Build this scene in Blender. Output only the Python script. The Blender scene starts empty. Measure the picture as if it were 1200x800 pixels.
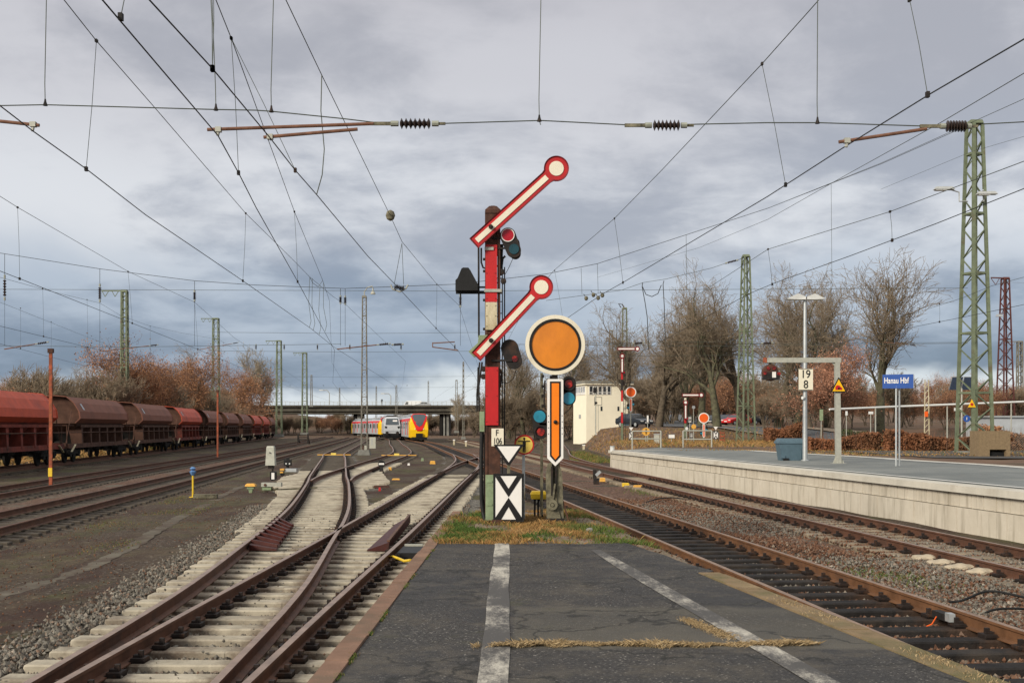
import bpy, bmesh, math, random
import numpy as np
from mathutils import Vector, Matrix
R = math.radians
PI = math.pi
F = 1320.0      # focal length in pixels of a 1200 px wide picture
H = 2.05        # eye above rail head (z = 0)
scene = bpy.context.scene
COL = scene.collection
rng = np.random.default_rng(7)
random.seed(7)

def P(px, py, d):
    return Vector(((px - 600) * d / F, d, H + (500 - py) * d / F))

def G(px, py, z=0.0):
    d = F * (H - z) / (py - 500.0)
    return Vector(((px - 600) * d / F, d, z))

# ------------------------------------------------------------------ materials
def newmat(name):
    m = bpy.data.materials.new(name)
    m.use_nodes = True
    nt = m.node_tree
    nt.nodes.clear()
    out = nt.nodes.new('ShaderNodeOutputMaterial')
    b = nt.nodes.new('ShaderNodeBsdfPrincipled')
    nt.links.new(b.outputs[0], out.inputs[0])
    return m, nt, b

def ramp(nt, src, stops):
    r = nt.nodes.new('ShaderNodeValToRGB')
    while len(r.color_ramp.elements) < len(stops):
        r.color_ramp.elements.new(0.5)
    for e, (p, c) in zip(r.color_ramp.elements, stops):
        e.position = p
        e.color = (c[0], c[1], c[2], 1) if len(c) == 3 else c
    nt.links.new(src, r.inputs[0])
    return r.outputs[0]

def coord(nt, kind='Object'):
    if kind == 'Position':
        return nt.nodes.new('ShaderNodeNewGeometry').outputs['Position']
    return nt.nodes.new('ShaderNodeTexCoord').outputs[kind]

def noise(nt, vec, scale, detail=4, rough=.6, stretch=None):
    if stretch:
        mp = nt.nodes.new('ShaderNodeMapping')
        mp.inputs['Scale'].default_value = stretch
        nt.links.new(vec, mp.inputs[0]); vec = mp.outputs[0]
    n = nt.nodes.new('ShaderNodeTexNoise')
    n.inputs['Scale'].default_value = scale
    n.inputs['Detail'].default_value = detail
    n.inputs['Roughness'].default_value = rough
    nt.links.new(vec, n.inputs['Vector'])
    return n.outputs['Fac']

def mixc(nt, fac, a, b, mode='MIX'):
    m = nt.nodes.new('ShaderNodeMix')
    m.data_type = 'RGBA'; m.blend_type = mode
    for s, i in ((fac, 0), (a, 6), (b, 7)):
        if isinstance(s, (int, float)):
            m.inputs[i].default_value = s
        elif isinstance(s, (tuple, list)):
            m.inputs[i].default_value = (*s[:3], 1)
        else:
            nt.links.new(s, m.inputs[i])
    return m.outputs[2]

def bumpn(nt, b, h, strength, dist):
    bu = nt.nodes.new('ShaderNodeBump')
    bu.inputs['Strength'].default_value = strength
    bu.inputs['Distance'].default_value = dist
    nt.links.new(h, bu.inputs['Height'])
    nt.links.new(bu.outputs[0], b.inputs['Normal'])

def mat(name, c, rough=.75, metal=0.0, var=.25, scale=6.0, c2=None, thr=(.45, .7), bump=0.0, bscale=None, kind='Object', stretch=None, spec=.22):
    """base colour c with soft mottling, and patches of c2 (dirt, rust) where a coarser noise is high"""
    m, nt, b = newmat(name)
    v = coord(nt, kind)
    n = noise(nt, v, scale, 5, .65, stretch)
    lo = tuple(x * (1 - var) for x in c); hi = tuple(min(1, x * (1 + var)) for x in c)
    col = ramp(nt, n, [(.3, lo), (.7, hi)])
    if c2:
        n2 = noise(nt, v, scale * .45, 6, .7, stretch)
        f = ramp(nt, n2, [(thr[0], (0, 0, 0)), (thr[1], (1, 1, 1))])
        col = mixc(nt, f, col, c2)
    nt.links.new(col, b.inputs['Base Color'])
    b.inputs['Roughness'].default_value = rough
    b.inputs['Metallic'].default_value = metal
    b.inputs['Specular IOR Level'].default_value = spec
    if bump:
        nb = noise(nt, v, bscale or scale * 4, 5, .7)
        bumpn(nt, b, nb, bump, .02)
    return m

M = {}
M['rail'] = mat('rusty_rail', (.115, .055, .034), .62, .15, .35, 3, (.07, .045, .035), (.5, .75), .15, 40, 'Position')
M['railtop'] = mat('worn_rail_head', (.27, .19, .145), .42, .35, .3, 4, kind='Position')
M['rail_r'] = mat('orange_rusty_rail', (.15, .073, .036), .65, .1, .35, 3, (.085, .05, .035), (.5, .75), .15, 40, 'Position')
M['railtop_r'] = mat('dull_rail_head', (.27, .18, .125), .45, .35, .3, 4, kind='Position')
M['clip'] = mat('rail_clip_iron', (.024, .018, .016), .7, .2, .4, 15, (.09, .045, .025), (.5, .7))
M['conc_sleeper'] = mat('pale_concrete_sleeper', (.37, .33, .255), .88, 0, .25, 2.6, (.15, .12, .09), (.50, .70), .35, 60, 'Position')
def add_grime(m, colr, amt):
    nt = m.node_tree; b = next(n for n in nt.nodes if n.type == 'BSDF_PRINCIPLED'); l = b.inputs['Base Color'].links[0]; src = l.from_socket
    a = nt.nodes.new('ShaderNodeAttribute'); a.attribute_name = 'grime'
    n = noise(nt, coord(nt, 'Position'), 9, 6, .75)
    mm = nt.nodes.new('ShaderNodeMath'); mm.operation = 'MULTIPLY_ADD'; nt.links.new(a.outputs['Fac'], mm.inputs[0]); mm.inputs[1].default_value = .9
    m2 = nt.nodes.new('ShaderNodeMath'); m2.operation = 'MULTIPLY_ADD'; nt.links.new(n, m2.inputs[0]); m2.inputs[1].default_value = 1.5; m2.inputs[2].default_value = -.95
    nt.links.new(m2.outputs[0], mm.inputs[2])
    f = ramp(nt, mm.outputs[0], [(.12, (0, 0, 0)), (.85, (amt, amt, amt))])
    nt.links.new(mixc(nt, f, src, colr), b.inputs['Base Color'])
add_grime(M['conc_sleeper'], (.095, .060, .042), .95)
M['dark_sleeper'] = mat('buried_dark_sleeper', (.075, .062, .048), .9, 0, .35, 2.2, (.045, .036, .028), (.5, .7), .3, 60, 'Position')
M['old_sleeper'] = mat('brown_concrete_sleeper', (.23, .185, .13), .9, 0, .3, 2.2, (.10, .08, .06), (.5, .7), .3, 60, 'Position')
M['wood_sleeper'] = mat('tarred_timber_sleeper', (.021, .019, .018), .7, 0, .5, 2.5, (.06, .048, .038), (.5, .72), .7, 50, 'Position', (1, 1, 1), spec=.12)
add_grime(M['old_sleeper'], (.085, .052, .034), .9); add_grime(M['wood_sleeper'], (.07, .042, .028), .8)
M['white_concrete'] = mat('whitish_concrete', (.40, .34, .25), .9, 0, .15, 8)
M['rust_plate'] = mat('dark_red_painted_steel', (.055, .015, .012), .55, .1, .35, 5, (.05, .025, .02), (.5, .7))
M['rust'] = mat('brown_rust', (.085, .04, .027), .85, .05, .35, 8, (.045, .025, .02), (.45, .65), .3, 60)
M['rustpost'] = mat('orange_rust', (.30, .075, .035), .8, 0, .4, 7, (.12, .055, .035), (.45, .65), .3, 60)
M['red'] = mat('signal_red_paint', (.44, .014, .016), .5, 0, .16, 3, (.20, .018, .018), (.48, .8), stretch=(1, 1, .3), spec=.3)
M['dred'] = mat('dark_red_rim_paint', (.17, .014, .018), .45, 0, .25, 8)
M['cream'] = mat('weathered_cream_enamel', (.68, .63, .50), .5, 0, .06, 4, (.44, .37, .25), (.55, .85), stretch=(1, 1, .4), spec=.3)
M['creamdirty'] = mat('dirty_cream_paint', (.52, .46, .32), .6, 0, .2, 4, (.24, .20, .08), (.46, .68), stretch=(1, 1, .4))
M['white'] = mat('white_sign_enamel', (.72, .70, .66), .45, 0, .05, 4, (.46, .41, .33), (.56, .85), stretch=(1, 1, .4), spec=.3)
M['black'] = mat('black_enamel', (.010, .010, .010), .55, 0, .4, 6, spec=.25)
M['iron'] = mat('dark_iron', (.018, .016, .015), .7, .1, .4, 9, (.06, .032, .02), (.5, .72), spec=.25)
M['orange'] = mat('orange_enamel_disc', (.62, .20, .014), .42, 0, .12, 2.5, (.40, .12, .015), (.42, .8), stretch=(1, 1, .5), spec=.4)
M['orange2'] = mat('bright_orange_enamel', (.80, .20, .012), .38, 0, .06, 4)
M['farorange'] = mat('red_orange_disc', (.72, .11, .016), .4, 0, .06, 4)
M['redlens'] = mat('red_glass_lens', (.34, .006, .016), .25, 0, .15, 9, spec=.4)
M['bluelens'] = mat('blue_green_glass_lens', (.012, .19, .28), .2, 0, .25, 6, spec=.6)
M['darklens'] = mat('dark_teal_glass_lens', (.012, .05, .065), .25, 0, .25, 6, spec=.4)
M['redglow'] = mat('deep_red_lens', (.34, .02, .012), .25, 0, .25, 30, (.06, .006, .006), (.42, .55), spec=.4)
M['mastgreen'] = mat('green_mast_paint', (.14, .165, .105), .6, .1, .25, 3, (.12, .085, .05), (.56, .74))
M['mastred'] = mat('red_brown_mast_paint', (.095, .036, .032), .7, .1, .25, 3)
M['mastgrey'] = mat('weathered_grey_mast', (.18, .17, .14), .7, .1, .25, 3, (.09, .06, .04), (.5, .7))
M['boxgreen'] = mat('faded_green_paint', (.21, .27, .16), .6, 0, .2, 8, (.15, .10, .05), (.55, .75))
M['mossy'] = mat('mossy_weathered_steel', (.17, .155, .105), .8, .05, .35, 9, (.05, .045, .03), (.45, .65), .5, 40)
M['galv'] = mat('galvanised_steel', (.42, .44, .44), .45, .5, .12, 8)
M['galvwarm'] = mat('aged_galvanised_steel', (.36, .36, .31), .6, .2, .15, 8, (.25, .2, .14), (.6, .8))
M['grey'] = mat('grey_painted_steel', (.35, .36, .35), .5, 0, .12, 6)
M['lightgrey'] = mat('light_grey_housing', (.40, .40, .34), .6, 0, .12, 9, (.25, .24, .18), (.55, .8))
M['yellow'] = mat('yellow_paint', (.62, .42, .03), .5, 0, .12, 9, (.35, .25, .06), (.6, .8))
M['signyellow'] = mat('pale_yellow_sign', (.74, .55, .12), .4, 0, .06, 6)
M['warnyellow'] = mat('warning_yellow', (.75, .42, .01), .4, 0, .06, 6)
M['amber'] = mat('amber_cap_paint', (.62, .33, .06), .5, 0, .15, 9)
M['blue'] = mat('blue_sign_paint', (.025, .075, .28), .4, 0, .08, 6)
M['paleblue'] = mat('pale_blue_paint', (.10, .20, .38), .5, 0, .08, 6)
M['binblue'] = mat('grey_blue_plastic', (.075, .12, .15), .5, 0, .12, 6)
M['wire'] = mat('bronze_wire', (.035, .036, .034), .6, .4, .2, 4)
M['wiregreen'] = mat('patina_wire', (.075, .085, .07), .6, .4, .2, 4)
M['insul'] = mat('brown_glazed_porcelain', (.035, .025, .022), .25, 0, .2, 9)
M['insulcap'] = mat('grey_green_cap', (.28, .29, .24), .6, .2, .15, 9)
M['rusttube'] = mat('rusty_registration_arm', (.17, .085, .055), .75, .1, .35, 4, (.08, .05, .04), (.5, .7))
M['glass'] = mat('dark_window_glass', (.03, .035, .04), .08, 0, .1, 3, spec=.9)
M['rubber'] = mat('black_rubber', (.012, .012, .012), .7, 0, .2, 9)
M['wallcream'] = mat('cream_render', (.82, .76, .60), .85, 0, .05, .5, (.66, .59, .43), (.6, .85))
M['concrete'] = mat('grey_concrete', (.20, .20, .18), .9, 0, .25, .8, (.09, .085, .075), (.5, .7), .2, 12)
M['brconc'] = mat('dark_bridge_concrete', (.085, .078, .062), .9, 0, .35, .35, (.035, .03, .025), (.48, .7))
M['plantconc'] = mat('tan_exposed_aggregate', (.20, .145, .085), .95, 0, .25, 12, bump=.4, bscale=60)
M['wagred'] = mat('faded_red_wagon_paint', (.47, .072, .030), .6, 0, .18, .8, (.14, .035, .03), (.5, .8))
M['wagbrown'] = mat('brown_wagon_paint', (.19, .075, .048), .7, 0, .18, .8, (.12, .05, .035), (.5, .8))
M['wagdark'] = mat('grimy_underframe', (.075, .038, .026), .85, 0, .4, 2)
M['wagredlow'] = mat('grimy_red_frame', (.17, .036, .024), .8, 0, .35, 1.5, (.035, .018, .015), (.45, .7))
M['wagblack'] = mat('brake_dust_black', (.012, .011, .010), .9, 0, .4, 3)
M['trred'] = mat('train_red', (.58, .015, .015), .35, 0, .08, 3)
M['tryellow'] = mat('train_yellow', (.78, .47, .01), .35, 0, .06, 3)
M['trgrey'] = mat('train_light_grey', (.36, .38, .40), .4, 0, .1, 2)
M['trsilver'] = mat('train_silver', (.50, .52, .53), .35, .1, .08, 3)
M['trdark'] = mat('train_dark_glass', (.05, .065, .075), .12, 0, .1, 3, spec=.8)
M['bark'] = mat('grey_brown_bark', (.12, .095, .068), .95, 0, .35, 5, (.055, .045, .033), (.45, .65), .5, 25)
M['barkmoss'] = mat('mossy_bark', (.095, .092, .055), .95, 0, .35, 5, (.05, .04, .03), (.45, .65), .5, 25)
M['twig'] = mat('brown_twigs', (.23, .18, .125), .95, 0, .3, 3)
M['twigred'] = mat('reddish_twigs', (.22, .12, .08), .95, 0, .3, 3)
M['twigpale'] = mat('pale_twigs', (.34, .28, .20), .95, 0, .25, 3)
M['leafbrown'] = mat('dry_brown_leaves', (.36, .185, .095), .85, 0, .4, 2.5, (.20, .10, .055), (.48, .68))
M['leafpink'] = mat('russet_leaves', (.42, .21, .13), .85, 0, .4, 2.5, (.24, .11, .07), (.45, .65))
M['leafrust'] = mat('rust_hedge_leaves', (.21, .088, .042), .85, 0, .5, 1.6, (.12, .065, .035), (.45, .65))
M['leafgreen'] = mat('dull_evergreen_leaves', (.055, .065, .028), .85, 0, .45, 2.5)
M['soilbank'] = mat('brown_bank_soil', (.095, .058, .038), .95, 0, .35, 1.2, (.05, .038, .025), (.45, .65), .6, 8, 'Position')
M['carred'] = mat('car_red', (.50, .012, .015), .25, 0, .04, 3, spec=.6)
M['carblack'] = mat('car_dark_metallic', (.028, .034, .042), .25, .2, .05, 3, spec=.6)
M['carblue'] = mat('car_dark_blue', (.018, .03, .075), .25, .2, .05, 3, spec=.6)
M['vanwhite'] = mat('van_white', (.75, .76, .76), .35, 0, .03, 3)
M['solar'] = mat('solar_cells', (.06, .085, .14), .2, 0, .1, 3, spec=.8)
M['railwhite'] = mat('white_tube_paint', (.60, .61, .59), .5, 0, .08, 3)

# per-stone coloured gravel: colour comes from a mesh attribute
def stonemat(name, stops):
    m, nt, b = newmat(name)
    a = nt.nodes.new('ShaderNodeAttribute'); a.attribute_name = 'tone'
    nt.links.new(ramp(nt, a.outputs['Fac'], stops), b.inputs['Base Color'])
    b.inputs['Roughness'].default_value = .9; b.inputs['Specular IOR Level'].default_value = .15
    return m
M['stone_grey'] = stonemat('grey_ballast_stones', [(0, (.05, .042, .035)), (.3, (.12, .108, .09)), (.6, (.20, .185, .155)), (.8, (.15, .09, .06)), (1, (.38, .34, .28))])
M['stone_red'] = stonemat('rusty_ballast_stones', [(0, (.035, .022, .016)), (.3, (.115, .058, .036)), (.6, (.16, .085, .052)), (.85, (.13, .11, .09)), (1, (.30, .24, .18))])
M['blade'] = stonemat('mixed_grass_blades', [(0, (.045, .085, .018)), (.3, (.09, .13, .03)), (.5, (.16, .14, .05)), (.7, (.27, .14, .045)), (1, (.33, .21, .09))])
M['straw'] = stonemat('dry_straw_blades', [(0, (.14, .095, .045)), (.5, (.30, .215, .115)), (1, (.44, .34, .20))])

def gravel_mat(name, stops, patch=None, pthr=(.5, .65), vs=16, pscale=.35, bdist=.03):
    m, nt, b = newmat(name)
    v = coord(nt, 'Position')
    vo = nt.nodes.new('ShaderNodeTexVoronoi'); vo.inputs['Scale'].default_value = vs
    nt.links.new(v, vo.inputs['Vector'])
    sep = nt.nodes.new('ShaderNodeSeparateColor'); nt.links.new(vo.outputs['Color'], sep.inputs[0])
    col = ramp(nt, sep.outputs[0], stops)
    if patch:
        n = noise(nt, v, pscale, 6, .7)
        f = ramp(nt, n, [(pthr[0], (0, 0, 0)), (pthr[1], (1, 1, 1))])
        pc = mixc(nt, sep.outputs[1], patch, tuple(x * 1.7 for x in patch))
        col = mixc(nt, f, col, pc)
    nt.links.new(col, b.inputs['Base Color'])
    b.inputs['Roughness'].default_value = .95
    b.inputs['Specular IOR Level'].default_value = .2
    bumpn(nt, b, vo.outputs['Distance'], .8, bdist)
    return m
M['bal_grey'] = gravel_mat('grey_ballast', [(0, (.06, .055, .045)), (.5, (.13, .12, .10)), (1, (.22, .20, .17))], (.075, .05, .036), (.52, .68))
M['bal_red'] = gravel_mat('rust_stained_ballast', [(0, (.04, .024, .017)), (.5, (.105, .056, .037)), (1, (.19, .12, .085))], (.085, .078, .06), (.52, .66))
M['bal_dark'] = gravel_mat('dirty_dark_ballast', [(0, (.035, .027, .02)), (.5, (.075, .058, .04)), (1, (.14, .115, .085))], (.06, .035, .026), (.50, .66))

# yard ground: ash, gravel, moss
def ground_mat():
    m, nt, b = newmat('yard_ash_and_gravel')
    v = coord(nt, 'Position')
    vo = nt.nodes.new('ShaderNodeTexVoronoi'); vo.inputs['Scale'].default_value = 28
    nt.links.new(v, vo.inputs['Vector'])
    sep = nt.nodes.new('ShaderNodeSeparateColor'); nt.links.new(vo.outputs['Color'], sep.inputs[0])
    base = ramp(nt, sep.outputs[0], [(0, (.045, .031, .022)), (.55, (.075, .052, .037)), (.9, (.11, .085, .062)), (1, (.24, .21, .17))])
    tan = ramp(nt, sep.outputs[1], [(0, (.085, .062, .036)), (1, (.15, .115, .07))])
    n1 = noise(nt, v, .55, 7, .7, (1, .45, 1))
    base = mixc(nt, ramp(nt, n1, [(.46, (0, 0, 0)), (.58, (1, 1, 1))]), base, tan)
    n2 = noise(nt, v, .38, 6, .75, (1.2, .5, 1))
    moss = ramp(nt, sep.outputs[2], [(0, (.05, .055, .016)), (1, (.11, .11, .038))])
    base = mixc(nt, ramp(nt, n2, [(.49, (0, 0, 0)), (.62, (.85, .85, .85))]), base, moss)
    n4 = noise(nt, v, .27, 6, .7, (1.5, .6, 1))
    base = mixc(nt, ramp(nt, n4, [(.48, (0, 0, 0)), (.58, (.85, .85, .85))]), base, (.052, .024, .018))
    n3 = noise(nt, v, 3.2, 6, .8)
    base = mixc(nt, ramp(nt, n3, [(.35, (.6, .6, .6)), (.65, (0, 0, 0))]), base, (.034, .026, .020))
    nt.links.new(base, b.inputs['Base Color'])
    b.inputs['Roughness'].default_value = .95
    b.inputs['Specular IOR Level'].default_value = .2
    bumpn(nt, b, noise(nt, v, 22, 6, .75), .7, .04)
    return m
M['ground'] = ground_mat()

def asphalt_mat():
    m, nt, b = newmat('worn_asphalt')
    v = coord(nt, 'Position')
    vo = nt.nodes.new('ShaderNodeTexVoronoi'); vo.inputs['Scale'].default_value = 75
    nt.links.new(v, vo.inputs['Vector'])
    sep = nt.nodes.new('ShaderNodeSeparateColor'); nt.links.new(vo.outputs['Color'], sep.inputs[0])
    base = ramp(nt, sep.outputs[0], [(0, (.026, .025, .024)), (.7, (.056, .052, .049)), (.95, (.085, .08, .074)), (1, (.27, .25, .22))])
    n1 = noise(nt, v, .7, 6, .65)
    base = mixc(nt, ramp(nt, n1, [(.38, (.8, .8, .8)), (.58, (0, 0, 0))]), base, (.028, .027, .027))
    n2 = noise(nt, v, 1.6, 7, .75)
    base = mixc(nt, ramp(nt, n2, [(.48, (0, 0, 0)), (.64, (.7, .7, .7))]), base, (.095, .082, .064))
    # moss near the worn left and lower parts
    n3 = noise(nt, v, 1.1, 7, .8)
    base = mixc(nt, ramp(nt, n3, [(.58, (0, 0, 0)), (.74, (.75, .75, .75))]), base, (.06, .06, .022))
    # cross seam bands of greyer, older patches
    sx = nt.nodes.new('ShaderNodeSeparateXYZ'); nt.links.new(v, sx.inputs[0])
    nw = noise(nt, v, 2.2, 4, .6)
    ad = nt.nodes.new('ShaderNodeMath'); ad.operation = 'MULTIPLY_ADD'
    nt.links.new(nw, ad.inputs[0]); ad.inputs[1].default_value = .35; nt.links.new(sx.outputs[1], ad.inputs[2])
    mr = nt.nodes.new('ShaderNodeMapRange'); mr.inputs[1].default_value = 8.6; mr.inputs[2].default_value = 11.6
    nt.links.new(ad.outputs[0], mr.inputs[0])
    band = ramp(nt, mr.outputs[0], [(0, (0, 0, 0)), (.03, (.75, .75, .75)), (.5, (.3, .3, .3)), (.62, (.55, .55, .55)), (.70, (0, 0, 0))])
    band = mixc(nt, 1.0, band, ramp(nt, sx.outputs[0], [(.0, (0, 0, 0)), (.03, (1, 1, 1))]), 'MULTIPLY')
    base = mixc(nt, band, base, (.105, .095, .075))
    # thin dark cracks
    vc = nt.nodes.new('ShaderNodeTexVoronoi'); vc.feature = 'DISTANCE_TO_EDGE'; vc.inputs['Scale'].default_value = .55
    nv = nt.nodes.new('ShaderNodeVectorMath'); nv.operation = 'ADD'
    nn = nt.nodes.new('ShaderNodeTexNoise'); nn.inputs['Scale'].default_value = 2.5; nn.inputs['Detail'].default_value = 6
    nt.links.new(v, nn.inputs['Vector']); nt.links.new(v, nv.inputs[0]); nt.links.new(nn.outputs['Color'], nv.inputs[1])
    nt.links.new(nv.outputs[0], vc.inputs['Vector'])
    ck = ramp(nt, vc.outputs['Distance'], [(.0, (.9, .9, .9)), (.022, (0, 0, 0))])
    base = mixc(nt, ck, base, (.016, .016, .014))
    nt.links.new(base, b.inputs['Base Color'])
    nt.links.new(ramp(nt, n1, [(.35, (.62, .62, .62)), (.65, (.85, .85, .85))]), b.inputs['Roughness'])
    b.inputs['Specular IOR Level'].default_value = .2
    bumpn(nt, b, vo.outputs['Distance'], .6, .008)
    return m
M['asphalt'] = asphalt_mat()

def paintline_mat():
    m, nt, b = newmat('worn_white_line_paint')
    v = coord(nt, 'Position')
    n1 = noise(nt, v, 7, 8, .85, (1, .35, 1))
    n2 = noise(nt, v, 55, 4, .8)
    n3 = noise(nt, v, .55, 3, .5)
    ad = nt.nodes.new('ShaderNodeMath'); ad.operation = 'ADD'
    nt.links.new(n1, ad.inputs[0])
    a2 = nt.nodes.new('ShaderNodeMath'); a2.operation = 'MULTIPLY_ADD'
    nt.links.new(n2, a2.inputs[0]); a2.inputs[1].default_value = .35; nt.links.new(ad.outputs[0], a2.inputs[2])
    a3 = nt.nodes.new('ShaderNodeMath'); a3.operation = 'MULTIPLY_ADD'
    nt.links.new(n3, a3.inputs[0]); a3.inputs[1].default_value = .9; a3.inputs[2].default_value = -.45
    nt.links.new(a3.outputs[0], ad.inputs[1])
    col = ramp(nt, a2.outputs[0], [(.0, (.52, .49, .42)), (.50, (.46, .43, .36)), (.64, (.20, .185, .16)), (.74, (.06, .056, .052))])
    nt.links.new(col, b.inputs['Base Color'])
    b.inputs['Roughness'].default_value = .8
    return m
M['linepaint'] = paintline_mat()
M['brickedge'] = mat('reddish_edge_stone', (.21, .125, .085), .9, 0, .25, 3, (.13, .10, .07), (.5, .75), .5, 60, 'Position')
M['mossedge'] = mat('mossy_edge_stone', (.21, .15, .085), .9, 0, .3, 2, (.11, .105, .045), (.48, .66), .5, 50, 'Position')
M['mortar'] = mat('pale_mortar', (.34, .27, .20), .9, 0, .2, 9)
M['soil'] = mat('tan_dirt', (.20, .155, .11), .95, 0, .3, 1.5, (.085, .075, .035), (.47, .62), .8, 25, 'Position')
M['duct'] = mat('cable_trough_concrete', (.115, .10, .075), .9, 0, .25, 2.5, (.075, .055, .04), (.42, .56), .3, 30, 'Position')
M['road'] = mat('road_asphalt', (.115, .12, .125), .8, 0, .12, 1, kind='Position')
M['roadkerb'] = mat('pale_kerb_stone', (.34, .27, .20), .85, 0, .2, 1, kind='Position')
M['path'] = mat('dark_path_asphalt', (.075, .07, .066), .85, 0, .2, 2, kind='Position')
M['dirt'] = mat('brown_verge_earth', (.14, .085, .055), .95, 0, .35, .6, (.075, .06, .038), (.45, .65), .6, 10, 'Position')

def slab_mat():
    m, nt, b = newmat('grey_paving_slabs')
    v = coord(nt, 'Position')
    br = nt.nodes.new('ShaderNodeTexBrick')
    br.inputs['Scale'].default_value = 1.6
    br.inputs['Color1'].default_value = (.125, .138, .132, 1); br.inputs['Color2'].default_value = (.17, .182, .172, 1)
    br.inputs['Mortar'].default_value = (.07, .075, .07, 1); br.inputs['Mortar Size'].default_value = .012
    nt.links.new(v, br.inputs['Vector'])
    n = noise(nt, v, .8, 6, .7)
    col = mixc(nt, ramp(nt, n, [(.42, (0, 0, 0)), (.62, (.75, .75, .75))]), br.outputs[0], (.20, .205, .185))
    n5 = noise(nt, v, .35, 6, .7)
    col = mixc(nt, ramp(nt, n5, [(.45, (0, 0, 0)), (.6, (.6, .6, .6))]), col, (.085, .095, .09))
    nt.links.new(col, b.inputs['Base Color'])
    b.inputs['Roughness'].default_value = .7
    return m
M['slabs'] = slab_mat()

def panel_mat():
    m, nt, b = newmat('cream_concrete_wall_stone')
    v = coord(nt, 'Position')
    n = noise(nt, v, 1.2, 6, .7)
    col = ramp(nt, n, [(.3, (.46, .41, .325)), (.7, (.56, .51, .42))])
    # water streaks running down
    n2 = noise(nt, v, 3.5, 5, .7, (1, 1, .12))
    col = mixc(nt, ramp(nt, n2, [(.50, (0, 0, 0)), (.68, (.7, .7, .7))]), col, (.25, .215, .16))
    n3 = noise(nt, v, 2.2, 6, .8)
    col = mixc(nt, ramp(nt, n3, [(.62, (0, 0, 0)), (.74, (.4, .4, .4))]), col, (.20, .12, .07))
    nt.links.new(col, b.inputs['Base Color'])
    b.inputs['Roughness'].default_value = .9
    return m
M['panel'] = panel_mat()
M['coping'] = mat('pale_coping_stone', (.50, .47, .40), .85, 0, .12, 1.5, (.33, .29, .23), (.55, .8), kind='Position')
M['whiteline'] = mat('white_platform_stripe', (.62, .61, .57), .7, 0, .12, 2, kind='Position')

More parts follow.
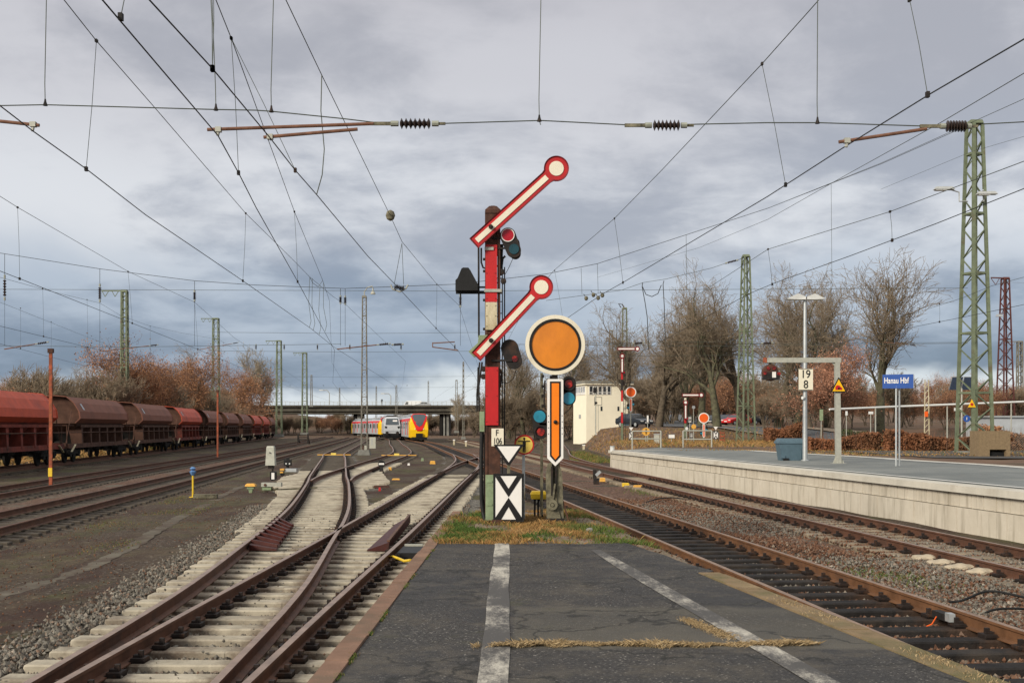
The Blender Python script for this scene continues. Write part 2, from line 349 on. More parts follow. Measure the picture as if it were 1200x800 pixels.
# ------------------------------------------------------------------ mesh builder
class MB:
    def __init__(s):
        s.v = []; s.f = []; s.m = []; s.mats = []; s.cur = 0; s.smooth = False; s.g = {}
    def use(s, name):
        mt = M[name]
        if mt not in s.mats: s.mats.append(mt)
        s.cur = s.mats.index(mt); return s
    def add(s, vs, fs):
        o = len(s.v); s.v += [tuple(x) for x in vs]
        for f in fs:
            s.f.append(tuple(i + o for i in f)); s.m.append(s.cur)
        return s
    def box(s, c, size, rot=None):
        hx, hy, hz = (q / 2 for q in size)
        vs = [Vector((x, y, z)) for x in (-hx, hx) for y in (-hy, hy) for z in (-hz, hz)]
        if rot is not None: vs = [rot @ q for q in vs]
        c = Vector(c)
        return s.add([q + c for q in vs], [(0, 1, 3, 2), (4, 6, 7, 5), (0, 4, 5, 1), (2, 3, 7, 6), (0, 2, 6, 4), (1, 5, 7, 3)])
    def bbox(s, a, b):
        return s.box([(p + q) / 2 for p, q in zip(a, b)], [abs(q - p) for p, q in zip(a, b)])
    def taper(s, c, s0, s1, h):
        x, y, z = c
        vs = [(x - s0[0] / 2, y - s0[1] / 2, z), (x + s0[0] / 2, y - s0[1] / 2, z), (x + s0[0] / 2, y + s0[1] / 2, z), (x - s0[0] / 2, y + s0[1] / 2, z)]
        vs += [(x - s1[0] / 2, y - s1[1] / 2, z + h), (x + s1[0] / 2, y - s1[1] / 2, z + h), (x + s1[0] / 2, y + s1[1] / 2, z + h), (x - s1[0] / 2, y + s1[1] / 2, z + h)]
        return s.add(vs, [(0, 3, 2, 1), (4, 5, 6, 7), (0, 1, 5, 4), (1, 2, 6, 5), (2, 3, 7, 6), (3, 0, 4, 7)])
    def bar(s, a, b, w, h=None):
        """square bar from a to b"""
        a = Vector(a); b = Vector(b); d = b - a; L = d.length
        if L < 1e-6: return s
        h = h or w
        z = d / L
        up = Vector((0, 0, 1)) if abs(z.z) < .95 else Vector((0, 1, 0))
        x = z.cross(up).normalized(); y = x.cross(z).normalized()
        vs = [p + x * sx * w / 2 + y * sy * h / 2 for p in (a, b) for sx, sy in ((-1, -1), (1, -1), (1, 1), (-1, 1))]
        return s.add(vs, [(0, 3, 2, 1), (4, 5, 6, 7), (0, 1, 5, 4), (1, 2, 6, 5), (2, 3, 7, 6), (3, 0, 4, 7)])
    def tube(s, pts, r, n=8, r1=None, caps=True):
        pts = [Vector(p) for p in pts]
        m = len(pts); rs = r if isinstance(r, (list, tuple)) else [r + ((r1 if r1 is not None else r) - r) * i / max(1, m - 1) for i in range(m)]
        vs = []; prev = None
        for i, p in enumerate(pts):
            d = (pts[min(i + 1, m - 1)] - pts[max(i - 1, 0)])
            d = d.normalized() if d.length > 1e-9 else Vector((0, 0, 1))
            if prev is None:
                up = Vector((0, 0, 1)) if abs(d.z) < .9 else Vector((0, 1, 0))
                x = d.cross(up).normalized()
            else:
                x = (prev - d * prev.dot(d)).normalized()
            prev = x; y = d.cross(x)
            for k in range(n):
                a = 2 * PI * k / n
                vs.append(p + (x * math.cos(a) + y * math.sin(a)) * rs[i])
        fs = [(i * n + k, i * n + (k + 1) % n, (i + 1) * n + (k + 1) % n, (i + 1) * n + k) for i in range(m - 1) for k in range(n)]
        if caps:
            fs.append(tuple(range(n - 1, -1, -1))); fs.append(tuple((m - 1) * n + k for k in range(n)))
        return s.add(vs, fs)
    def poly(s, pts, depth, axis='y'):
        """closed outline (list of 3D points, roughly facing -Y) extruded by depth along +Y (or given vector)"""
        pts = [Vector(p) for p in pts]; n = len(pts)
        dv = Vector((0, depth, 0)) if axis == 'y' else Vector(axis) * depth
        return s.add(pts + [p + dv for p in pts], [tuple(range(n)), tuple(range(2 * n - 1, n - 1, -1))] + [(i, i + n, (i + 1) % n + n, (i + 1) % n) for i in range(n)])
    def disc(s, c, r, depth, n=32, a0=0):
        """disc facing -Y"""
        c = Vector(c)
        return s.poly([c + Vector((math.cos(a0 + 2 * PI * k / n) * r, 0, math.sin(a0 + 2 * PI * k / n) * r)) for k in range(n)], depth)
    def ring(s, c, r0, r1, depth, n=36):
        c = Vector(c); vs = []
        for dy in (0, depth):
            for r in (r0, r1):
                vs += [c + Vector((math.cos(2 * PI * k / n) * r, dy, math.sin(2 * PI * k / n) * r)) for k in range(n)]
        fs = []
        for k in range(n):
            j = (k + 1) % n
            fs += [(k, j, n + j, n + k), (2 * n + j, 2 * n + k, 3 * n + k, 3 * n + j), (n + k, n + j, 3 * n + j, 3 * n + k), (j, k, 2 * n + k, 2 * n + j)]
        return s.add(vs, fs)
    def lathe(s, c, prof, n=16, axis='z'):
        c = Vector(c); vs = []
        for r, z in prof:
            for k in range(n):
                a = 2 * PI * k / n; x, y = math.cos(a) * r, math.sin(a) * r
                q = {'z': (x, y, z), 'y': (x, z, y), 'x': (z, x, y)}[axis]
                vs.append(c + Vector(q))
        m = len(prof)
        fs = [(i * n + k, i * n + (k + 1) % n, (i + 1) * n + (k + 1) % n, (i + 1) * n + k) for i in range(m - 1) for k in range(n)]
        fs += [tuple(range(n - 1, -1, -1)), tuple((m - 1) * n + k for k in range(n))]
        return s.add(vs, fs)
    def mesh(s, name, off=(0, 0, 0)):
        me = bpy.data.meshes.new(name)
        o = Vector(off)
        me.from_pydata([(x - o.x, y - o.y, z - o.z) for x, y, z in s.v], [], s.f)
        for mt in s.mats: me.materials.append(mt)
        me.polygons.foreach_set('material_index', s.m)
        if s.smooth: me.polygons.foreach_set('use_smooth', [True] * len(s.f))
        if s.g:
            at_ = me.attributes.new('grime', 'FLOAT', 'POINT'); at_.data.foreach_set('value', [s.g.get(i, 0.0) for i in range(len(s.v))])
        me.update()
        bm = bmesh.new(); bm.from_mesh(me); bmesh.ops.recalc_face_normals(bm, faces=bm.faces); bm.to_mesh(me); bm.free()
        return me
    def build(s, name, parent=None, world=True, smooth=None):
        """link as one object; vertices given in world space are made local to the parent"""
        if smooth: s.smooth = True
        off = (0, 0, 0)
        if parent is not None and world:
            p = parent; off = Vector((0, 0, 0))
            while p is not None: off = off + p.location; p = p.parent
        o = bpy.data.objects.new(name, s.mesh(name, off))
        COL.objects.link(o)
        if parent is not None: o.parent = parent
        if smooth == 'auto':
            autosmooth(o.data)
        return o

def autosmooth(me, ang=35):
    me.polygons.foreach_set('use_smooth', [True] * len(me.polygons))
    bm = bmesh.new(); bm.from_mesh(me)
    for e in bm.edges:
        if len(e.link_faces) == 2 and e.calc_face_angle(0) > R(ang): e.smooth = False
    bm.to_mesh(me); bm.free()

def tag(o, label=None, cat=None, group=None, kind=None):
    if label: o['label'] = label
    if cat: o['category'] = cat
    if group: o['group'] = group
    if kind: o['kind'] = kind
    return o
def thing(name, loc, label, cat, group=None, rz=0):
    o = bpy.data.objects.new(name, None); COL.objects.link(o)
    o.location = loc; o.rotation_euler = (0, 0, rz); o.empty_display_size = .2
    return tag(o, label, cat, group)
def kids(o):
    return [c for c in bpy.data.objects if c.parent == o]
def copy_tree(o, parent=None):
    c = o.copy(); COL.objects.link(c)
    if parent is not None: c.parent = parent
    for k in kids(o): copy_tree(k, c)
    return c
def dup(o, loc, label=None, rz=None, scale=None):
    c = copy_tree(o); c.location = loc
    if label: c['label'] = label
    if rz is not None: c.rotation_euler = (0, 0, rz)
    if scale is not None: c.scale = scale if isinstance(scale, (tuple, list)) else (scale,) * 3
    return c

def np_mesh(name, V, Fc, mats, smooth=False, mi=None, tone=None):
    """V (n,3) array; Fc (m,k) array of equal-size faces"""
    me = bpy.data.meshes.new(name)
    V = np.asarray(V, np.float32); Fc = np.asarray(Fc, np.int32); m, k = Fc.shape
    me.vertices.add(len(V)); me.vertices.foreach_set('co', V.ravel())
    me.loops.add(m * k); me.loops.foreach_set('vertex_index', Fc.ravel())
    me.polygons.add(m); me.polygons.foreach_set('loop_start', np.arange(0, m * k, k, dtype=np.int32))
    if mi is not None: me.polygons.foreach_set('material_index', np.asarray(mi, np.int32))
    me.polygons.foreach_set('use_smooth', np.full(m, smooth))
    for mt in mats: me.materials.append(mt)
    if tone is not None:
        a = me.attributes.new('tone', 'FLOAT', 'FACE'); a.data.foreach_set('value', np.asarray(tone, np.float32))
    me.update(calc_edges=True); me.validate()
    return me
def link(name, me, parent=None):
    o = bpy.data.objects.new(name, me); COL.objects.link(o)
    if parent is not None: o.parent = parent
    return o

def text_obj(name, txt, size, loc, parent, matname, width=1.0, ext=.002, rz=0, align='CENTER', spacing=1.0):
    cu = bpy.data.curves.new(name, 'FONT'); cu.body = txt; cu.size = size; cu.extrude = ext
    cu.align_x = align; cu.align_y = 'CENTER'; cu.offset = size * (.012 if len(txt) > 4 else .006); cu.space_line = spacing
    t = bpy.data.objects.new(name, cu); COL.objects.link(t)
    dg = bpy.context.evaluated_depsgraph_get()
    me = bpy.data.meshes.new_from_object(t.evaluated_get(dg))
    bpy.data.objects.remove(t)
    me.materials.clear(); me.materials.append(M[matname])
    o = bpy.data.objects.new(name, me); COL.objects.link(o)
    me.transform(Matrix.Rotation(rz, 4, 'Z') @ Matrix.Rotation(R(90), 4, 'X') @ Matrix.Diagonal((width, 1, 1, 1)))
    if parent is not None:
        o.parent = parent
        off = Vector((0, 0, 0)); p = parent
        while p is not None: off = off + p.location; p = p.parent
        loc = Vector(loc) - off
    o.location = loc
    return o

# ------------------------------------------------------------------ curves in plan
def polyat(pts, y):
    ys = [p[0] for p in pts]; xs = [p[1] for p in pts]
    if y <= ys[0]:
        return xs[0] + (xs[1] - xs[0]) / (ys[1] - ys[0]) * (y - ys[0])
    if y >= ys[-1]:
        return xs[-1] + (xs[-1] - xs[-2]) / (ys[-1] - ys[-2]) * (y - ys[-1])
    for i in range(len(ys) - 1):
        if y <= ys[i + 1]: break
    # cubic hermite
    def sl(j):
        if j == 0: return (xs[1] - xs[0]) / (ys[1] - ys[0])
        if j == len(ys) - 1: return (xs[-1] - xs[-2]) / (ys[-1] - ys[-2])
        return (xs[j + 1] - xs[j - 1]) / (ys[j + 1] - ys[j - 1])
    h = ys[i + 1] - ys[i]; t = (y - ys[i]) / h
    return ((2 * t**3 - 3 * t**2 + 1) * xs[i] + (t**3 - 2 * t**2 + t) * h * sl(i) + (-2 * t**3 + 3 * t**2) * xs[i + 1] + (t**3 - t**2) * h * sl(i + 1))
def polydir(pts, y):
    dx = (polyat(pts, y + .25) - polyat(pts, y - .25)) / .5
    l = math.hypot(dx, 1); return dx / l, 1 / l
TR = {
 'A': [(9, -3.14), (12.5, -3.30), (15.3, -3.5), (20, -3.97), (25, -4.47), (30.4, -5.15), (41.6, -6.8), (47.5, -7.75), (75.2, -11.9), (87, -13.7), (135, -18.9), (190, -25), (300, -38)],
 'B': [(9, -2.885), (12.3, -2.86), (22, -2.73), (40, -2.6), (55, -2.5), (70, -2.75), (85, -3.7)],
 'D': [(41.6, -6.8), (47.5, -7.35), (64, -7.95), (88, -8.7), (110, -10.9), (135, -13.9), (190, -20.2), (300, -36)],
 'R1': [(9, 4.65), (21.5, 3.3), (41, 1.15), (60, -.95), (85, -3.7), (142, -10.1), (168, -13.9), (213, -20.7), (300, -34)],
 'R2': [(16, 8.12), (41, 5.72), (60, 3.85), (100, -.1), (160, -6), (300, -22)],
 'R3': [(50, 4.8), (64, 3.9), (80, 3.5), (105, 4.4), (150, 5.2), (220, 0)],
 'N': [(48, -2.55), (65, -2.2), (85, -1.0), (115, .6), (160, 2.2), (260, 0)],
 'L1': [(23, -11.2), (60, -14.9), (100, -18.9), (150, -24), (300, -40)],
 'L2': [(34.7, -16.5), (60, -19.1), (129, -26.0), (300, -46)],
 'L3': [(50, -25.0), (59.5, -26.0), (94.6, -30.2), (130, -34.9), (165, -39.6), (217, -47), (300, -60)],
 'S': [(180, -22.5), (240, -27.5), (290, -38), (330, -48)],
}

PROF = [(-.036, 0), (.036, 0), (.037, -.028), (.010, -.042), (.009, -.128), (.07, -.148), (.07, -.16), (-.07, -.16), (-.07, -.148), (-.009, -.128), (-.010, -.042), (-.037, -.028)]
def rail_mesh(mb, pts, off, y0, y1, mname, tname, z=0.0, step=1.2):
    n = len(PROF); N = max(2, int((y1 - y0) / step)); vs = []
    for i in range(N + 1):
        y = y0 + (y1 - y0) * i / N
        x = polyat(pts, y); dx, dy = polydir(pts, y)
        nx, ny = dy, -dx
        for (o, zz) in PROF:
            vs.append((x + nx * (off + o), y + ny * (off + o), z + zz))
    top = [(i * n, i * n + 1, (i + 1) * n + 1, (i + 1) * n) for i in range(N)]
    rest = [(i * n + k, i * n + (k + 1) % n, (i + 1) * n + (k + 1) % n, (i + 1) * n + k) for i in range(N) for k in range(1, n)]
    o = len(mb.v)
    mb.v += vs
    mb.use(tname)
    for f in top: mb.f.append(tuple(q + o for q in f)); mb.m.append(mb.cur)
    mb.use(mname)
    for f in rest + [tuple(range(n)), tuple(N * n + k for k in range(n))]: mb.f.append(tuple(q + o for q in f)); mb.m.append(mb.cur)

def sleeper_into(mb, cx, cy, dx, dy, x0, x1, z, w, h, jit=0.0, seats=(-.7525, .7525), fine=False):
    """sleeper across direction (dx,dy), from offset x0 to x1; grime gathers round the rail seats"""
    nx, ny = dy, -dx
    t = Vector((dx, dy, 0)); c = .012
    if fine:
        cuts = {x0, x1, x0 + .02, x1 - .02}
        for q in seats:
            cuts |= {q + o for o in (-.34, -.24, -.15, 0, .15, .24, .34)}
        cuts |= {x0 + (x1 - x0) * k / 12 for k in range(13)}
        cuts = sorted(q for q in cuts if x0 <= q <= x1)
        cuts = [q for i, q in enumerate(cuts) if i == 0 or q - cuts[i - 1] > .008]
    else: cuts = [x0, x1]
    vs = []; gr = []
    sd_ = random.uniform(.0, .35)
    for q in cuts:
        p = Vector((cx + nx * q, cy + ny * q, z)); end = fine and (q == cuts[0] or q == cuts[-1])
        dmin = min(abs(q - r_) for r_ in seats)
        g_ = max(0, 1 - max(0, dmin - .10) / .30)
        rj = random.uniform(-.006, .006) if fine else 0
        e_ = .012 if end else 0
        for k, (u, zz) in enumerate(((-w / 2, -h), (w / 2, -h), (w / 2 - e_ + rj, -c * 1.3 - e_), (w / 2 - c * 1.5 - e_ + rj, -e_), (-w / 2 + c * 1.5 + e_ + rj, -e_), (-w / 2 + e_ + rj, -c * 1.3 - e_))):
            vs.append(p + t * u + Vector((0, 0, zz))); gr.append(min(1, g_ * .9 + sd_ + (.25 if k < 2 else 0)))
    o = len(mb.v); n = len(cuts)
    fs = [(i * 6 + k, i * 6 + (k + 1) % 6, (i + 1) * 6 + (k + 1) % 6, (i + 1) * 6 + k) for i in range(n - 1) for k in range(6)] + [tuple(range(6)), tuple(n * 6 - 1 - k for k in range(6))]
    mb.add(vs, fs)
    if fine:
        for i, g_ in enumerate(gr): mb.g[o + i] = g_
def clip_into(mb, x, y, dx, dy, z):
    """base plate under a rail with two bolted clips on it"""
    rot = Matrix.Rotation(math.atan2(-dx, dy), 3, 'Z')
    nx, ny = dy, -dx
    mb.box((x, y, z + .010), (.38, .17, .022), rot)
    for s in (-1, 1):
        c = Vector((x + nx * s * .125, y + ny * s * .125, z))
        mb.box(c + Vector((0, 0, .022)), (.13, .17, .05), rot)
        mb.box(c + Vector((-nx * s * .02, -ny * s * .02, .045)), (.07, .07, .05), rot)
        mb.box(c + Vector((nx * s * .01, ny * s * .01, .072)), (.045, .045, .075), rot)

def track(key, label, smat, y0, y1, ns, spacing=.62, rmat='rail', tmat='railtop', z=0.0, half=1.3, w=.26, clips=True, s0=None, s1=None, span=None, rails=None, group=None, jit=.0, skew=0, far=None, drop=0.0, seats=None):
    pts = TR[key]
    t = thing('railway_track', (polyat(pts, max(y0, 9)), max(y0, 9), z - .2), label, 'railway track', group)
    for s in (-1, 1):
        mb = MB(); r0 = y0
        if rails: r0 = rails[(s + 1) // 2]
        rail_mesh(mb, pts, s * .7525, r0, y1, rmat, tmat, z)
        mb.build('rail', t, smooth='auto')
    s0 = y0 if s0 is None else s0; s1 = y1 if s1 is None else s1
    y = s0; i = 0; rest = MB().use(far or smat)
    while y < s1:
        x = polyat(pts, y); dx, dy = polydir(pts, y)
        a, b = (-half, half) if span is None else span(y)
        if i < ns:
            mb = MB().use(smat)
            sleeper_into(mb, x, y + random.uniform(-.012, .012), dx, dy, a + random.uniform(-.03, .03), b + random.uniform(-.03, .03), z - .16 - drop, w, .18, jit, (-.7525, .7525) if seats is None else seats(y), y < 50)
            so = mb.build('sleeper', t)
            if clips and y < 60:
                nx, ny = dy, -dx
                for s in (-1, 1):
                    mc = MB().use('clip')
                    clip_into(mc, x + nx * s * .7525, y + ny * s * .7525, dx, dy, z - .159)
                    mc.build('rail_fastening', so)
        else:
            sleeper_into(rest, x, y, dx, dy, a, b, z - .16 - drop, w, .18)
        i += 1; y += spacing * dy
    if rest.v:
        tag(rest.build('far_sleepers', t), kind='stuff')
    return t
# ================================================================== SETTING
def smooth(a, b, x):
    t = min(1, max(0, (x - a) / (b - a))); return t * t * (3 - 2 * t)
def lerp_tab(tab, x):
    if x <= tab[0][0]: return tab[0][1]
    for (a, va), (b, vb) in zip(tab, tab[1:]):
        if x <= b: return va + (vb - va) * smooth(a, b, x)
    return tab[-1][1]
def gz(x, y):
    """height of the terrain"""
    z = -.27
    # right-hand ground behind the platform, climbing towards the bridge ramp
    zr = lerp_tab([(60, .72), (99, .78), (113, 1.95), (135, 2.1), (165, 2.35), (205, 2.9), (280, 4.2), (400, 4.4)], y)
    if y < 62:
        f = smooth(11.6 - .118 * (y - 22.3), 12.8 - .118 * (y - 22.3), x)
    elif y < 105:
        f = smooth(6.2, 8.8, x)
    else:
        k = smooth(105, 150, y)
        f = smooth(6.2 + 2.5 * k, 8.8 + 6.5 * k, x)
    z = z + (zr - z) * f
    # wooded bank at the left end of the bridge
    l3 = polyat(TR['L3'], max(20, y))
    fl = smooth(6, 22, l3 - x) * smooth(110, 260, y)
    z += fl * 6.0
    if y > 225:                      # far cutting sides
        k = smooth(250, 330, y)
        z += k * smooth(30, 60, abs(x + 30)) * 1.5
    if y > 312: z += 4.2 * smooth(312, 350, y)
    z += .02 * math.sin(x * 1.7 + y * .6) + .015 * math.sin(x * .6 - y * 1.3)
    return z
def grid_axis(parts):
    out = []
    for a, b, st in parts:
        n = max(1, round((b - a) / st)); out += [a + (b - a) * i / n for i in range(n)]
    out.append(parts[-1][1]); return out
ys = grid_axis([(-30, 60, 1.0), (60, 300, 3.0), (300, 700, 20), (700, 4000, 300)])
xs = grid_axis([(-2600, -300, 250), (-300, -70, 8), (-70, -24, 2), (-24, 30, 1.0), (30, 90, 3), (90, 300, 12), (300, 2600, 250)])
V = np.array([(x, y, gz(x, y)) for y in ys for x in xs])
nx_ = len(xs)
Fc = np.array([(j * nx_ + i, j * nx_ + i + 1, (j + 1) * nx_ + i + 1, (j + 1) * nx_ + i) for j in range(len(ys) - 1) for i in range(nx_ - 1)])
cx = V[Fc].mean(axis=1)
mi = np.zeros(len(Fc), int)
for k, (x, y, z) in enumerate(cx):
    if z > .1: mi[k] = 1
    if y > 230 or x < -60: mi[k] = 1
g = link('ground', np_mesh('ground', V, Fc, [M['ground'], M['dirt']], True, mi)); tag(g, kind='structure')

def strip(name, fl, fr, y0, y1, z, mname, step=1.0, kind='structure', wob=0.0, zf=None):
    """sheet between x = fl(y) and x = fr(y)"""
    N = max(2, int((y1 - y0) / step)); vs = []
    for i in range(N + 1):
        y = y0 + (y1 - y0) * i / N
        a = fl(y) + random.uniform(-wob, wob); b = fr(y) + random.uniform(-wob, wob)
        for k in range(5):
            x = a + (b - a) * k / 4
            vs.append((x, y, z if zf is None else zf(x, y, k)))
    mb = MB().use(mname)
    mb.add(vs, [(i * 5 + k, i * 5 + k + 1, (i + 1) * 5 + k + 1, (i + 1) * 5 + k) for i in range(N) for k in range(4)])
    o = mb.build(name); tag(o, kind=kind); return o
def bed(name, keyL, keyR, l, r, y0, y1, z, mname, edge=-.30, wob=.06):
    L = TR[keyL]; Rr = TR[keyR]
    def zf(x, y, k): return (edge if k in (0, 4) else z) + .012 * math.sin(x * 9 + y * 7)
    return strip(name, lambda y: polyat(L, y) - l, lambda y: polyat(Rr, y) + r, y0, y1, z, mname, .6, zf=zf, wob=wob)

bed('ballast_bed', 'A', 'B', 2.15, 1.45, -8, 25, -.245, 'bal_grey')
bed('ballast_bed', 'A', 'A', 2.2, 2.0, 25, 150, -.236, 'bal_grey')
bed('ballast_bed', 'B', 'B', 1.9, 2.1, 25, 90, -.232, 'bal_grey')
bed('ballast_bed', 'D', 'D', 1.9, 1.9, 44, 200, -.228, 'bal_dark')
bed('ballast_bed', 'R1', 'R2', 1.9, 1.9, -8, 26, -.250, 'bal_red', wob=.02)
bed('ballast_bed', 'R1', 'R2', 2.2, 2.0, 26, 120, -.250, 'bal_red')
bed('ballast_bed', 'R2', 'R2', 1.5, 1.7, -8, 120, -.192, 'bal_red', wob=.1)
bed('ballast_bed', 'R3', 'R3', 1.9, 2.0, 60, 200, -.222, 'bal_red')
bed('ballast_bed', 'R1', 'R1', 2.0, 2.0, 120, 220, -.226, 'bal_red')
bed('ballast_bed', 'L1', 'L1', 1.7, 1.7, -8, 200, -.205, 'bal_dark')
bed('ballast_bed', 'L2', 'L2', 1.7, 1.9, -8, 220, -.205, 'bal_dark')
bed('ballast_bed', 'L3', 'L3', 1.7, 1.7, -8, 240, -.236, 'bal_dark')
# old cable trough lids crossing the yard (left)
duct = [G(-40, 712, -.26), G(60, 675, -.26), G(110, 662, -.26), G(165, 634, -.26), G(200, 612, -.26), G(262, 579, -.26), G(290, 568, -.26)]
mb = MB().use('duct'); vs = []
for i in range(81):
    f = i / 80 * 5.999; k = int(f); q = duct[k].lerp(duct[k + 1], f - k)
    dd = (duct[min(k + 1, 6)] - duct[k]).normalized(); nn = Vector((dd.y, -dd.x, 0)) * (.15 + .03 * math.sin(i * 2.3) + random.uniform(-.02, .02))
    vs += [(q - nn).to_tuple()[:2] + (gz((q - nn).x, (q - nn).y) + .005,), (q + nn).to_tuple()[:2] + (gz((q + nn).x, (q + nn).y) + .005,)]
mb.add(vs, [(2 * i, 2 * i + 1, 2 * i + 3, 2 * i + 2) for i in range(80)])
tag(mb.build('cable_trough_lids'), kind='structure')
strip('cinder_patch', lambda y: polyat(TR['L2'], y) + 1.5, lambda y: polyat(TR['L1'], y) - 1.4, 5, 140, -.232, 'bal_red', wob=.1)

# ---- tracks
track('A', 'curving railway track on pale concrete sleepers, left one of the near pair', 'conc_sleeper', -8, 200, 54, s0=24.3, far='dark_sleeper', drop=0,
      span=lambda y: (-1.55 - .5 * smooth(36, 44, y) * (1 - smooth(50, 54, y)), 1.3 + 1.2 * smooth(40, 46, y) * (1 - smooth(54, 60, y))))
def seatsB(y):
    o = polyat(TR['A'], y) - polyat(TR['B'], y)
    return (-.7525, .7525, o - .7525, o + .7525) if y < 24.2 else (-.7525, .7525)
def spanB(y):
    if y < 24.2:
        return (polyat(TR['A'], y) - 1.35 - polyat(TR['B'], y), 1.3)
    return (-1.35, 1.3)
track('B', 'near railway track running beside the reddish platform edge to the frog', 'conc_sleeper', -8, 84, 98, span=spanB, far='dark_sleeper', seats=seatsB)
track('D', 'branch track curving right towards the silver locomotive', 'conc_sleeper', 43.5, 210, 24, s0=55, far='dark_sleeper')
track('R1', 'right railway track on black timber sleepers beside the asphalt platform', 'wood_sleeper', -8, 230, 95, rmat='rail_r', tmat='railtop_r', w=.25, spacing=.64, group=None)
track('R2', 'rusty track along the foot of the cream platform wall', 'old_sleeper', -8, 200, 90, rmat='rail', tmat='railtop', clips=True)
track('R3', 'far track bending right beyond the end of the cream platform', 'dark_sleeper', 50, 200, 0)
track('N', 'connecting track crossing from the left track to the right tracks behind the signals', 'dark_sleeper', 49, 200, 0, spacing=.65)
track('L1', 'siding of brown rails and half buried sleepers, first left of the ash path', 'dark_sleeper', -8, 230, 60, clips=False, s0=12, drop=.03, tmat='rail')
track('L2', 'siding between the rusty posts and the hopper wagons', 'dark_sleeper', -8, 240, 40, clips=False, s0=25, drop=.03, tmat='rail')
track('L3', 'siding under the row of hopper wagons', 'dark_sleeper', 10, 260, 10, clips=False, s0=40, drop=.05, tmat='rail')
track('S', 'far siding under the grey and red railcar', 'dark_sleeper', 180, 330, 0)

# ---- asphalt platform in front
PLATZ = .38
def edgeL(y): return -1.336 + (y - 7.3) * .0118
def edgeR(y): return 3.23 - .155 * (y - 7.35)
def rightlim(y):
    if y < 12.9: return edgeR(y)
    return lerp_tab([(12.9, 2.37), (14.2, 2.06), (15.8, 1.75), (16.3, 1.6)], y)
def asp(y0, y1, st=.5):
    N = int((y1 - y0) / st); vs = []
    for i in range(N + 1):
        y = y0 + (y1 - y0) * i / N
        a, b = edgeL(y) + .17, rightlim(y) - (.24 if y < 12.9 else 0)
        for k in range(9):
            x = a + (b - a) * k / 8
            yy = y + (.07 * math.sin(x * 5.1) + .05 * math.sin(x * 13)) * (1 if i == N else 0)
            vs.append((x, yy, PLATZ + .006 * math.sin(x * 1.3 + y * .7)))
    return vs, [(i * 9 + k, i * 9 + k + 1, (i + 1) * 9 + k + 1, (i + 1) * 9 + k) for i in range(N) for k in range(8)]
mb = MB().use('asphalt'); mb.add(*asp(-8, 16.15)); tag(mb.build('platform_surface'), kind='structure')
# body below
mb = MB().use('soil')
def wallstrip(mb, f, y0, y1, z0, z1, n=24):
    vs = []
    for i in range(n + 1):
        y = y0 + (y1 - y0) * i / n
        vs += [(f(y), y, z0), (f(y), y, z1)]
    mb.add(vs, [(2 * i, 2 * i + 1, 2 * i + 3, 2 * i + 2) for i in range(n)])
wallstrip(mb, lambda y: edgeL(y) + .05, -8, 22.2, -.35, PLATZ - .12)
wallstrip(mb, lambda y: rightlim(y) - .05, -8, 16.3, -.35, PLATZ - .1)
tag(mb.build('platform_side'), kind='structure')
# kerb stones
def kerbs(name, f0, f1, y0, y1, ln, mname, zt, th):
    mb = MB().use(mname); y = y0
    while y < y1:
        yy = min(y + ln, y1); g_ = .008
        j = random.uniform(-.006, .006); zj = random.uniform(-.004, .004)
        p = [(f0(y) + j, y + g_), (f1(y) + j, y + g_), (f1(yy) + j, yy - g_), (f0(yy) + j, yy - g_)]
        vs = [(a, b, zt - th) for a, b in p] + [(a, b, zt + zj) for a, b in p]
        mb.add(vs, [(0, 3, 2, 1), (4, 5, 6, 7), (0, 1, 5, 4), (1, 2, 6, 5), (2, 3, 7, 6), (3, 0, 4, 7)])
        y = yy
    return tag(mb.build(name), kind='structure')
kerbs('platform_kerb', edgeL, lambda y: edgeL(y) + .165, -8, 22.2, 1.0, 'brickedge', PLATZ + .012, .16)
kerbs('platform_kerb', lambda y: edgeR(y) - .235, edgeR, -8, 12.9, 1.15, 'mossedge', PLATZ + .010, .16)

# white painted lines
def sz(x, y): return PLATZ + .006 * math.sin(x * 1.3 + y * .7)
mb = MB().use('linepaint')
vs = []; N = 60
for i in range(N + 1):
    y = 5 + (16.2 - 5) * i / N
    c = -.13 + .008 * math.sin(y * .9); w = .105 + .004 * math.sin(y * 3.1)
    if y > 14: c += (y - 14) * -.01
    vs += [(c - w, y, sz(c - w, y) + .005), (c, y, sz(c, y) + .005), (c + w, y, sz(c + w, y) + .005)]
mb.add(vs, [(3 * i + k, 3 * i + k + 1, 3 * i + k + 4, 3 * i + k + 3) for i in range(N) for k in (0, 1)])
tag(mb.build('platform_line_marking'), kind='structure')
mb = MB().use('linepaint'); vs = []
for i in range(N + 1):
    y = 5 + (15.3 - 5) * i / N
    c = 2.03 - (y - 7.35) * .113; w = .10 * (1 if y < 13 else max(.6, 1 - (y - 13) * .15))
    vs += [(c - w, y, sz(c - w, y) + .005), (c, y, sz(c, y) + .005), (c + w, y, sz(c + w, y) + .005)]
mb.add(vs, [(3 * i + k, 3 * i + k + 1, 3 * i + k + 4, 3 * i + k + 3) for i in range(N) for k in (0, 1)])
tag(mb.build('platform_line_marking'), kind='structure')

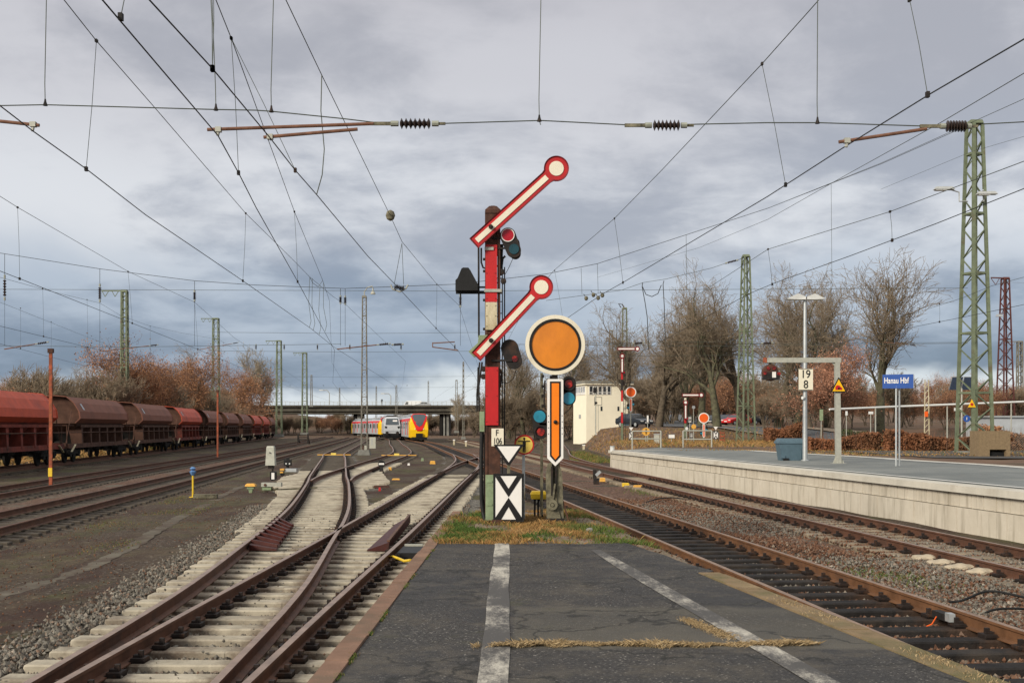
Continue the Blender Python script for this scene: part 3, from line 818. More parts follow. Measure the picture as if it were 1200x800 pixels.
# ---- soil island the signals stand on
def isl_z(x, y):
    if y < 22: top = PLATZ - .03
    else: top = PLATZ - .03 - .62 * smooth(22, 27.5, y)
    xl = edgeL(y) + .16; xr = polyat(TR['R1'], y) - 1.05
    e = smooth(xr, xr - .9, x) if x < xr else 0
    z = -.24 + (top + .24) * e
    if y > 21.8:
        e2 = smooth(xl - .35, xl + .45, x); z = -.24 + (z + .24) * e2
    return z + .018 * math.sin(x * 5.3 + y * 3.1) + .014 * math.sin(x * 11 - y * 7)
vs = []; ny, nxx = 60, 26
for j in range(ny + 1):
    y = 13.0 + (28.5 - 13.0) * j / ny
    a = (edgeL(y) + .165) if y < 21.8 else edgeL(y) + .165 - .55 * smooth(21.8, 23, y)
    if y < 15.9: a = rightlim(y) - .15
    b = polyat(TR['R1'], y) - .78
    for i in range(nxx + 1):
        x = a + (b - a) * i / nxx
        z = isl_z(x, y)
        if y < 16.4: z = min(z, PLATZ - .015)
        vs.append((x, y, z))
mb = MB().use('soil'); mb.add(vs, [(j * (nxx + 1) + i, j * (nxx + 1) + i + 1, (j + 1) * (nxx + 1) + i + 1, (j + 1) * (nxx + 1) + i) for j in range(ny) for i in range(nxx)])
mb.smooth = True; tag(mb.build('soil_island'), kind='structure')

# ---- far platform, on the right
PZ = .76
def pe(y): return 10.25 - .118 * (y - 22.3)
def pf(y): return lerp_tab([(-10, 21.5), (36.2, 16.5), (45.4, 15.5), (60.8, 13.4), (68, 9.5)], y)
t = thing('platform', (pe(62.5), 62.5, -.25), 'long cream stone platform with grey paving, carrying the station name sign', 'platform')
# wall of stone panels: lower course of tall slabs, upper course of shorter ones
mb = MB().use('panel')
y = -10
k = 0
while y < 62.5:
    yy = min(y + 1.0, 62.5)
    for (z0, z1, out, split) in ((-.30, .27, .06, 1), (.285, .60, .0, 2)):
        for q in range(split):
            a = y + (yy - y) * q / split + .014; b = y + (yy - y) * (q + 1) / split - .014
            o_ = out + random.uniform(-.006, .006)
            vs = [(pe(a) - o_, a, z0), (pe(b) - o_, b, z0), (pe(b) - o_, b, z1), (pe(a) - o_, a, z1),
                  (pe(a) + .2, a, z0), (pe(b) + .2, b, z0), (pe(b) + .2, b, z1), (pe(a) + .2, a, z1)]
            mb.add(vs, [(0, 1, 2, 3), (4, 7, 6, 5), (0, 4, 5, 1), (3, 2, 6, 7), (0, 3, 7, 4), (1, 5, 6, 2)])
    y = yy
mb.bbox((pe(62.5) - .03, 62.5, -.3), (9.3, 62.75, .6))
mb.use('wagblack'); wallstrip(mb, lambda y: pe(y) + .09, -10, 62.5, -.3, .6)
mb.use('panel')
mb.build('wall', t)
mb = MB().use('coping'); y = -10
while y < 62.6:
    yy = min(y + 2.0, 62.75)
    p = [(pe(y) - .12, y + .005), (pe(y) + .42, y + .005), (pe(yy) + .42, yy - .005), (pe(yy) - .12, yy - .005)]
    vs = [(a, b, .605) for a, b in p] + [(a, b, PZ) for a, b in p]
    mb.add(vs, [(0, 3, 2, 1), (4, 5, 6, 7), (0, 1, 5, 4), (1, 2, 6, 5), (2, 3, 7, 6), (3, 0, 4, 7)])
    y = yy
mb.bbox((pe(62.75) + .44, 62.4, .605), (9.4, 62.8, PZ))
mb.build('coping', t)
mb = MB().use('slabs'); vs = []; N = 74
for i in range(N + 1):
    y = -10 + (72.0) * i / N; b = pf(y)
    vs += [(pe(y) + .42, y, PZ - .006), ((pe(y) + b) / 2, y, PZ + .02), (b - .25, y, PZ - .006)]
mb.add(vs, [(3 * i + k, 3 * i + k + 1, 3 * i + k + 4, 3 * i + k + 3) for i in range(N) for k in (0, 1)])
# tapering end
vs = [(pe(62.0) + .42, 62, PZ - .007), (13.2, 62, PZ - .007), (12.4, 65, PZ - .007), (9.2, 70.5, PZ - .007), (6.0, 62.5, PZ - .007)]
mb.add(vs, [(0, 1, 2, 3, 4)])
mb.build('paving', t)
mb = MB().use('whiteline')
for f0, f1 in ((lambda y: pe(y) + .62, lambda y: pe(y) + .78), (lambda y: pf(y) - .62, lambda y: pf(y) - .32)):
    vs = []
    for i in range(N + 1):
        y = -10 + 72.0 * i / N; vs += [(f0(y), y, PZ + .012), (f1(y), y, PZ + .012)]
    mb.add(vs, [(2 * i, 2 * i + 1, 2 * i + 3, 2 * i + 2) for i in range(N)])
mb.build('edge_stripe', t)
mb = MB().use('coping'); vs = []
for i in range(N + 1):
    y = -10 + 72.0 * i / N; vs += [(pf(y) - .27, y, PZ + .012), (pf(y) + .1, y, PZ + .012), (pf(y) + .1, y, .3)]
mb.add(vs, [(3 * i + k, 3 * i + k + 1, 3 * i + k + 4, 3 * i + k + 3) for i in range(N) for k in (0, 1)])
mb.build('rear_edge', t)

# paved path and verge behind the platform, road with kerbs
strip('path', lambda y: 15.6 + .12 * (62 - y) * .5 + 1.6, lambda y: 45, 46, 61.5, .745, 'path', zf=lambda x, y, k: gz(x, y) + .03)
def band(name, pts, w, mname, lift):
    pts = [Vector((a, b, 0)) for a, b in pts]
    dense = []
    for i in range(len(pts) - 1):
        for k in range(12): dense.append(pts[i].lerp(pts[i + 1], k / 12))
    dense.append(pts[-1]); vs = []
    # smooth
    for _ in range(8):
        dense = [dense[0]] + [(dense[i - 1] + dense[i] * 2 + dense[i + 1]) / 4 for i in range(1, len(dense) - 1)] + [dense[-1]]
    for i, p in enumerate(dense):
        d = (dense[min(i + 1, len(dense) - 1)] - dense[max(0, i - 1)]).normalized(); n = Vector((d.y, -d.x, 0))
        for s in w:
            q = p + n * s; vs.append((q.x, q.y, gz(q.x, q.y) + lift))
    m = len(w)
    mb = MB().use(mname); mb.add(vs, [(i * m + k, i * m + k + 1, (i + 1) * m + k + 1, (i + 1) * m + k) for i in range(len(dense) - 1) for k in range(m - 1)])
    return tag(mb.build(name), kind='structure')
RP = [(80, 72), (50, 88), (33, 99), (24, 109), (20, 126), (23, 160), (31, 200), (42, 280), (60, 400)]
band('road', RP, (-3.2, -1.6, 0, 1.6, 3.2), 'road', .08)
for s in (-1, 1):
    w = sorted((s * 3.22, s * 3.42))
    o = band('road_kerb', RP, w, 'roadkerb', .17)
band('pavement', RP, (3.45, 4.5, 5.6), 'roadkerb', .13)

# ================================================================== SCATTERED STONES
def in_tracks(x, y):
    return False
def stones(name, n, region, size, matname, seed, zfun, tone=(0, 1)):
    r = np.random.default_rng(seed)
    base = np.array([(1, 0, 0), (-1, 0, 0), (0, 1, 0), (0, -1, 0), (0, 0, 1), (0, 0, -1)], float)
    fc = np.array([(0, 2, 4), (2, 1, 4), (1, 3, 4), (3, 0, 4), (2, 0, 5), (1, 2, 5), (3, 1, 5), (0, 3, 5)])
    pts = []
    while len(pts) < n:
        y = region[0] + (region[1] - region[0]) * r.random() ** 1.25
        x = r.uniform(region[2], region[3])
        z = zfun(x, y, r)
        if z is None: continue
        pts.append((x, y, z))
    pts = np.array(pts); n = len(pts)
    s = size * (.55 + .9 * r.random((n, 1, 1))) * np.ones((1, 1, 3)) * r.uniform(.65, 1.15, (n, 1, 3))
    v = base[None] * s * r.uniform(.7, 1.25, (n, 6, 1)) + r.normal(0, size * .15, (n, 6, 3))
    a = r.uniform(0, 6.28, n); b = r.uniform(-.7, .7, n)
    ca, sa, cb, sb = np.cos(a), np.sin(a), np.cos(b), np.sin(b)
    x = v[..., 0] * ca[:, None] - v[..., 1] * sa[:, None]; y = v[..., 0] * sa[:, None] + v[..., 1] * ca[:, None]; z = v[..., 2]
    y2 = y * cb[:, None] - z * sb[:, None]; z2 = y * sb[:, None] + z * cb[:, None]
    v = np.stack([x, y2, z2], -1) + pts[:, None, :]
    Fx = (fc[None] + (np.arange(n) * 6)[:, None, None]).reshape(-1, 3)
    tn = np.repeat(np.clip(r.beta(2, 2.2, n) * (tone[1] - tone[0]) + tone[0], 0, 1), 8)
    return tag(link(name, np_mesh(name, v.reshape(-1, 3), Fx, [M[matname]], False, None, tn)), kind='stuff')
def zA(x, y, r):
    a = polyat(TR['A'], y); b = polyat(TR['B'], y)
    if x < a - 2.05 - .16 * r.normal() or x > b + 1.55: return None
    if x < a - 1.4:    # shoulder
        t = (a - 1.4 - x) / .8
        return -.20 - .07 * t + r.normal(0, .012)
    return -.238 + r.normal(0, .008)
stones('ballast_stones', 52000, (7.5, 33, -9.5, -1.2), .027, 'stone_grey', 1, zA)
def zR(x, y, r):
    a = polyat(TR['R1'], y); b = polyat(TR['R2'], y)
    if x < a - 1.5 or x > b + 1.7 or (y < 13 and x < edgeR(y) + .03): return None
    for c in (a, b):
        for s in (-.7525, .7525):
            if abs(x - c - s) < .11: return None
    if a + 1.35 < x < b - 1.35:
        return -.21 + .05 * math.sin(x * 2 + y * .8) + r.normal(0, .012)
    if abs(x - b) < 1.35: return -.186 + r.normal(0, .008)
    return -.235 + r.normal(0, .008)
def zRg(x, y, r):
    if 5.4 < x < 7.4 and 13 < y < 19: return zR(x, y, r) and zR(x, y, r) + .01
    k = math.sin(x * 1.1 + y * .55) + math.sin(y * .8 - x * .4 + 2)
    if k < .1 + r.normal(0, .35): return None
    z = zR(x, y, r); return None if z is None else z + .006
def zT(x, y, r):
    a = polyat(TR['A'], y); b = polyat(TR['B'], y)
    if x < a - 1.5 or x > b + 1.3: return None
    for c in (a, b):
        for q in (-.7525, .7525):
            if abs(x - c - q) < .1: return None
    return -.152
stones('stray_stones', 450, (8, 30, -8, -1.2), .018, 'stone_grey', 6, zT, (0, .9))
stones('ballast_stones', 50000, (8.0, 36, 1.0, 9.8), .026, 'stone_red', 2, zR)
stones('ballast_stones', 24000, (8.0, 32, 1.0, 9.8), .026, 'stone_grey', 3, zRg)
def zY(x, y, r):
    if x > polyat(TR['A'], y) - 1.9: return None
    if abs(x - polyat(TR['L1'], y)) < 1.0: return None
    return -.262 + r.normal(0, .004)
stones('yard_gravel', 9000, (9, 45, -18, -4.5), .014, 'stone_red', 4, zY, (.0, 1))
def zI(x, y, r):
    if x < edgeL(y) + .2 or x > polyat(TR['R1'], y) - 1.0 or (y < 16.3 and x < rightlim(y)): return None
    z = isl_z(x, y); return z + .002
stones('loose_gravel', 3500, (13, 28, -1.2, 3), .014, 'stone_red', 5, zI, (.2, 1))

# ================================================================== GRASS
def blades(name, n, fn, hgt, wid, matname, seed, lean=.35, parent=None):
    r = np.random.default_rng(seed); V = []; T = []
    k = 0; tries = 0
    while k < n and tries < n * 30:
        tries += 1
        q = fn(r)
        if q is None: continue
        x, y, z, hs, tone = q
        h = hgt * hs * r.uniform(.5, 1.3); a = r.uniform(0, 2 * PI); w = wid * r.uniform(.6, 1.4)
        lx, ly = r.normal(0, lean) * h, r.normal(0, lean) * h
        c, s = math.cos(a) * w / 2, math.sin(a) * w / 2
        V += [(x - c, y - s, z - .005), (x + c, y + s, z - .005), (x + lx * .45 + c * .6, y + ly * .45 + s * .6, z + h * .6), (x + lx, y + ly, z + h)]
        T += [tone, tone]; k += 1
    o = np.arange(k)[:, None] * 4
    Fx = np.concatenate([o + [0, 1, 2], o + [0, 2, 3]], 1).reshape(-1, 3)
    return tag(link(name, np_mesh(name, np.array(V), Fx, [M[matname]], False, None, np.array(T))), kind='stuff')
def gi(r):
    y = r.uniform(16.1, 24.5); x = r.uniform(-1.15, 2.6)
    if x > polyat(TR['R1'], y) - 1.15: return None
    n = math.sin(x * 3.1 + y * 1.3) + math.sin(x * 1.4 - y * 2.1 + 1) + math.sin(x * 6.7 + y * 4.4) * .6
    dens = .55 + .3 * n - .35 * max(0, x - .9) - .1 * max(0, y - 20)
    if r.random() > dens or (x > 1.2 and r.random() < .45): return None
    tone = np.clip(.62 + .22 * math.sin(x * 2.3 + 1.0) + .18 * math.sin(y * 2.9 + x) + r.normal(0, .14), 0, 1)
    for cxx, cyy, rr in ((-.55, 18.2, .45), (.42, 17.2, .32), (1.55, 17.6, .33), (-.85, 19.2, .3), (-.35, 21, .5), (-1.0, 17.3, .2)):
        if (x - cxx) ** 2 / rr ** 2 + (y - cyy) ** 2 / (rr * 1.6) ** 2 < 1: tone = np.clip(r.normal(.15, .12), 0, 1)
    return x, y, isl_z(x, y), 1.0, tone
blades('grass', 26000, gi, .075, .011, 'blade', 11, .55)
def gs(r):
    x = r.uniform(-.30, 2.35)
    w = .010 + .030 * abs(math.sin(x * 4.1)) * abs(math.sin(x * 9.3 + 1)) + .012 * math.sin(x * 23)
    if math.sin(x * 7.7) + math.sin(x * 17.3 + 2) < -1.6 + r.normal(0, .2) or r.random() < .35 * abs(math.sin(x * 6.1)): return None
    if x > 1.15: w *= max(.2, 1 - (x - 1.15) * .35)
    y = 8.58 + .03 * math.sin(x * 3) + (x > 1.5) * .03 + r.normal(0, max(.003, w))
    if x < 0 and r.random() < .5: return None
    hs = r.choice([.6, 1.0, 1.0, 1.5]) * (.6 + .6 * abs(math.sin(x * 3.3 + 1)))
    return x, y, PLATZ + .008, hs, np.clip(r.normal(.55, .28), 0, 1)
blades('dry_grass', 13000, gs, .020, .0026, 'straw', 12, 1.1)
def gp(r):
    t = r.random()
    x = 1.50 + .22 * t + r.normal(0, .035); y = 9.75 - .85 * t + r.normal(0, .07)
    return x, y, PLATZ + .008, .7, np.clip(r.normal(.5, .25), 0, 1)
blades('dry_grass', 2200, gp, .018, .003, 'straw', 13, 1.2)
def gk(r):
    y = r.choice([7.45, 7.9, 8.1, 9.9, 10.6]) + r.normal(0, .15); x = edgeR(y) - .12 + r.normal(0, .05)
    return x, y, PLATZ + .01, .8, np.clip(r.normal(.55, .25), 0, 1)
blades('dry_grass', 600, gk, .025, .005, 'straw', 14, .7)
def ge(r):
    y = r.uniform(7.4, 16); x = edgeL(y) + .17 + r.normal(0, .012)
    if math.sin(y * 2.7) + math.sin(y * 7.1) < .3: return None
    return x, y, PLATZ, .5, np.clip(r.normal(.3, .2), 0, 1)
blades('kerb_weeds', 1200, ge, .035, .006, 'blade', 15, .6)
def gb(r):
    if r.random() < .5:
        x, y = r.normal(5.9, .35), r.normal(17.5, .9); z = -.2
    else:
        p = G(680, 575, -.2) if r.random() < .5 else G(755, 576, -.2); x, y, z = p.x + r.normal(0, .3), p.y + r.normal(0, 1.0), -.22
    return x, y, z, .8, np.clip(r.normal(.22, .15), 0, 1)
blades('weeds', 1800, gb, .06, .010, 'blade', 16, .6)
# grassy patch between the far tracks, left of the platform end
def gf(r):
    p = G(r.uniform(668, 722), r.uniform(529, 542), -.2)
    return p.x, p.y, -.22, 1.0, np.clip(r.normal(.42, .2), 0, 1)
blades('rough_grass', 5000, gf, .16, .03, 'blade', 17, .6)
def gy(r):
    x, y = r.uniform(-16, -5), r.uniform(10, 42)
    if x > polyat(TR['A'], y) - 3.2 or abs(x - polyat(TR['L1'], y)) < 1.5: return None
    n = math.sin(x * .9 + y * .33) + math.sin(x * 1.9 - y * .5 + 2)
    if n < .7 + r.normal(0, .3): return None
    return x, y, -.265, .6, np.clip(r.normal(.40, .18), 0, 1)
blades('sparse_weeds', 7000, gy, .04, .012, 'blade', 18, .7)
# ================================================================== SIGNALS IN FRONT
SD = 19.7
def S(px, py, dy=0.0):
    k = SD / F
    return Vector(((px - 600) * k, SD + dy, H + (500 - py) * k))
K = SD / F
def sb(mb, x0, y0, x1, y1, d0, d1):
    a = S(x0, y0, d0); b = S(x1, y1, d1); return mb.bbox(a, b)
def hull(c0, r0, c1, r1, n=14):
    """outline round two circles, pixels"""
    (x0, y0), (x1, y1) = c0, c1
    a = math.atan2(y1 - y0, x1 - x0)
    pts = []
    for i in range(n + 1):
        t = a + PI / 2 + PI * i / n; pts.append((x0 + math.cos(t) * r0, y0 + math.sin(t) * r0))
    for i in range(n + 1):
        t = a - PI / 2 + PI * i / n; pts.append((x1 + math.cos(t) * r1, y1 + math.sin(t) * r1))
    return pts
def arm_outline(e0, c, w, r, n=28):
    """blade from end e0 to disc centre c; returns outline"""
    a = math.atan2(c[1] - e0[1], c[0] - e0[0]); ux, uy = math.cos(a), math.sin(a); nx, ny = -uy, ux
    pts = [(e0[0] + nx * w, e0[1] + ny * w)]
    al = math.asin(min(.95, w / r)); pts2 = []
    pts2.append((c[0] - ux * (r * math.cos(al) + w * .45) + nx * w, c[1] - uy * (r * math.cos(al) + w * .45) + ny * w))
    for i in range(n + 1):
        t = (PI - al * 1.15) - (2 * PI - 2 * al * 1.15) * i / n
        pts2.append((c[0] + (ux * math.cos(t) + nx * math.sin(t)) * r, c[1] + (uy * math.cos(t) + ny * math.sin(t)) * r))
    pts2.append((c[0] - ux * (r * math.cos(al) + w * .45) - nx * w, c[1] - uy * (r * math.cos(al) + w * .45) - ny * w))
    pts += pts2
    pts.append((e0[0] - nx * w, e0[1] - ny * w))
    return pts
def lens_on(mb, x, y, r, dy, n=24, rim=None):
    mb.disc(S(x, y, dy), r * K, .02, n)

def blade(parent, e0, c, w, r, rin, pivot, dy=-.16, name='signal_arm'):
    out = arm_outline(e0, c, w, r)
    mb = MB().use('red'); mb.poly([S(x, y, dy) for x, y in out], .03); arm = mb.build(name, parent)
    # raised dark rim round the edge
    n = len(out); cxm = sum(p[0] for p in out) / n
    ml = MB().use('dred')
    inner = arm_outline((e0[0] + (c[0] - e0[0]) * .012, e0[1] + (c[1] - e0[1]) * .012), c, w - 1.5, r - 1.6)
    for i in range(n):
        j = (i + 1) % n
        a, b, c2, d2 = out[i], out[j], inner[j], inner[i]
        vs = [S(*a, dy - .022), S(*b, dy - .022), S(*c2, dy - .004), S(*d2, dy - .004)]
        ml.add(vs + [S(*a, dy + .035), S(*b, dy + .035)], [(0, 1, 2, 3), (0, 4, 5, 1)])
    ml.build('arm_rim', arm)
    a = math.atan2(c[1] - e0[1], c[0] - e0[0]); ux, uy = math.cos(a), math.sin(a); nx, ny = -uy, ux
    L = math.hypot(c[0] - e0[0], c[1] - e0[1]); hw = 3.1
    s0, s1 = 4.5, L - r - .2
    mb = MB().use('cream')
    mb.poly([S(e0[0] + ux * s + nx * q, e0[1] + uy * s + ny * q, dy - .012) for s, q in ((s0, hw), (s1, hw), (s1, -hw), (s0, -hw))], .01)
    mb.build('white_stripe', arm)
    mb = MB().use('cream'); mb.disc(S(*c, dy - .012), rin * K, .01, 32); mb.build('white_disc', arm)
    mb = MB().use('iron'); mb.disc(S(*pivot, dy - .06), 2.6 * K, .30, 14); mb.disc(S(*pivot, dy - .09), 1.2 * K, .04, 8)
    mb.build('pivot', arm)
    return arm

t = thing('semaphore_signal', S(578, 612), 'tall red and white semaphore signal with two raised arms, standing beside the X board', 'signal')
# mast: two channels with lattice between
mb = MB().use('rust')
for x0, x1 in ((568.3, 571.4), (582.8, 586.2)):
    sb(mb, x0, 612, x1, 247, 0, .20)
for i in range(18):
    y0 = 606 - i * 20.0; mb.bar(S(571, y0, .19), S(583, y0 - 17, .19), .035, .012)
sb(mb, 571, 556, 583, 498, .015, .03)
sb(mb, 571, 300, 583, 247, .015, .03)
sb(mb, 571, 430, 583, 386, .015, .03)
mb.build('mast', t)
mb = MB().use('boxgreen'); sb(mb, 569, 611, 578.6, 556, -.05, -.005); sb(mb, 578.8, 611, 586.5, 556.5, -.03, -.001)
for y in (563, 590): sb(mb, 571, y, 577, y + 2, -.062, -.05)
mb.build('base_casing', t)
mb = MB().use('rust')
mb.taper(S(577.6, 250, .10), (.27, .27), (.27, .27), .06)
mb.taper(S(577.6, 246, .10), (.27, .27), (.13, .13), .075)
mb.taper(S(577.6, 241.3, .10), (.13, .13), (.05, .05), .02)
mb.taper(S(577.6, 268, .10), (.235, .235), (.235, .235), .27)
mb.build('mast_cap', t)
for (x0, y0, x1, y1, m_, lab) in ((569, 430, 584, 498, 'red', 'plain red mast plate, lowest'), (569, 287, 582.5, 354, 'red', 'red mast plate below the upper arm'), (569, 354.3, 582.5, 386.5, 'creamdirty', 'stained cream mast plate')):
    mb = MB().use(m_); sb(mb, x0, y1, x1, y0, -.035, -.02)
    mb.use('iron')
    for yy in (y0 + 4, (y0 + y1) / 2, y1 - 4): mb.disc(S(x0 + 1.5, yy, -.042), .008, .008, 6); mb.disc(S(x1 - 1.5, yy, -.042), .008, .008, 6)
    o = mb.build('mast_plate', t); o['label'] = lab
mb = MB().use('galvwarm')
sb(mb, 567.5, 342.5, 588, 339, -.06, .24); sb(mb, 568, 293.5, 578.5, 290, -.06, .22)
mb.build('bracket', t)
# green casing behind the lower arm
mb = MB().use('boxgreen')
mb.poly([S(x, y, -.05) for x, y in ((549, 412), (560, 402), (561, 393), (573, 392.5), (573, 404), (556, 419))], .05)
mb.build('arm_casing', t)
blade(t, (555.6, 286.9), (651.6, 200), 7.5, 14.6, 8.5, (575.4, 268))
blade(t, (558.0, 418.6), (634, 337.8), 7.2, 13.9, 8.2, (575.6, 399.7))
# spectacle plates
mb = MB().use('iron'); mb.poly([S(x, y, -.03) for x, y in hull((595.2, 276.3), 9.3, (602, 293.5), 8.6)], .05)
mb.bar(S(576, 291, 0), S(598, 291, -.01), .03); mb.bar(S(576, 279, .02), S(590, 279, .0), .035)
sp = mb.build('spectacle', t)
mb = MB().use('redlens'); mb.disc(S(595.1, 275.9, -.045), 7.0 * K, .02); mb.build('red_lens', sp)
mb = MB().use('white'); mb.ring(S(595.1, 275.9, -.05), 7.0 * K, 7.9 * K, .03); mb.build('lens_ring', sp)
mb = MB().use('darklens'); mb.disc(S(602.2, 292.2, -.045), 6.0 * K, .02); mb.build('blue_green_lens', sp)
mb = MB().use('iron')
mb.poly([S(x, y, .10) for x, y in hull((602.5, 284), 6.5, (604, 295), 6.5)], .16); mb.build('lamp_housing', t)
mb = MB().use('iron'); mb.poly([S(x, y, -.03) for x, y in hull((597.3, 408), 10.3, (602.6, 423), 9.4)], .05)
mb.bar(S(576, 422.5, 0), S(600, 422.5, -.04), .045, .03)
sp = mb.build('spectacle', t)
mb = MB().use('redglow'); mb.disc(S(603.4, 420.5, -.045), 3.6 * K, .02)
mb.build('red_lens', sp)
mb = MB().use('iron'); sb(mb, 596, 430, 606, 404, .10, .28); mb.build('lamp_housing', t)
# hooded counterweight box on a bracket to the left
mb = MB().use('black')
mb.poly([S(x, y, -.10) for x, y in ((534, 341), (534, 329), (536.5, 326.5), (541, 315.5), (543, 314.3), (549.2, 314.5), (551.5, 317.5), (558.5, 330.5), (560, 333), (560, 341))], .30)
mb.bar(S(534, 342.2, .05), S(570, 342.2, .05), .05, .05)
mb.bar(S(559, 336, .06), S(570, 336, .06), .03)
mb.tube([S(539.5, 341, .05), S(539.5, 352, .05)], .012, 6)
mb.build('hooded_box', t)
# rods, cable pipes and stays
def rod(name, pts, r, m_='iron', n=6):
    mb = MB().use(m_); mb.tube(pts, r, n); return mb.build(name, t)
rod('pull_rod', [S(560.8, 290, .02), S(561.2, 395, .02)], .017)
rod('pull_rod', [S(563.9, 290, .05), S(563.9, 307, .05), S(566, 313, .05), S(569, 314, .05)], .016)
rod('pull_rod', [S(565, 424, .02), S(561, 452, .02), S(561.5, 482, .02)], .016)
rod('pull_rod', [S(562, 424, .05), S(558.8, 462, .05), S(559, 482, .05)], .014)
rod('lamp_guide_rod', [S(591.2, 311, .2), S(591.2, 540, .2)], .011)
rod('lamp_guide_rod', [S(585.0, 300, .2), S(585.4, 540, .2)], .007, 'galvwarm')
rod('lamp_hoist_rod', [S(584.3, 262, .14), S(584.3, 320, .14)], .014)
rod('pull_rod', [S(586.5, 322, .1), S(589, 302, .1), S(592, 299, .1)], .02)
rod('pull_rod', [S(588, 285, .12), S(587, 305, .12), S(585, 312, .12)], .028)
rod('lamp_cable', [S(601, 302, .1), S(596, 313, .12), S(592, 320, .14)], .005)
rod('lamp_cable', [S(605, 433, .1), S(601, 444, .1), S(594, 449, .12), S(588, 447, .14)], .007)
rod('pull_rod', [S(585.5, 432, .08), S(588, 438, .08), S(586, 452, .08)], .02)
mb = MB().use('iron')
for (x, y) in ((567.5, 303), (567.5, 317), (567.5, 351), (567.5, 385), (584.6, 312), (584.6, 368), (567.5, 431), (585, 441), (567, 440), (585.5, 452)):
    mb.box(S(x, y, .08), (.05, .06, .04))
mb.build('rod_guides', t)['kind'] = 'stuff'
for (x, y) in ((566.5, 432), (566.5, 441), (588, 318), (590, 329)):
    mb = MB().use('iron'); mb.lathe(S(x, y, .06), [(.02, -.05), (.05, -.045), (.05, .045), (.02, .05)], 10, 'y'); mb.build('pulley', t)
mb = MB().use('boxgreen'); sb(mb, 562, 505.5, 567.6, 482, -.03, .10); mb.build('cable_box', t)
mb = MB().use('black'); mb.tube([S(564.5, 505, .03), S(563.8, 540, .03), S(564.2, 585, .03), S(566, 600, .02), S(569, 612, -.02)], .034, 8); mb.build('cable_pipe', t)
mb = MB().use('rubber'); mb.tube([S(567.7, 509, .05), S(567.6, 600, .05), S(569, 612, .03)], .016, 6); mb.build('cable_pipe', t)
rod('stay_rod', [S(560, 430, .05), S(559.2, 470, .05)], .010)
# ladder at the back
mb = MB().use('iron')
for x in (573.5, 588.5): mb.bar(S(x, 606, .62), S(x, 290, .34), .018, .03)
for i in range(22):
    f = i / 22; y = 600 - 305 * f; d = .62 - .28 * f; mb.bar(S(573.5, y, d), S(588.5, y, d), .014)
mb.build('ladder', t)
mb = MB().use('cream'); sb(mb, 576, 522.4, 590.2, 501.8, -.055, -.045)
ns = mb.build('number_plate', t)
text_obj('plate_lettering', 'F', .155, S(582.6, 507.2, -.06), ns, 'black', .80)
text_obj('plate_lettering', '106', .155, S(583.1, 516.8, -.06), ns, 'black', .68)
mb = MB().use('rust'); sb(mb, 566, 616, 589, 609, -.06, .28); mb.bbox(S(577, 612, -.1), S(588, 607.5, -.28)); mb.build('footing', t)

# ---------------- board with the two chevrons and triangle
def flat(mb, pts, dy, th=.006):
    return mb.poly([S(x, y, dy) for x, y in pts], th)
t = thing('signal_board', S(596, 612, -.2), 'white board with two black chevrons meeting as an X, inverted triangle above it', 'sign')
mb = MB().use('mossy'); sb(mb, 594.3, 614, 598, 522, -.14, -.09); mb.build('post', t)
mb = MB().use('black'); sb(mb, 578.2, 610, 613.8, 554.2, -.20, -.17); bd = mb.build('board', t)
mb = MB().use('white'); sb(mb, 580.9, 607.2, 611.2, 556.9, -.206, -.2005); mb.build('white_face', bd)
mb = MB().use('black')
flat(mb, [(580.9, 556.9), (586.6, 556.9), (596, 571.5), (605.4, 556.9), (611.2, 556.9), (611.2, 558.2), (596, 581.3), (580.9, 558.2)], -.212)
mb.build('chevron', bd)
mb = MB().use('black')
flat(mb, [(580.9, 607.2), (580.9, 604.6), (596, 582.0), (611.2, 604.6), (611.2, 607.2), (604.4, 607.2), (596, 592.6), (587.5, 607.2)], -.212)
mb.build('chevron', bd)
mb = MB().use('black'); flat(mb, [(578.6, 520.4), (613.8, 520.4), (598, 543.8), (594, 543.8)], -.19, .02); tb = mb.build('triangle_board', t)
mb = MB().use('white'); flat(mb, [(583.0, 522.4), (609.4, 522.4), (596.2, 541.0)], -.195); mb.build('white_face', tb)

# ---------------- round yellow board with a figure
t = thing('round_sign', S(614, 608, .5), 'round pale yellow sign with red rim and black outstretched figure on a grey pole', 'sign')
mb = MB().use('galv'); mb.tube([S(614, 610, .55), S(614, 512, .55)], .026, 10); mb.build('pole', t)
cx, cy = 614.6, 521.4
mb = MB().use('signyellow'); mb.disc(S(cx, cy, .48), 12.0 * K, .015, 40); fd = mb.build('plate', t)
mb = MB().use('red'); mb.ring(S(cx, cy, .472), 10.2 * K, 12.0 * K, .007, 40); mb.build('rim', fd)
mb = MB().use('black')
mb.disc(S(cx, cy - 7.4, .472), 1.3 * K, .006, 12)
flat(mb, [(cx - 7.2, cy - 4.9), (cx + 7.2, cy - 4.9), (cx + 7.2, cy - 3.8), (cx + 1.9, cy - 3.5), (cx + 1.6, cy + 9), (cx + .35, cy + 9), (cx + .1, cy + 2), (cx - .1, cy + 2), (cx - .35, cy + 9), (cx - 1.6, cy + 9), (cx - 1.9, cy - 3.5), (cx - 7.2, cy - 3.8)], .473)
flat(mb, [(cx - .5, cy - 6.5), (cx + .5, cy - 6.5), (cx + .5, cy - 4.8), (cx - .5, cy - 4.8)], .4735)
mb.build('figure', fd)

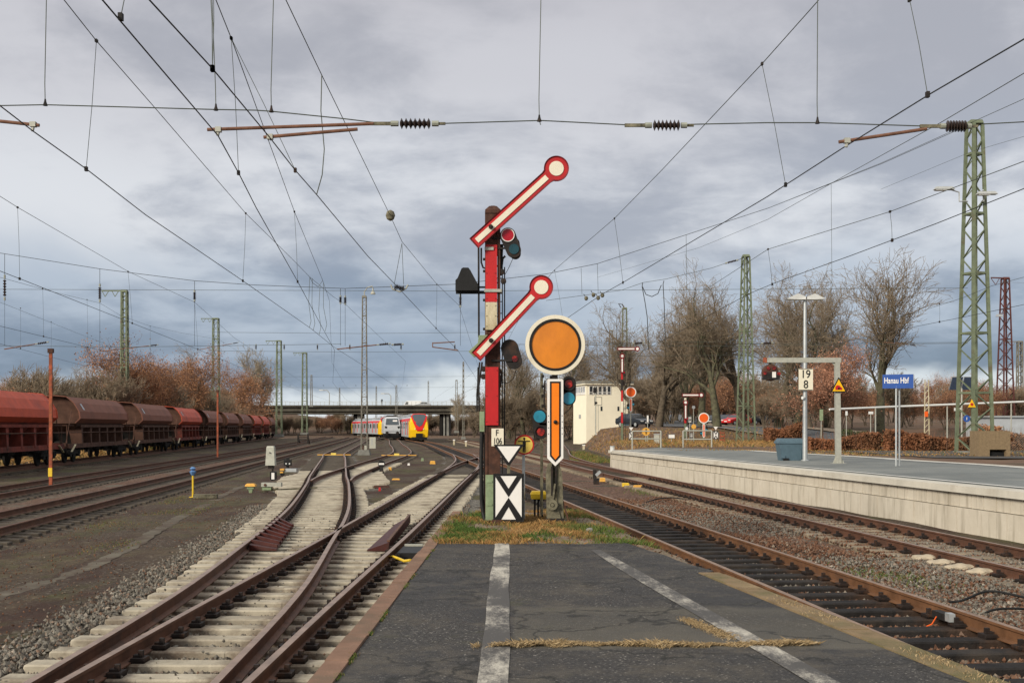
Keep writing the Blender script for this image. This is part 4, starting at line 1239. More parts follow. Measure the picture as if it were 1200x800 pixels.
# ---------------- distant signal with the orange disc
t = thing('disc_signal', S(650, 612, -.1), 'large round orange signal disc with white rim above an orange arrow blade', 'signal')
mb = MB().use('iron'); sb(mb, 647, 462, 653.4, 434, -.08, -.03); mb.bar(S(646, 440, 0), S(646, 560, 0), .05); mb.build('upper_mast', t)
c = S(650.2, 404.6, -.14)
mb = MB().use('cream'); mb.ring(c, 30.2 * K, 34.8 * K, .05, 48); rim = mb.build('disc_rim', t)
mb = MB().use('black'); mb.ring(c + Vector((0, -.006, 0)), 27.3 * K, 30.3 * K, .04, 48); mb.build('black_ring', rim)
mb = MB().use('orange')
vs = []; n = 48
for j, rr in enumerate((0, .35, .7, 1.0)):
    for k in range(n):
        a = 2 * PI * k / n; vs.append(c + Vector((math.cos(a) * 27.4 * K * rr, .012 - .012 * (1 - rr), math.sin(a) * 27.4 * K * rr)))
mb.add(vs, [(j * n + k, j * n + (k + 1) % n, (j + 1) * n + (k + 1) % n, (j + 1) * n + k) for j in range(3) for k in range(n)])
mb.use('mossy'); mb.disc(c + Vector((0, .035, 0)), 30 * K, .01, 40)
mb.smooth = True; mb.build('orange_disc', t)
def arrow(mb, x0, x1, y0, ysh, ytip, dy, th, cut=1.2):
    xm = (x0 + x1) / 2
    return mb.poly([S(x, y, dy) for x, y in ((x0, y0 + cut), (x0 + cut, y0), (x1 - cut, y0), (x1, y0 + cut), (x1, ysh), (xm, ytip), (x0, ysh))], th)
mb = MB().use('white'); arrow(mb, 640.9, 659.6, 444.5, 536.2, 545.5, -.18, .03)
mb.use('black')
for i in range(4):
    for x in (642.3, 658.2): mb.disc(S(x, 487 + i * 7, -.187), .008, .008, 6)
ab = mb.build('arrow_blade', t)
mb = MB().use('black'); arrow(mb, 644.0, 656.6, 447.2, 533.8, 540.8, -.187, .006, .2); mb.build('black_outline', ab)
mb = MB().use('orange2'); arrow(mb, 646.1, 654.5, 449.4, 532.8, 537.8, -.194, .006, .2); mb.build('orange_stripe', ab)
mb = MB().use('black'); mb.lathe(S(650.3, 494.3, -.22), [(.01, -.02), (.035, -.005), (.035, .03), (.02, .05)], 14, 'y'); mb.build('pivot', ab)
for (a, b, red, blu, nm) in (((666.3, 449.3), (666.3, 466.6), (666.3, 449.8), (666.3, 466.6), 'upper right'), ((632.2, 487.6), (633.6, 505.8), (633.6, 505.8), (632.2, 487.8), 'lower left')):
    mb = MB().use('iron'); mb.poly([S(x, y, -.04) for x, y in hull(a, 8.6, b, 8.4)], .04)
    xb = 655 if a[0] > 650 else 645
    mb.bar(S(xb, (a[1] + b[1]) / 2, -.02), S(a[0], (a[1] + b[1]) / 2, -.02), .04)
    o = mb.build('spectacle', t); o['label'] = nm + ' spectacle with blue and red glasses'
    mb = MB().use('bluelens'); mb.disc(S(*blu, -.055), 7.0 * K, .02, 28); mb.build('blue_lens', o)
    mb = MB().use('iron'); mb.ring(S(*red, -.07), 6.4 * K, 8.0 * K, .06, 28); mb.use('redglow'); mb.disc(S(*red, -.05), 4.6 * K, .012, 22)
    mb.build('red_lens', o)
    mb = MB().use('iron'); mb.lathe(S((a[0] + b[0]) / 2, (a[1] + b[1]) / 2 + 4, .16), [(.05, -.14), (.10, -.12), (.11, .12), (.06, .16)], 12, 'y'); mb.build('lamp_housing', t)
mb = MB().use('mossy'); mb.bar(S(635.2, 604, .25), S(635.2, 436, .25), .05, .06)
mb.use('iron')
for y in (440, 452, 463, 475): mb.box(S(636.5, y, .22), (.05, .05, .05))
mb.tube([S(639, 445, .2), S(638, 470, .2), S(639.5, 480, .2)], .014, 6)
mb.build('lamp_guide_post', t)
rod('lamp_cable', [S(661, 485, .02), S(667, 480, .02), S(671, 474, .02)], .006)
rod('lamp_cable', [S(633, 513, 0), S(637, 518, 0), S(642, 517, 0)], .006)
# cast base with gear
mb = MB().use('mossy')
mb.poly([S(x, y, -.06) for x, y in ((641, 612), (639.6, 556), (642, 544), (646.5, 540), (648, 612))], .22)
mb.poly([S(x, y, -.05) for x, y in ((652.5, 612), (652.5, 540), (656, 546), (658.8, 556), (660.5, 612))], .20)
sb(mb, 645, 610, 656, 541, .0, .08)
mb.use('iron'); sb(mb, 645.5, 580, 647.5, 546, -.09, -.04); sb(mb, 650.5, 575, 652, 543, -.09, -.04)
mb.build('base_casting', t)
mb = MB().use('mossy'); mb.ring(S(646.8, 590.5, -.16), 2.6 * K, 6.2 * K, .05, 20); mb.disc(S(646.8, 590.5, -.18), 2.0 * K, .08, 10)
mb.bar(S(646.8, 590.5, -.13), S(650, 566, -.13), .03); mb.build('pulley', t)
mb = MB().use('mossy'); mb.poly([S(x, y, -.08) for x, y in ((641, 607), (645, 590), (653, 590), (657, 607))], .03); mb.build('stiffener', t)
mb = MB().use('iron'); sb(mb, 637.5, 618, 664.5, 609.5, -.14, .26); sb(mb, 640, 609.5, 661, 606.5, -.11, .2); mb.build('foot', t)
mb = MB().use('rust'); mb.bar(S(657, 578, .0), S(667, 613, -.05), .025); mb.build('stay', t)

# small capped stub between the two signals
t = thing('point_lantern', S(632, 606, .6), 'squat yellow capped box on dark legs between the two signals', 'lantern box')
mb = MB().use('yellow'); 
mb.taper(S(632, 586.5, .6), (.27, .27), (.29, .29), .08); mb.taper(S(632, 581, .6), (.30, .30), (.24, .24), .055)
mb.build('cap', t)
mb = MB().use('iron')
sb(mb, 626, 588.6, 639, 585.5, .5, .72)
for x in (627.5, 631.5, 636.5): sb(mb, x - 1.1, 608, x + 1.1, 588, .56, .62)
mb.build('stand', t)
mb = MB().use('galvwarm'); sb(mb, 629, 591, 630.4, 587.5, .48, .52); mb.build('lock', t)

# loose stones by the signals
for (px, py, w_, h_, m_, lab, dz) in ((691, 624.5, .13, .10, 'concrete', 'grey round stone lying on the dirt right of the disc signal', 0), (691, 631, .16, .04, 'soil', 'flat tan stone in front of the grey round stone', 0)):
    p = G(px, py, PLATZ - .04)
    bm = bmesh.new(); bmesh.ops.create_icosphere(bm, subdivisions=2, radius=1)
    for v in bm.verts: v.co = Vector((v.co.x * w_ / 2, v.co.y * w_ / 2, v.co.z * h_ / 2)) * random.uniform(.88, 1.1)
    me = bpy.data.meshes.new('stone'); bm.to_mesh(me); bm.free(); me.materials.append(M[m_])
    o = link('stone', me); o.location = (p.x, p.y, isl_z(p.x, p.y) + h_ * .35); tag(o, lab, 'stone')

# ---------------- rusty rail ramps in the track
def ramp_plate(name, pts_lo, h0, ribs, label):
    pass
# ribbed dark red cover inside the left track
pA = [G(293, 644, -.12), G(342, 644, -.12)]
t = thing('ribbed_cover', G(318, 640, -.15), 'ribbed dark red steel cover against the left rail of the curving track', 'track cover')
mb = MB().use('rust_plate')
q = [G(292, 644.5, -.14), G(324, 645, -.14), G(344, 617, -.14), G(326, 612, -.14)]
hts = [.10, .03, .03, .10]
lo = q; hi = [p + Vector((0, 0, hh)) for p, hh in zip(q, hts)]
mb.add(lo + hi, [(0, 3, 2, 1), (4, 5, 6, 7), (0, 1, 5, 4), (1, 2, 6, 5), (2, 3, 7, 6), (3, 0, 4, 7)])
mb.build('plate', t)
for i in range(8):
    f = (i + .5) / 8
    a = hi[0].lerp(hi[3], f); b = hi[1].lerp(hi[2], f)
    mb = MB().use('rust_plate'); mb.bar(a + Vector((0, 0, .03)), b + Vector((0, 0, .02)), .05, .06); mb.build('rib', t)
t = thing('wedge_cover', G(455, 640, -.15), 'dark red wedge shaped steel cover leaning on the right rail near the platform', 'track cover')
mb = MB().use('rust_plate')
lo = [G(430, 645.5, -.15), G(455, 645.5, -.15), G(481, 612, -.15), G(463, 617, -.15)]
hi = [lo[0] + Vector((0, 0, .02)), lo[1] + Vector((.02, 0, .16)), lo[2] + Vector((0, 0, .16)), lo[3] + Vector((0, 0, .06))]
mb.add(lo + hi, [(0, 3, 2, 1), (4, 5, 6, 7), (0, 1, 5, 4), (1, 2, 6, 5), (2, 3, 7, 6), (3, 0, 4, 7)])
mb.build('plate', t)
mb = MB().use('rail'); mb.bar(hi[1] + Vector((-.02, 0, .02)), hi[2] + Vector((-.02, 0, .02)), .05, .03); mb.build('edge_bar', t)
# point machine pit box and yellow cable beside the rail
t = thing('drain_box', G(477, 650, -.1), 'black open box between the near rail and the platform edge', 'track box')
mb = MB().use('black'); 
a = G(470, 652, -.12); mb.bbox((a.x - .06, a.y - .05, -.26), (a.x + .30, a.y + 1.0, -.05)); mb.build('box_body', t)
mb = MB().use('galvwarm'); mb.bbox((a.x - .04, a.y + 1.02, -.22), (a.x + .28, a.y + 1.12, -.02)); mb.build('end_plate', t)
mb = MB().use('yellow'); mb.tube([G(455, 652.5, -.1), G(461, 652, -.05), G(467, 654, -.06), G(474, 657, -.04), G(481, 656, .0)], .022, 8)
tag(mb.build('yellow_cable'), 'short yellow cable running from the rail to the platform edge', 'cable')
# black cables snaking right of the timber track
def cable(pts, r, label):
    mb = MB().use('rubber'); pts = [Vector(p) for p in pts]
    d = []
    for i in range(len(pts) - 1):
        p0 = pts[max(0, i - 1)]; p1 = pts[i]; p2 = pts[i + 1]; p3 = pts[min(len(pts) - 1, i + 2)]
        for k in range(8):
            u = k / 8
            d.append(.5 * ((2 * p1) + (p2 - p0) * u + (2 * p0 - 5 * p1 + 4 * p2 - p3) * u * u + (3 * p1 - p0 - 3 * p2 + p3) * u ** 3))
    d.append(pts[-1]); mb.tube(d, r, 8); return tag(mb.build('cable', smooth=True), label, 'cable')
cable([G(1112, 705, -.2), G(1128, 703, -.16), G(1150, 694, -.10), G(1166, 692.5, -.08), G(1185, 696, -.1), G(1215, 703, -.16)], .016, 'black cable arching over the gravel right of the timber track')
cable([G(1150, 720, -.2), G(1165, 714, -.15), G(1185, 712.5, -.14), G(1215, 714, -.16)], .015, 'second black cable lying lower on the gravel at the right edge')
cable([G(745, 592, -.2), G(758, 588, -.17), G(772, 584, -.14), G(790, 583, -.13), G(808, 586, -.18)], .018, 'thin black cable on the rusty ballast beyond the timber track')
# rail joint box on the timber track
t = thing('rail_contact', G(1118, 722, -.05), 'grey and black rail contact box clamped inside the right rail', 'rail contact')
p = G(1118, 719, -.06)
mb = MB().use('iron'); mb.box(p + Vector((-.12, 0, -.02)), (.10, .34, .08), Matrix.Rotation(.11, 3, 'Z')); mb.build('clamp', t)
mb = MB().use('galv'); mb.box(p + Vector((-.13, -.22, .0)), (.07, .12, .09)); mb.build('housing', t)
mb = MB().use('farorange'); mb.tube([p + Vector((-.2, 0, -.03)), p + Vector((-.28, -.08, -.1)), p + Vector((-.33, -.05, -.13))], .007, 6); mb.build('lead', t)
# whitish stones laid along the wall track
for i, (px, py) in enumerate(((1117, 659), (1138, 665), (1162, 670.5), (1188, 676))):
    p = G(px, py, -.2)
    bm = bmesh.new(); bmesh.ops.create_icosphere(bm, subdivisions=3, radius=1)
    for v in bm.verts: v.co = Vector((v.co.x * .24, v.co.y * .17, v.co.z * .06)) * (1 + .12 * math.sin(v.co.x * 7 + i) + random.uniform(-.03, .03))
    me = bpy.data.meshes.new('stone'); bm.to_mesh(me); bm.free(); me.materials.append(M['white_concrete'])
    o = link('sandbag_stone', me); o.location = (p.x - .36, p.y + .25, -.150)
    tag(o, ['pale flat lump beside the wall track, farthest of the row of four', 'pale flat lump beside the wall track, second farthest of four', 'pale flat lump beside the wall track, second nearest of four', 'pale flat lump beside the wall track, nearest the right edge'][i], 'stone', 'pale lumps beside the wall track')
# ================================================================== MASTS, PLATFORM FURNITURE, FAR SIGNALS
def lattice(name, base, h, wb, wt, mname, label, cat='mast', group=None, rot=0, panels=None, leg=.09, br=.045, topcap=True):
    t = thing(name, base, label, cat, group)
    b = Vector(base); rm = Matrix.Rotation(rot, 3, 'Z')
    def cor(f, i):
        w = (wb + (wt - wb) * f) / 2
        s = ((-1, -1), (1, -1), (1, 1), (-1, 1))[i % 4]
        return b + rm @ Vector((s[0] * w, s[1] * w, f * h))
    for i in range(4):
        mb = MB().use(mname); mb.bar(cor(0, i), cor(1, i), leg); mb.build('leg', t)
    n = panels or int(h / (wb * .95))
    mb = MB().use(mname)
    for k in range(n):
        f0, f1 = k / n, (k + 1) / n
        for i in range(4):
            if (k + i) % 2 == 0: mb.bar(cor(f0, i), cor(f1, i + 1), br, br * .5)
            else: mb.bar(cor(f0, i + 1), cor(f1, i), br, br * .5)
    for k in range(0, n + 1, max(1, n // 5)):
        f = k / n
        for i in range(4): mb.bar(cor(f, i), cor(f, i + 1), br * 1.4)
    mb.build('bracing', t)
    if topcap:
        mb = MB().use(mname); mb.taper(b + Vector((0, 0, h)), (wt * 1.3, wt * 1.3), (wt * 1.1, wt * 1.1), .18); mb.build('head', t)
    mb = MB().use('concrete'); mb.taper(b + Vector((0, 0, -.35)), (wb + .5, wb + .5), (wb + .35, wb + .35), .42); mb.build('footing', t)
    return t
def mastat(px, ybase, ytop, d, wb, wt, mname, label, **kw):
    b = P(px, ybase, d); top = P(px, ytop, d)
    b.z = min(b.z, gz(b.x, b.y) + .05) if ybase is None else b.z
    return lattice('lattice_mast', (b.x, b.y, b.z), top.z - b.z, wb, wt, mname, label, **kw), b, top

big, b, top = mastat(1142, 530, 146, 57, 1.22, .52, 'mastgreen', 'tall green lattice mast rising behind the stone planter', rot=.32, leg=.15, br=.07, panels=22)
# lamps on the big mast
for s, px in ((-1, 1098), (1, 1158)):
    mb = MB().use('grey'); q = P(1134 if s < 0 else 1150, 236, 56.6); e = P(1124 if s < 0 else 1153, 236, 56.4)
    mb.tube([q, e, e + Vector((0, 0, .45)), P(1115 if s < 0 else 1152, 222.5, 56.3)], .035, 6)
    a = P(px if s < 0 else 1148, 220.5 if s < 0 else 226, 56.2)
    mb.taper(a + Vector((.35, 0, -.08)), (1.0, .35), (.8, .22), .14)
    mb.use('railwhite'); mb.taper(a + Vector((.2, 0, -.13)), (.55, .25), (.6, .3), .05)
    mb.build('floodlight', big)
mb = MB().use('warnyellow'); mb.poly([P(x, y, 56.15) for x, y in ((1134.5, 477), (1143.5, 477), (1139, 467.5))], .02); mb.use('red'); mb.disc(P(1139, 473.5, 56.12), .07, .02, 8); mb.build('warning_plate', big)
mb = MB().use('blue'); mb.disc(P(1133, 490.3, 56.15), .17, .03, 20); mb.use('white'); mb.box(P(1133, 490.3, 56.12), (.03, .01, .14)); mb.build('round_plate', big)

m2, b2, top2 = mastat(874, 519, 301, 95, 1.15, .46, 'mastgreen', 'green lattice mast between the bare trees, left of the lamp post', rot=.3, leg=.13, br=.06, panels=20)
m3, b3, top3 = mastat(1178, 503, 327, 118, 1.35, .55, 'mastred', 'red-brown lattice mast with a side arm near the right edge', rot=.2, leg=.13, br=.07, panels=20)
mb = MB().use('mastred'); a = top3 + Vector((0, 0, .1)); mb.bar(a, a + Vector((-1.5, 0, .05)), .12); mb.bar(a + Vector((-1.5, 0, 0)), a + Vector((-1.0, 0, -.7)), .05); mb.bar(a + Vector((-1.0, 0, -.7)), a + Vector((-.6, 0, 0)), .05); mb.build('side_arm', m3)
mb = MB().use('galv'); q = P(1171, 371, 117); mb.taper(q, (.7, .3), (.5, .2), .25); mb.build('floodlight', m3)
m4, b4, top4 = mastat(732, 515, 362, 150, 1.0, .5, 'mastgreen', 'green lattice mast with a crooked top behind the far semaphore', leg=.12, br=.06)
mb = MB().use('iron'); mb.tube([top4, top4 + Vector((-.3, 0, .6)), top4 + Vector((-.8, 0, .7)), top4 + Vector((-.5, 0, .2))], .07, 6); mb.build('top_bracket', m4)
m5, b5, top5 = mastat(716, 505, 388, 190, .8, .5, 'mastgrey', 'grey mast among the bare trees left of the far semaphore', leg=.12)
def portal_mast(px, yb, yt, d, label, side=-1, mname='mastgreen', w=.62):
    t_, b_, tp = mastat(px, yb, yt, d, w, w * .75, mname, label, leg=.13, br=.07)
    L = 2.2; mb = MB().use(mname)
    mb.bar(tp + Vector((0, 0, .1)), tp + Vector((side * L, 0, .1)), .11)
    for k in (0, 1):
        a0 = tp + Vector((side * (L - .05 - k * .95), 0, .05)); mb.bar(a0, a0 + Vector((-side * .28, 0, -.5)), .05); mb.bar(a0 + Vector((-side * .28, 0, -.5)), a0 + Vector((-side * .6, 0, 0)), .05)
    mb.build('top_arm', t_)
    return t_, b_, tp
mA, bA, tA = portal_mast(146, 519, 342, 108, 'green lattice mast rising behind the brown hopper wagons, with a short top arm')
mB, bB, tB = portal_mast(253, 513, 374, 166, 'grey green mast with top arm behind the middle of the wagon row', mname='mastgreen', w=1.0)
mC, bC, tC = portal_mast(327, 509, 400, 185, 'pale green mast with top arm just right of the last wagon', w=.9)
mD, bD, tD = portal_mast(357, 507, 414, 215, 'thinner mast with top arm by the left end of the bridge', w=1.0)
mE, bE, tE = portal_mast(1195, 500, 401, 150, 'grey mast with top arm at the right picture edge', mname='mastgrey', w=.7)
# lamp lattice mast in the middle
t, b, tp = mastat(427, 528, 349, 92, .50, .30, 'mastgrey', 'slim pale lattice lamp mast with swan neck between the trains and the points', leg=.06, br=.035, panels=34)
mb = MB().use('galvwarm'); mb.tube([tp, tp + Vector((0, 0, .5)), tp + Vector((.25, 0, .85)), tp + Vector((.65, 0, .95)), tp + Vector((.70, 0, .8))], .045, 6)
mb.lathe(tp + Vector((.70, 0, .3)), [(.22, 0), (.16, .15), (.06, .3), (.05, .5)], 12); mb.build('swan_neck_lamp', t)
# small far poles near and on the bridge
for i, (px, yb, yt, d, w_, lab) in enumerate(((365, 475, 440, 280, .5, 'short lattice pole at the left end of the bridge'), (464.5, 500, 452, 270, .45, 'thin grey pole seen above the silver locomotive'), (441, 500, 453, 330, .4, 'faint thin pole behind the bridge left of the silver locomotive'), (535, 505, 446, 240, .6, 'grey green lattice mast in front of the right half of the bridge'), (543, 512, 425, 170, .25, 'slim pole right of the yellow train'), (398, 500, 455, 330, .4, 'faint pole behind the bridge left of the lamp mast'), (502, 500, 447, 340, .45, 'thin pole above the yellow train behind the bridge'))):
    mastat(px, yb, yt, d, w_, w_ * .6, 'mastgrey', lab, leg=.09, br=.05, panels=14)
# street lamps on the bridge
for (px, yt, lab) in ((386, 457, 'curved street lamp standing on the bridge, left one'), (458, 461, 'small street lamp on the bridge above the silver locomotive')):
    a = P(px, 474, 292); h = (474 - yt) * 292 / F
    t = thing('street_lamp', a, lab, 'street lamp')
    mb = MB().use('grey'); mb.tube([a, a + Vector((0, 0, h * .8)), a + Vector((-.6, 0, h)), a + Vector((-1.8, 0, h))], .11, 6); mb.build('pole', t)
    mb = MB().use('galv'); mb.taper(a + Vector((-2.1, 0, h - .15)), (1.1, .4), (.9, .3), .3); mb.build('lamp_head', t)

# ---------------- platform lamp with number board
a = P(943.4, 540, 42.6); a.z = PZ
t = thing('platform_lamp', a, 'tall silver lamp post with two wing shades above the 19 and 8 board', 'lamp post')
hz = P(943, 352, 42.6).z
mb = MB().use('galv'); mb.tube([a, (a.x, a.y, hz)], .095, 14, .06); mb.lathe(a, [(.16, 0), (.16, .04), (.11, .06)], 12); mb.build('pole', t, smooth='auto')
for s in (-1, 1):
    mb = MB().use('railwhite'); e = Vector((a.x + s * .02, a.y, hz + .02))
    mb.add([e + Vector((0, -.22, .1)), e + Vector((0, .22, .1)), e + Vector((s * .30, .25, .22)), e + Vector((s * .30, -.25, .22)), e + Vector((s * .72, .2, .02)), e + Vector((s * .72, -.2, .02)),
            e + Vector((0, -.22, .0)), e + Vector((0, .22, .0)), e + Vector((s * .35, .2, .0)), e + Vector((s * .35, -.2, .0))],
           [(0, 1, 2, 3), (3, 2, 4, 5), (6, 9, 8, 7), (9, 5, 4, 8), (0, 3, 9, 6), (3, 5, 9), (1, 7, 8, 2), (2, 8, 4)])
    mb.build('lamp_shade', t)
mb = MB().use('railwhite'); mb.tube([P(940.2, 466, 42.45), P(942, 466, 42.5)], .06, 8); mb.build('speaker_knob', t)
t = thing('number_board', P(944.2, 457, 42.4), 'cream board with black figures 19 over 8 fixed to the lamp post', 'sign')
mb = MB().use('cream'); mb.bbox(P(936.2, 457.2, 42.42), P(952.4, 431.8, 42.46)); bd = mb.build('board', t)
mb = MB().use('black')
mb.poly([P(x, y, 42.415) for x, y in ((936.4, 457), (952.2, 457), (952.2, 456.4), (936.4, 456.4))], .004); mb.poly([P(x, y, 42.415) for x, y in ((936.4, 432.6), (952.2, 432.6), (952.2, 432.0), (936.4, 432.0))], .004)
mb.build('board_edge', bd)
text_obj('figures', '19', .43, P(944.2, 438.6, 42.41), bd, 'black', .88)
text_obj('figures', '8', .43, P(944.4, 450.6, 42.41), bd, 'black', .88)
# bin
a = P(926, 539.5, 43.2); a.z = PZ
t = thing('waste_bin', a, 'blue grey plastic grit bin with a lid standing at the foot of the lamp post', 'bin')
mb = MB().use('binblue'); mb.taper(a, (.80, .62), (.98, .74), .66); mb.box(a + Vector((.32, -.345, .36)), (.04, .03, .6)); mb.box(a + Vector((-.36, -.35, .15)), (.16, .05, .1)); mb.build('body', t)
mb = MB().use('binblue'); mb.taper(a + Vector((0, 0, .662)), (1.08, .82), (1.04, .78), .08); mb.taper(a + Vector((0, 0, .743)), (1.02, .76), (.88, .6), .11); mb.build('lid', t)
mb = MB().use('black'); mb.box(a + Vector((-.25, -.35, .05)), (.2, .06, .1)); mb.build('foot_shade', t)  # raised black block, its colour stands in for shade in a foot opening
# gantry with the hanging light box
a = P(983, 543, 39.6); a.z = PZ
t = thing('gantry', a, 'grey L shaped gantry on the platform with its beam reaching left', 'gantry')
mb = MB().use('galvwarm'); h1 = P(0, 419.3, 39.6).z; h0 = P(0, 424.6, 39.6).z
mb.bbox(P(896, 424.6, 39.5), P(984.3, 419.3, 39.66)); mb.build('beam', t)
mb = MB().use('rustpost'); mb.bbox(P(895.4, 424.6, 39.49), P(897.5, 419.3, 39.67)); mb.build('beam_end', t)
mb = MB().use('galvwarm')
xb0, xb1 = P(979.3, 0, 39.6).x, P(985.3, 0, 39.6).x; xt0, xt1 = P(978, 0, 39.6).x, P(983.5, 0, 39.6).x
zt = h0 - .002
mb.add([(xb0, 39.5, PZ), (xb1, 39.5, PZ), (xb1, 39.68, PZ), (xb0, 39.68, PZ), (xt0, 39.5, zt), (xt1, 39.5, zt), (xt1, 39.68, zt), (xt0, 39.68, zt)], [(0, 3, 2, 1), (4, 5, 6, 7), (0, 1, 5, 4), (1, 2, 6, 5), (2, 3, 7, 6), (3, 0, 4, 7)])
mb.build('column', t)
mb = MB().use('galvwarm'); mb.poly([P(x, y, 39.56) for x, y in ((974.5, 424.7), (979, 424.7), (979, 430))], .03)
for s in (-1, 1): mb.poly([(a.x - .02 + s * .09, 39.56, PZ + .28), (a.x - .02 + s * .2, 39.56, PZ + .02), (a.x - .02 + s * .09, 39.56, PZ + .02)], .03)
mb.bbox((a.x - .26, 39.42, PZ), (a.x + .24, 39.76, PZ + .02)); mb.build('gusset', t)
t = thing('signal_lantern', P(903, 436, 39.6), 'dark round signal lantern with red lights hanging from the left end of the gantry', 'signal lantern')
c = P(902.5, 436.5, 39.6)
mb = MB().use('iron'); mb.tube([P(902.5, 424.7, 39.6), c], .03, 6); mb.build('hanger', t)
mb = MB().use('rust'); mb.lathe(c + Vector((0, -.12, 0)), [(.05, -.02), (.27, 0), (.30, .1), (.28, .28), (.1, .34)], 18, 'y'); mb.use('iron'); mb.box(c + Vector((.03, 0, -.12)), (.56, .3, .26)); mb.build('housing', t)
for (dx, dz) in ((-.10, .14), (.10, .16), (.27, -.05), (-.21, -.02)):
    mb = MB().use('redglow'); mb.disc(c + Vector((dx, -.17, dz)), .06, .05, 12); mb.build('red_lens', t)
mb = MB().use('white'); mb.box(c + Vector((.10, -.165, -.08)), (.13, .02, .2)); mb.build('white_plate', t)
t = thing('warning_sign', P(983, 459, 39.45), 'yellow triangular warning sign with black rim on the gantry column', 'sign')
def tri(px0, px1, yb, yt, d):
    return [P(px0, yb, d), P(px1, yb, d), P((px0 + px1) / 2, yt, d)]
mb = MB().use('black'); mb.poly(tri(973.6, 992.4, 459.3, 441.5, 39.44), .015); pl = mb.build('plate', t)
mb = MB().use('warnyellow'); mb.poly(tri(975.6, 990.4, 458.2, 444.2, 39.43), .006); mb.build('yellow_face', pl)
mb = MB().use('red'); mb.poly([P(x, y, 39.423) for x, y in ((979, 456.6), (979, 453.2), (981, 451), (984, 451.5), (985, 453), (987, 454.5), (987, 456.6))], .004); mb.use('black'); mb.poly([P(x, y, 39.42) for x, y in ((981.5, 456.5), (982.3, 453.5), (985.5, 454.5), (984.5, 455.6))], .004); mb.build('symbol', pl)
# station name sign (turned slightly)
a = P(1051.8, 546.5, 36.6); a.z = PZ
t = thing('station_sign', a, 'blue station name sign with white letters on two silver posts', 'sign')
zs0 = P(0, 455.6, 36.6).z; zs1 = P(0, 438.6, 36.6).z
for px in (1050.2, 1053.9):
    q = P(px, 546, 36.6 + (px - 1050) * .03); mb = MB().use('galv'); mb.tube([(q.x, q.y, PZ), (q.x, q.y, zs0 + .1)], .032, 10); mb.build('post', t)
rm = Matrix.Rotation(R(-20), 3, 'Z'); cc = Vector((P(1052.3, 0, 36.6).x, 36.6, (zs0 + zs1) / 2 + .01))
mb = MB().use('blue'); mb.box(cc, (.95, .09, zs1 - zs0 - .02), rm); bd = mb.build('board', t)
fr = rm @ Vector((0, -.052, 0))
text_obj('lettering', 'Hanau Hbf', .265, cc + fr + rm @ Vector((-.43, 0, .02)), bd, 'white', .66, rz=R(-20), align='LEFT')
mb = MB().use('grey'); mb.box(cc + rm @ Vector((.482, 0, 0)), (.012, .1, zs1 - zs0), rm); mb.build('end_cap', bd)
# planter
a = P(1160, 535, 50.5); a.z = PZ - .03
t = thing('planter', a, 'large tan exposed-aggregate concrete planter with a dark slot below, beside the green mast', 'planter')
w_ = 1.40; h_ = 1.14
mb = MB().use('plantconc')
for (x0, x1, y0, y1, z0, z1) in ((-.7, .7, -.5, -.40, .32, h_), (-.7, .7, .40, .5, .0, h_), (-.7, -.6, -.4, .4, .32, h_), (.6, .7, -.4, .4, .32, h_), (-.7, -.22, -.5, .4, .0, .318), (.52, .7, -.5, .4, .0, .318), (-.6, .6, -.4, .4, .30, .45)):
    mb.bbox(a + Vector((x0, y0, z0)), a + Vector((x1, y1, z1)))
mb.build('trough', t)
mb = MB().use('soilbank'); mb.bbox(a + Vector((-.59, -.39, .46)), a + Vector((.59, .39, h_ - .08))); mb.build('soil', t)
mb = MB().use('black'); mb.bbox(a + Vector((-.2, -.3, .02)), a + Vector((.5, .3, .2))); mb.build('slot_shade', t)  # solid black block, paints the shade inside the slot
# solar panel on a pole
a = P(1127, 520, 62)
t = thing('solar_panel', (a.x, a.y, .72), 'tilted solar panel on a pole left of the big green mast', 'solar panel')
mb = MB().use('galvwarm'); mb.tube([(a.x, a.y, .7), (a.x, a.y, P(0, 450, 62).z)], .05, 8); mb.build('pole', t)
rm = Matrix.Rotation(R(35), 3, 'X'); c = P(1127, 449, 61.8)
for s in (-1, 1):
    mb = MB().use('galv'); mb.box(c + Vector((s * .33 + .02, 0, 0)), (.62, .03, .86), rm); mb.use('solar'); mb.box(c + rm @ Vector((s * .33 + .02, -.02, 0)), (.56, .012, .80), rm); mb.build('panel', t)
# white tubular rail
t = thing('pipe_rail', P(1100, 500, 82), 'long white tube on low posts running behind the brown hedge', 'railing')
pts = [P(972, 479.5, 79.5), P(986, 479, 80), P(1056, 476, 82), P(1200, 470.5, 84), P(1290, 467, 86)]
mb = MB().use('railwhite'); mb.tube(pts, .075, 8); mb.build('tube', t)
for p in (P(1026, 477.5, 81), P(1110, 474, 82.8), P(1185, 471, 83.8)):
    mb = MB().use('galvwarm'); mb.tube([(p.x, p.y, .6), p], .05, 6); mb.build('post', t)
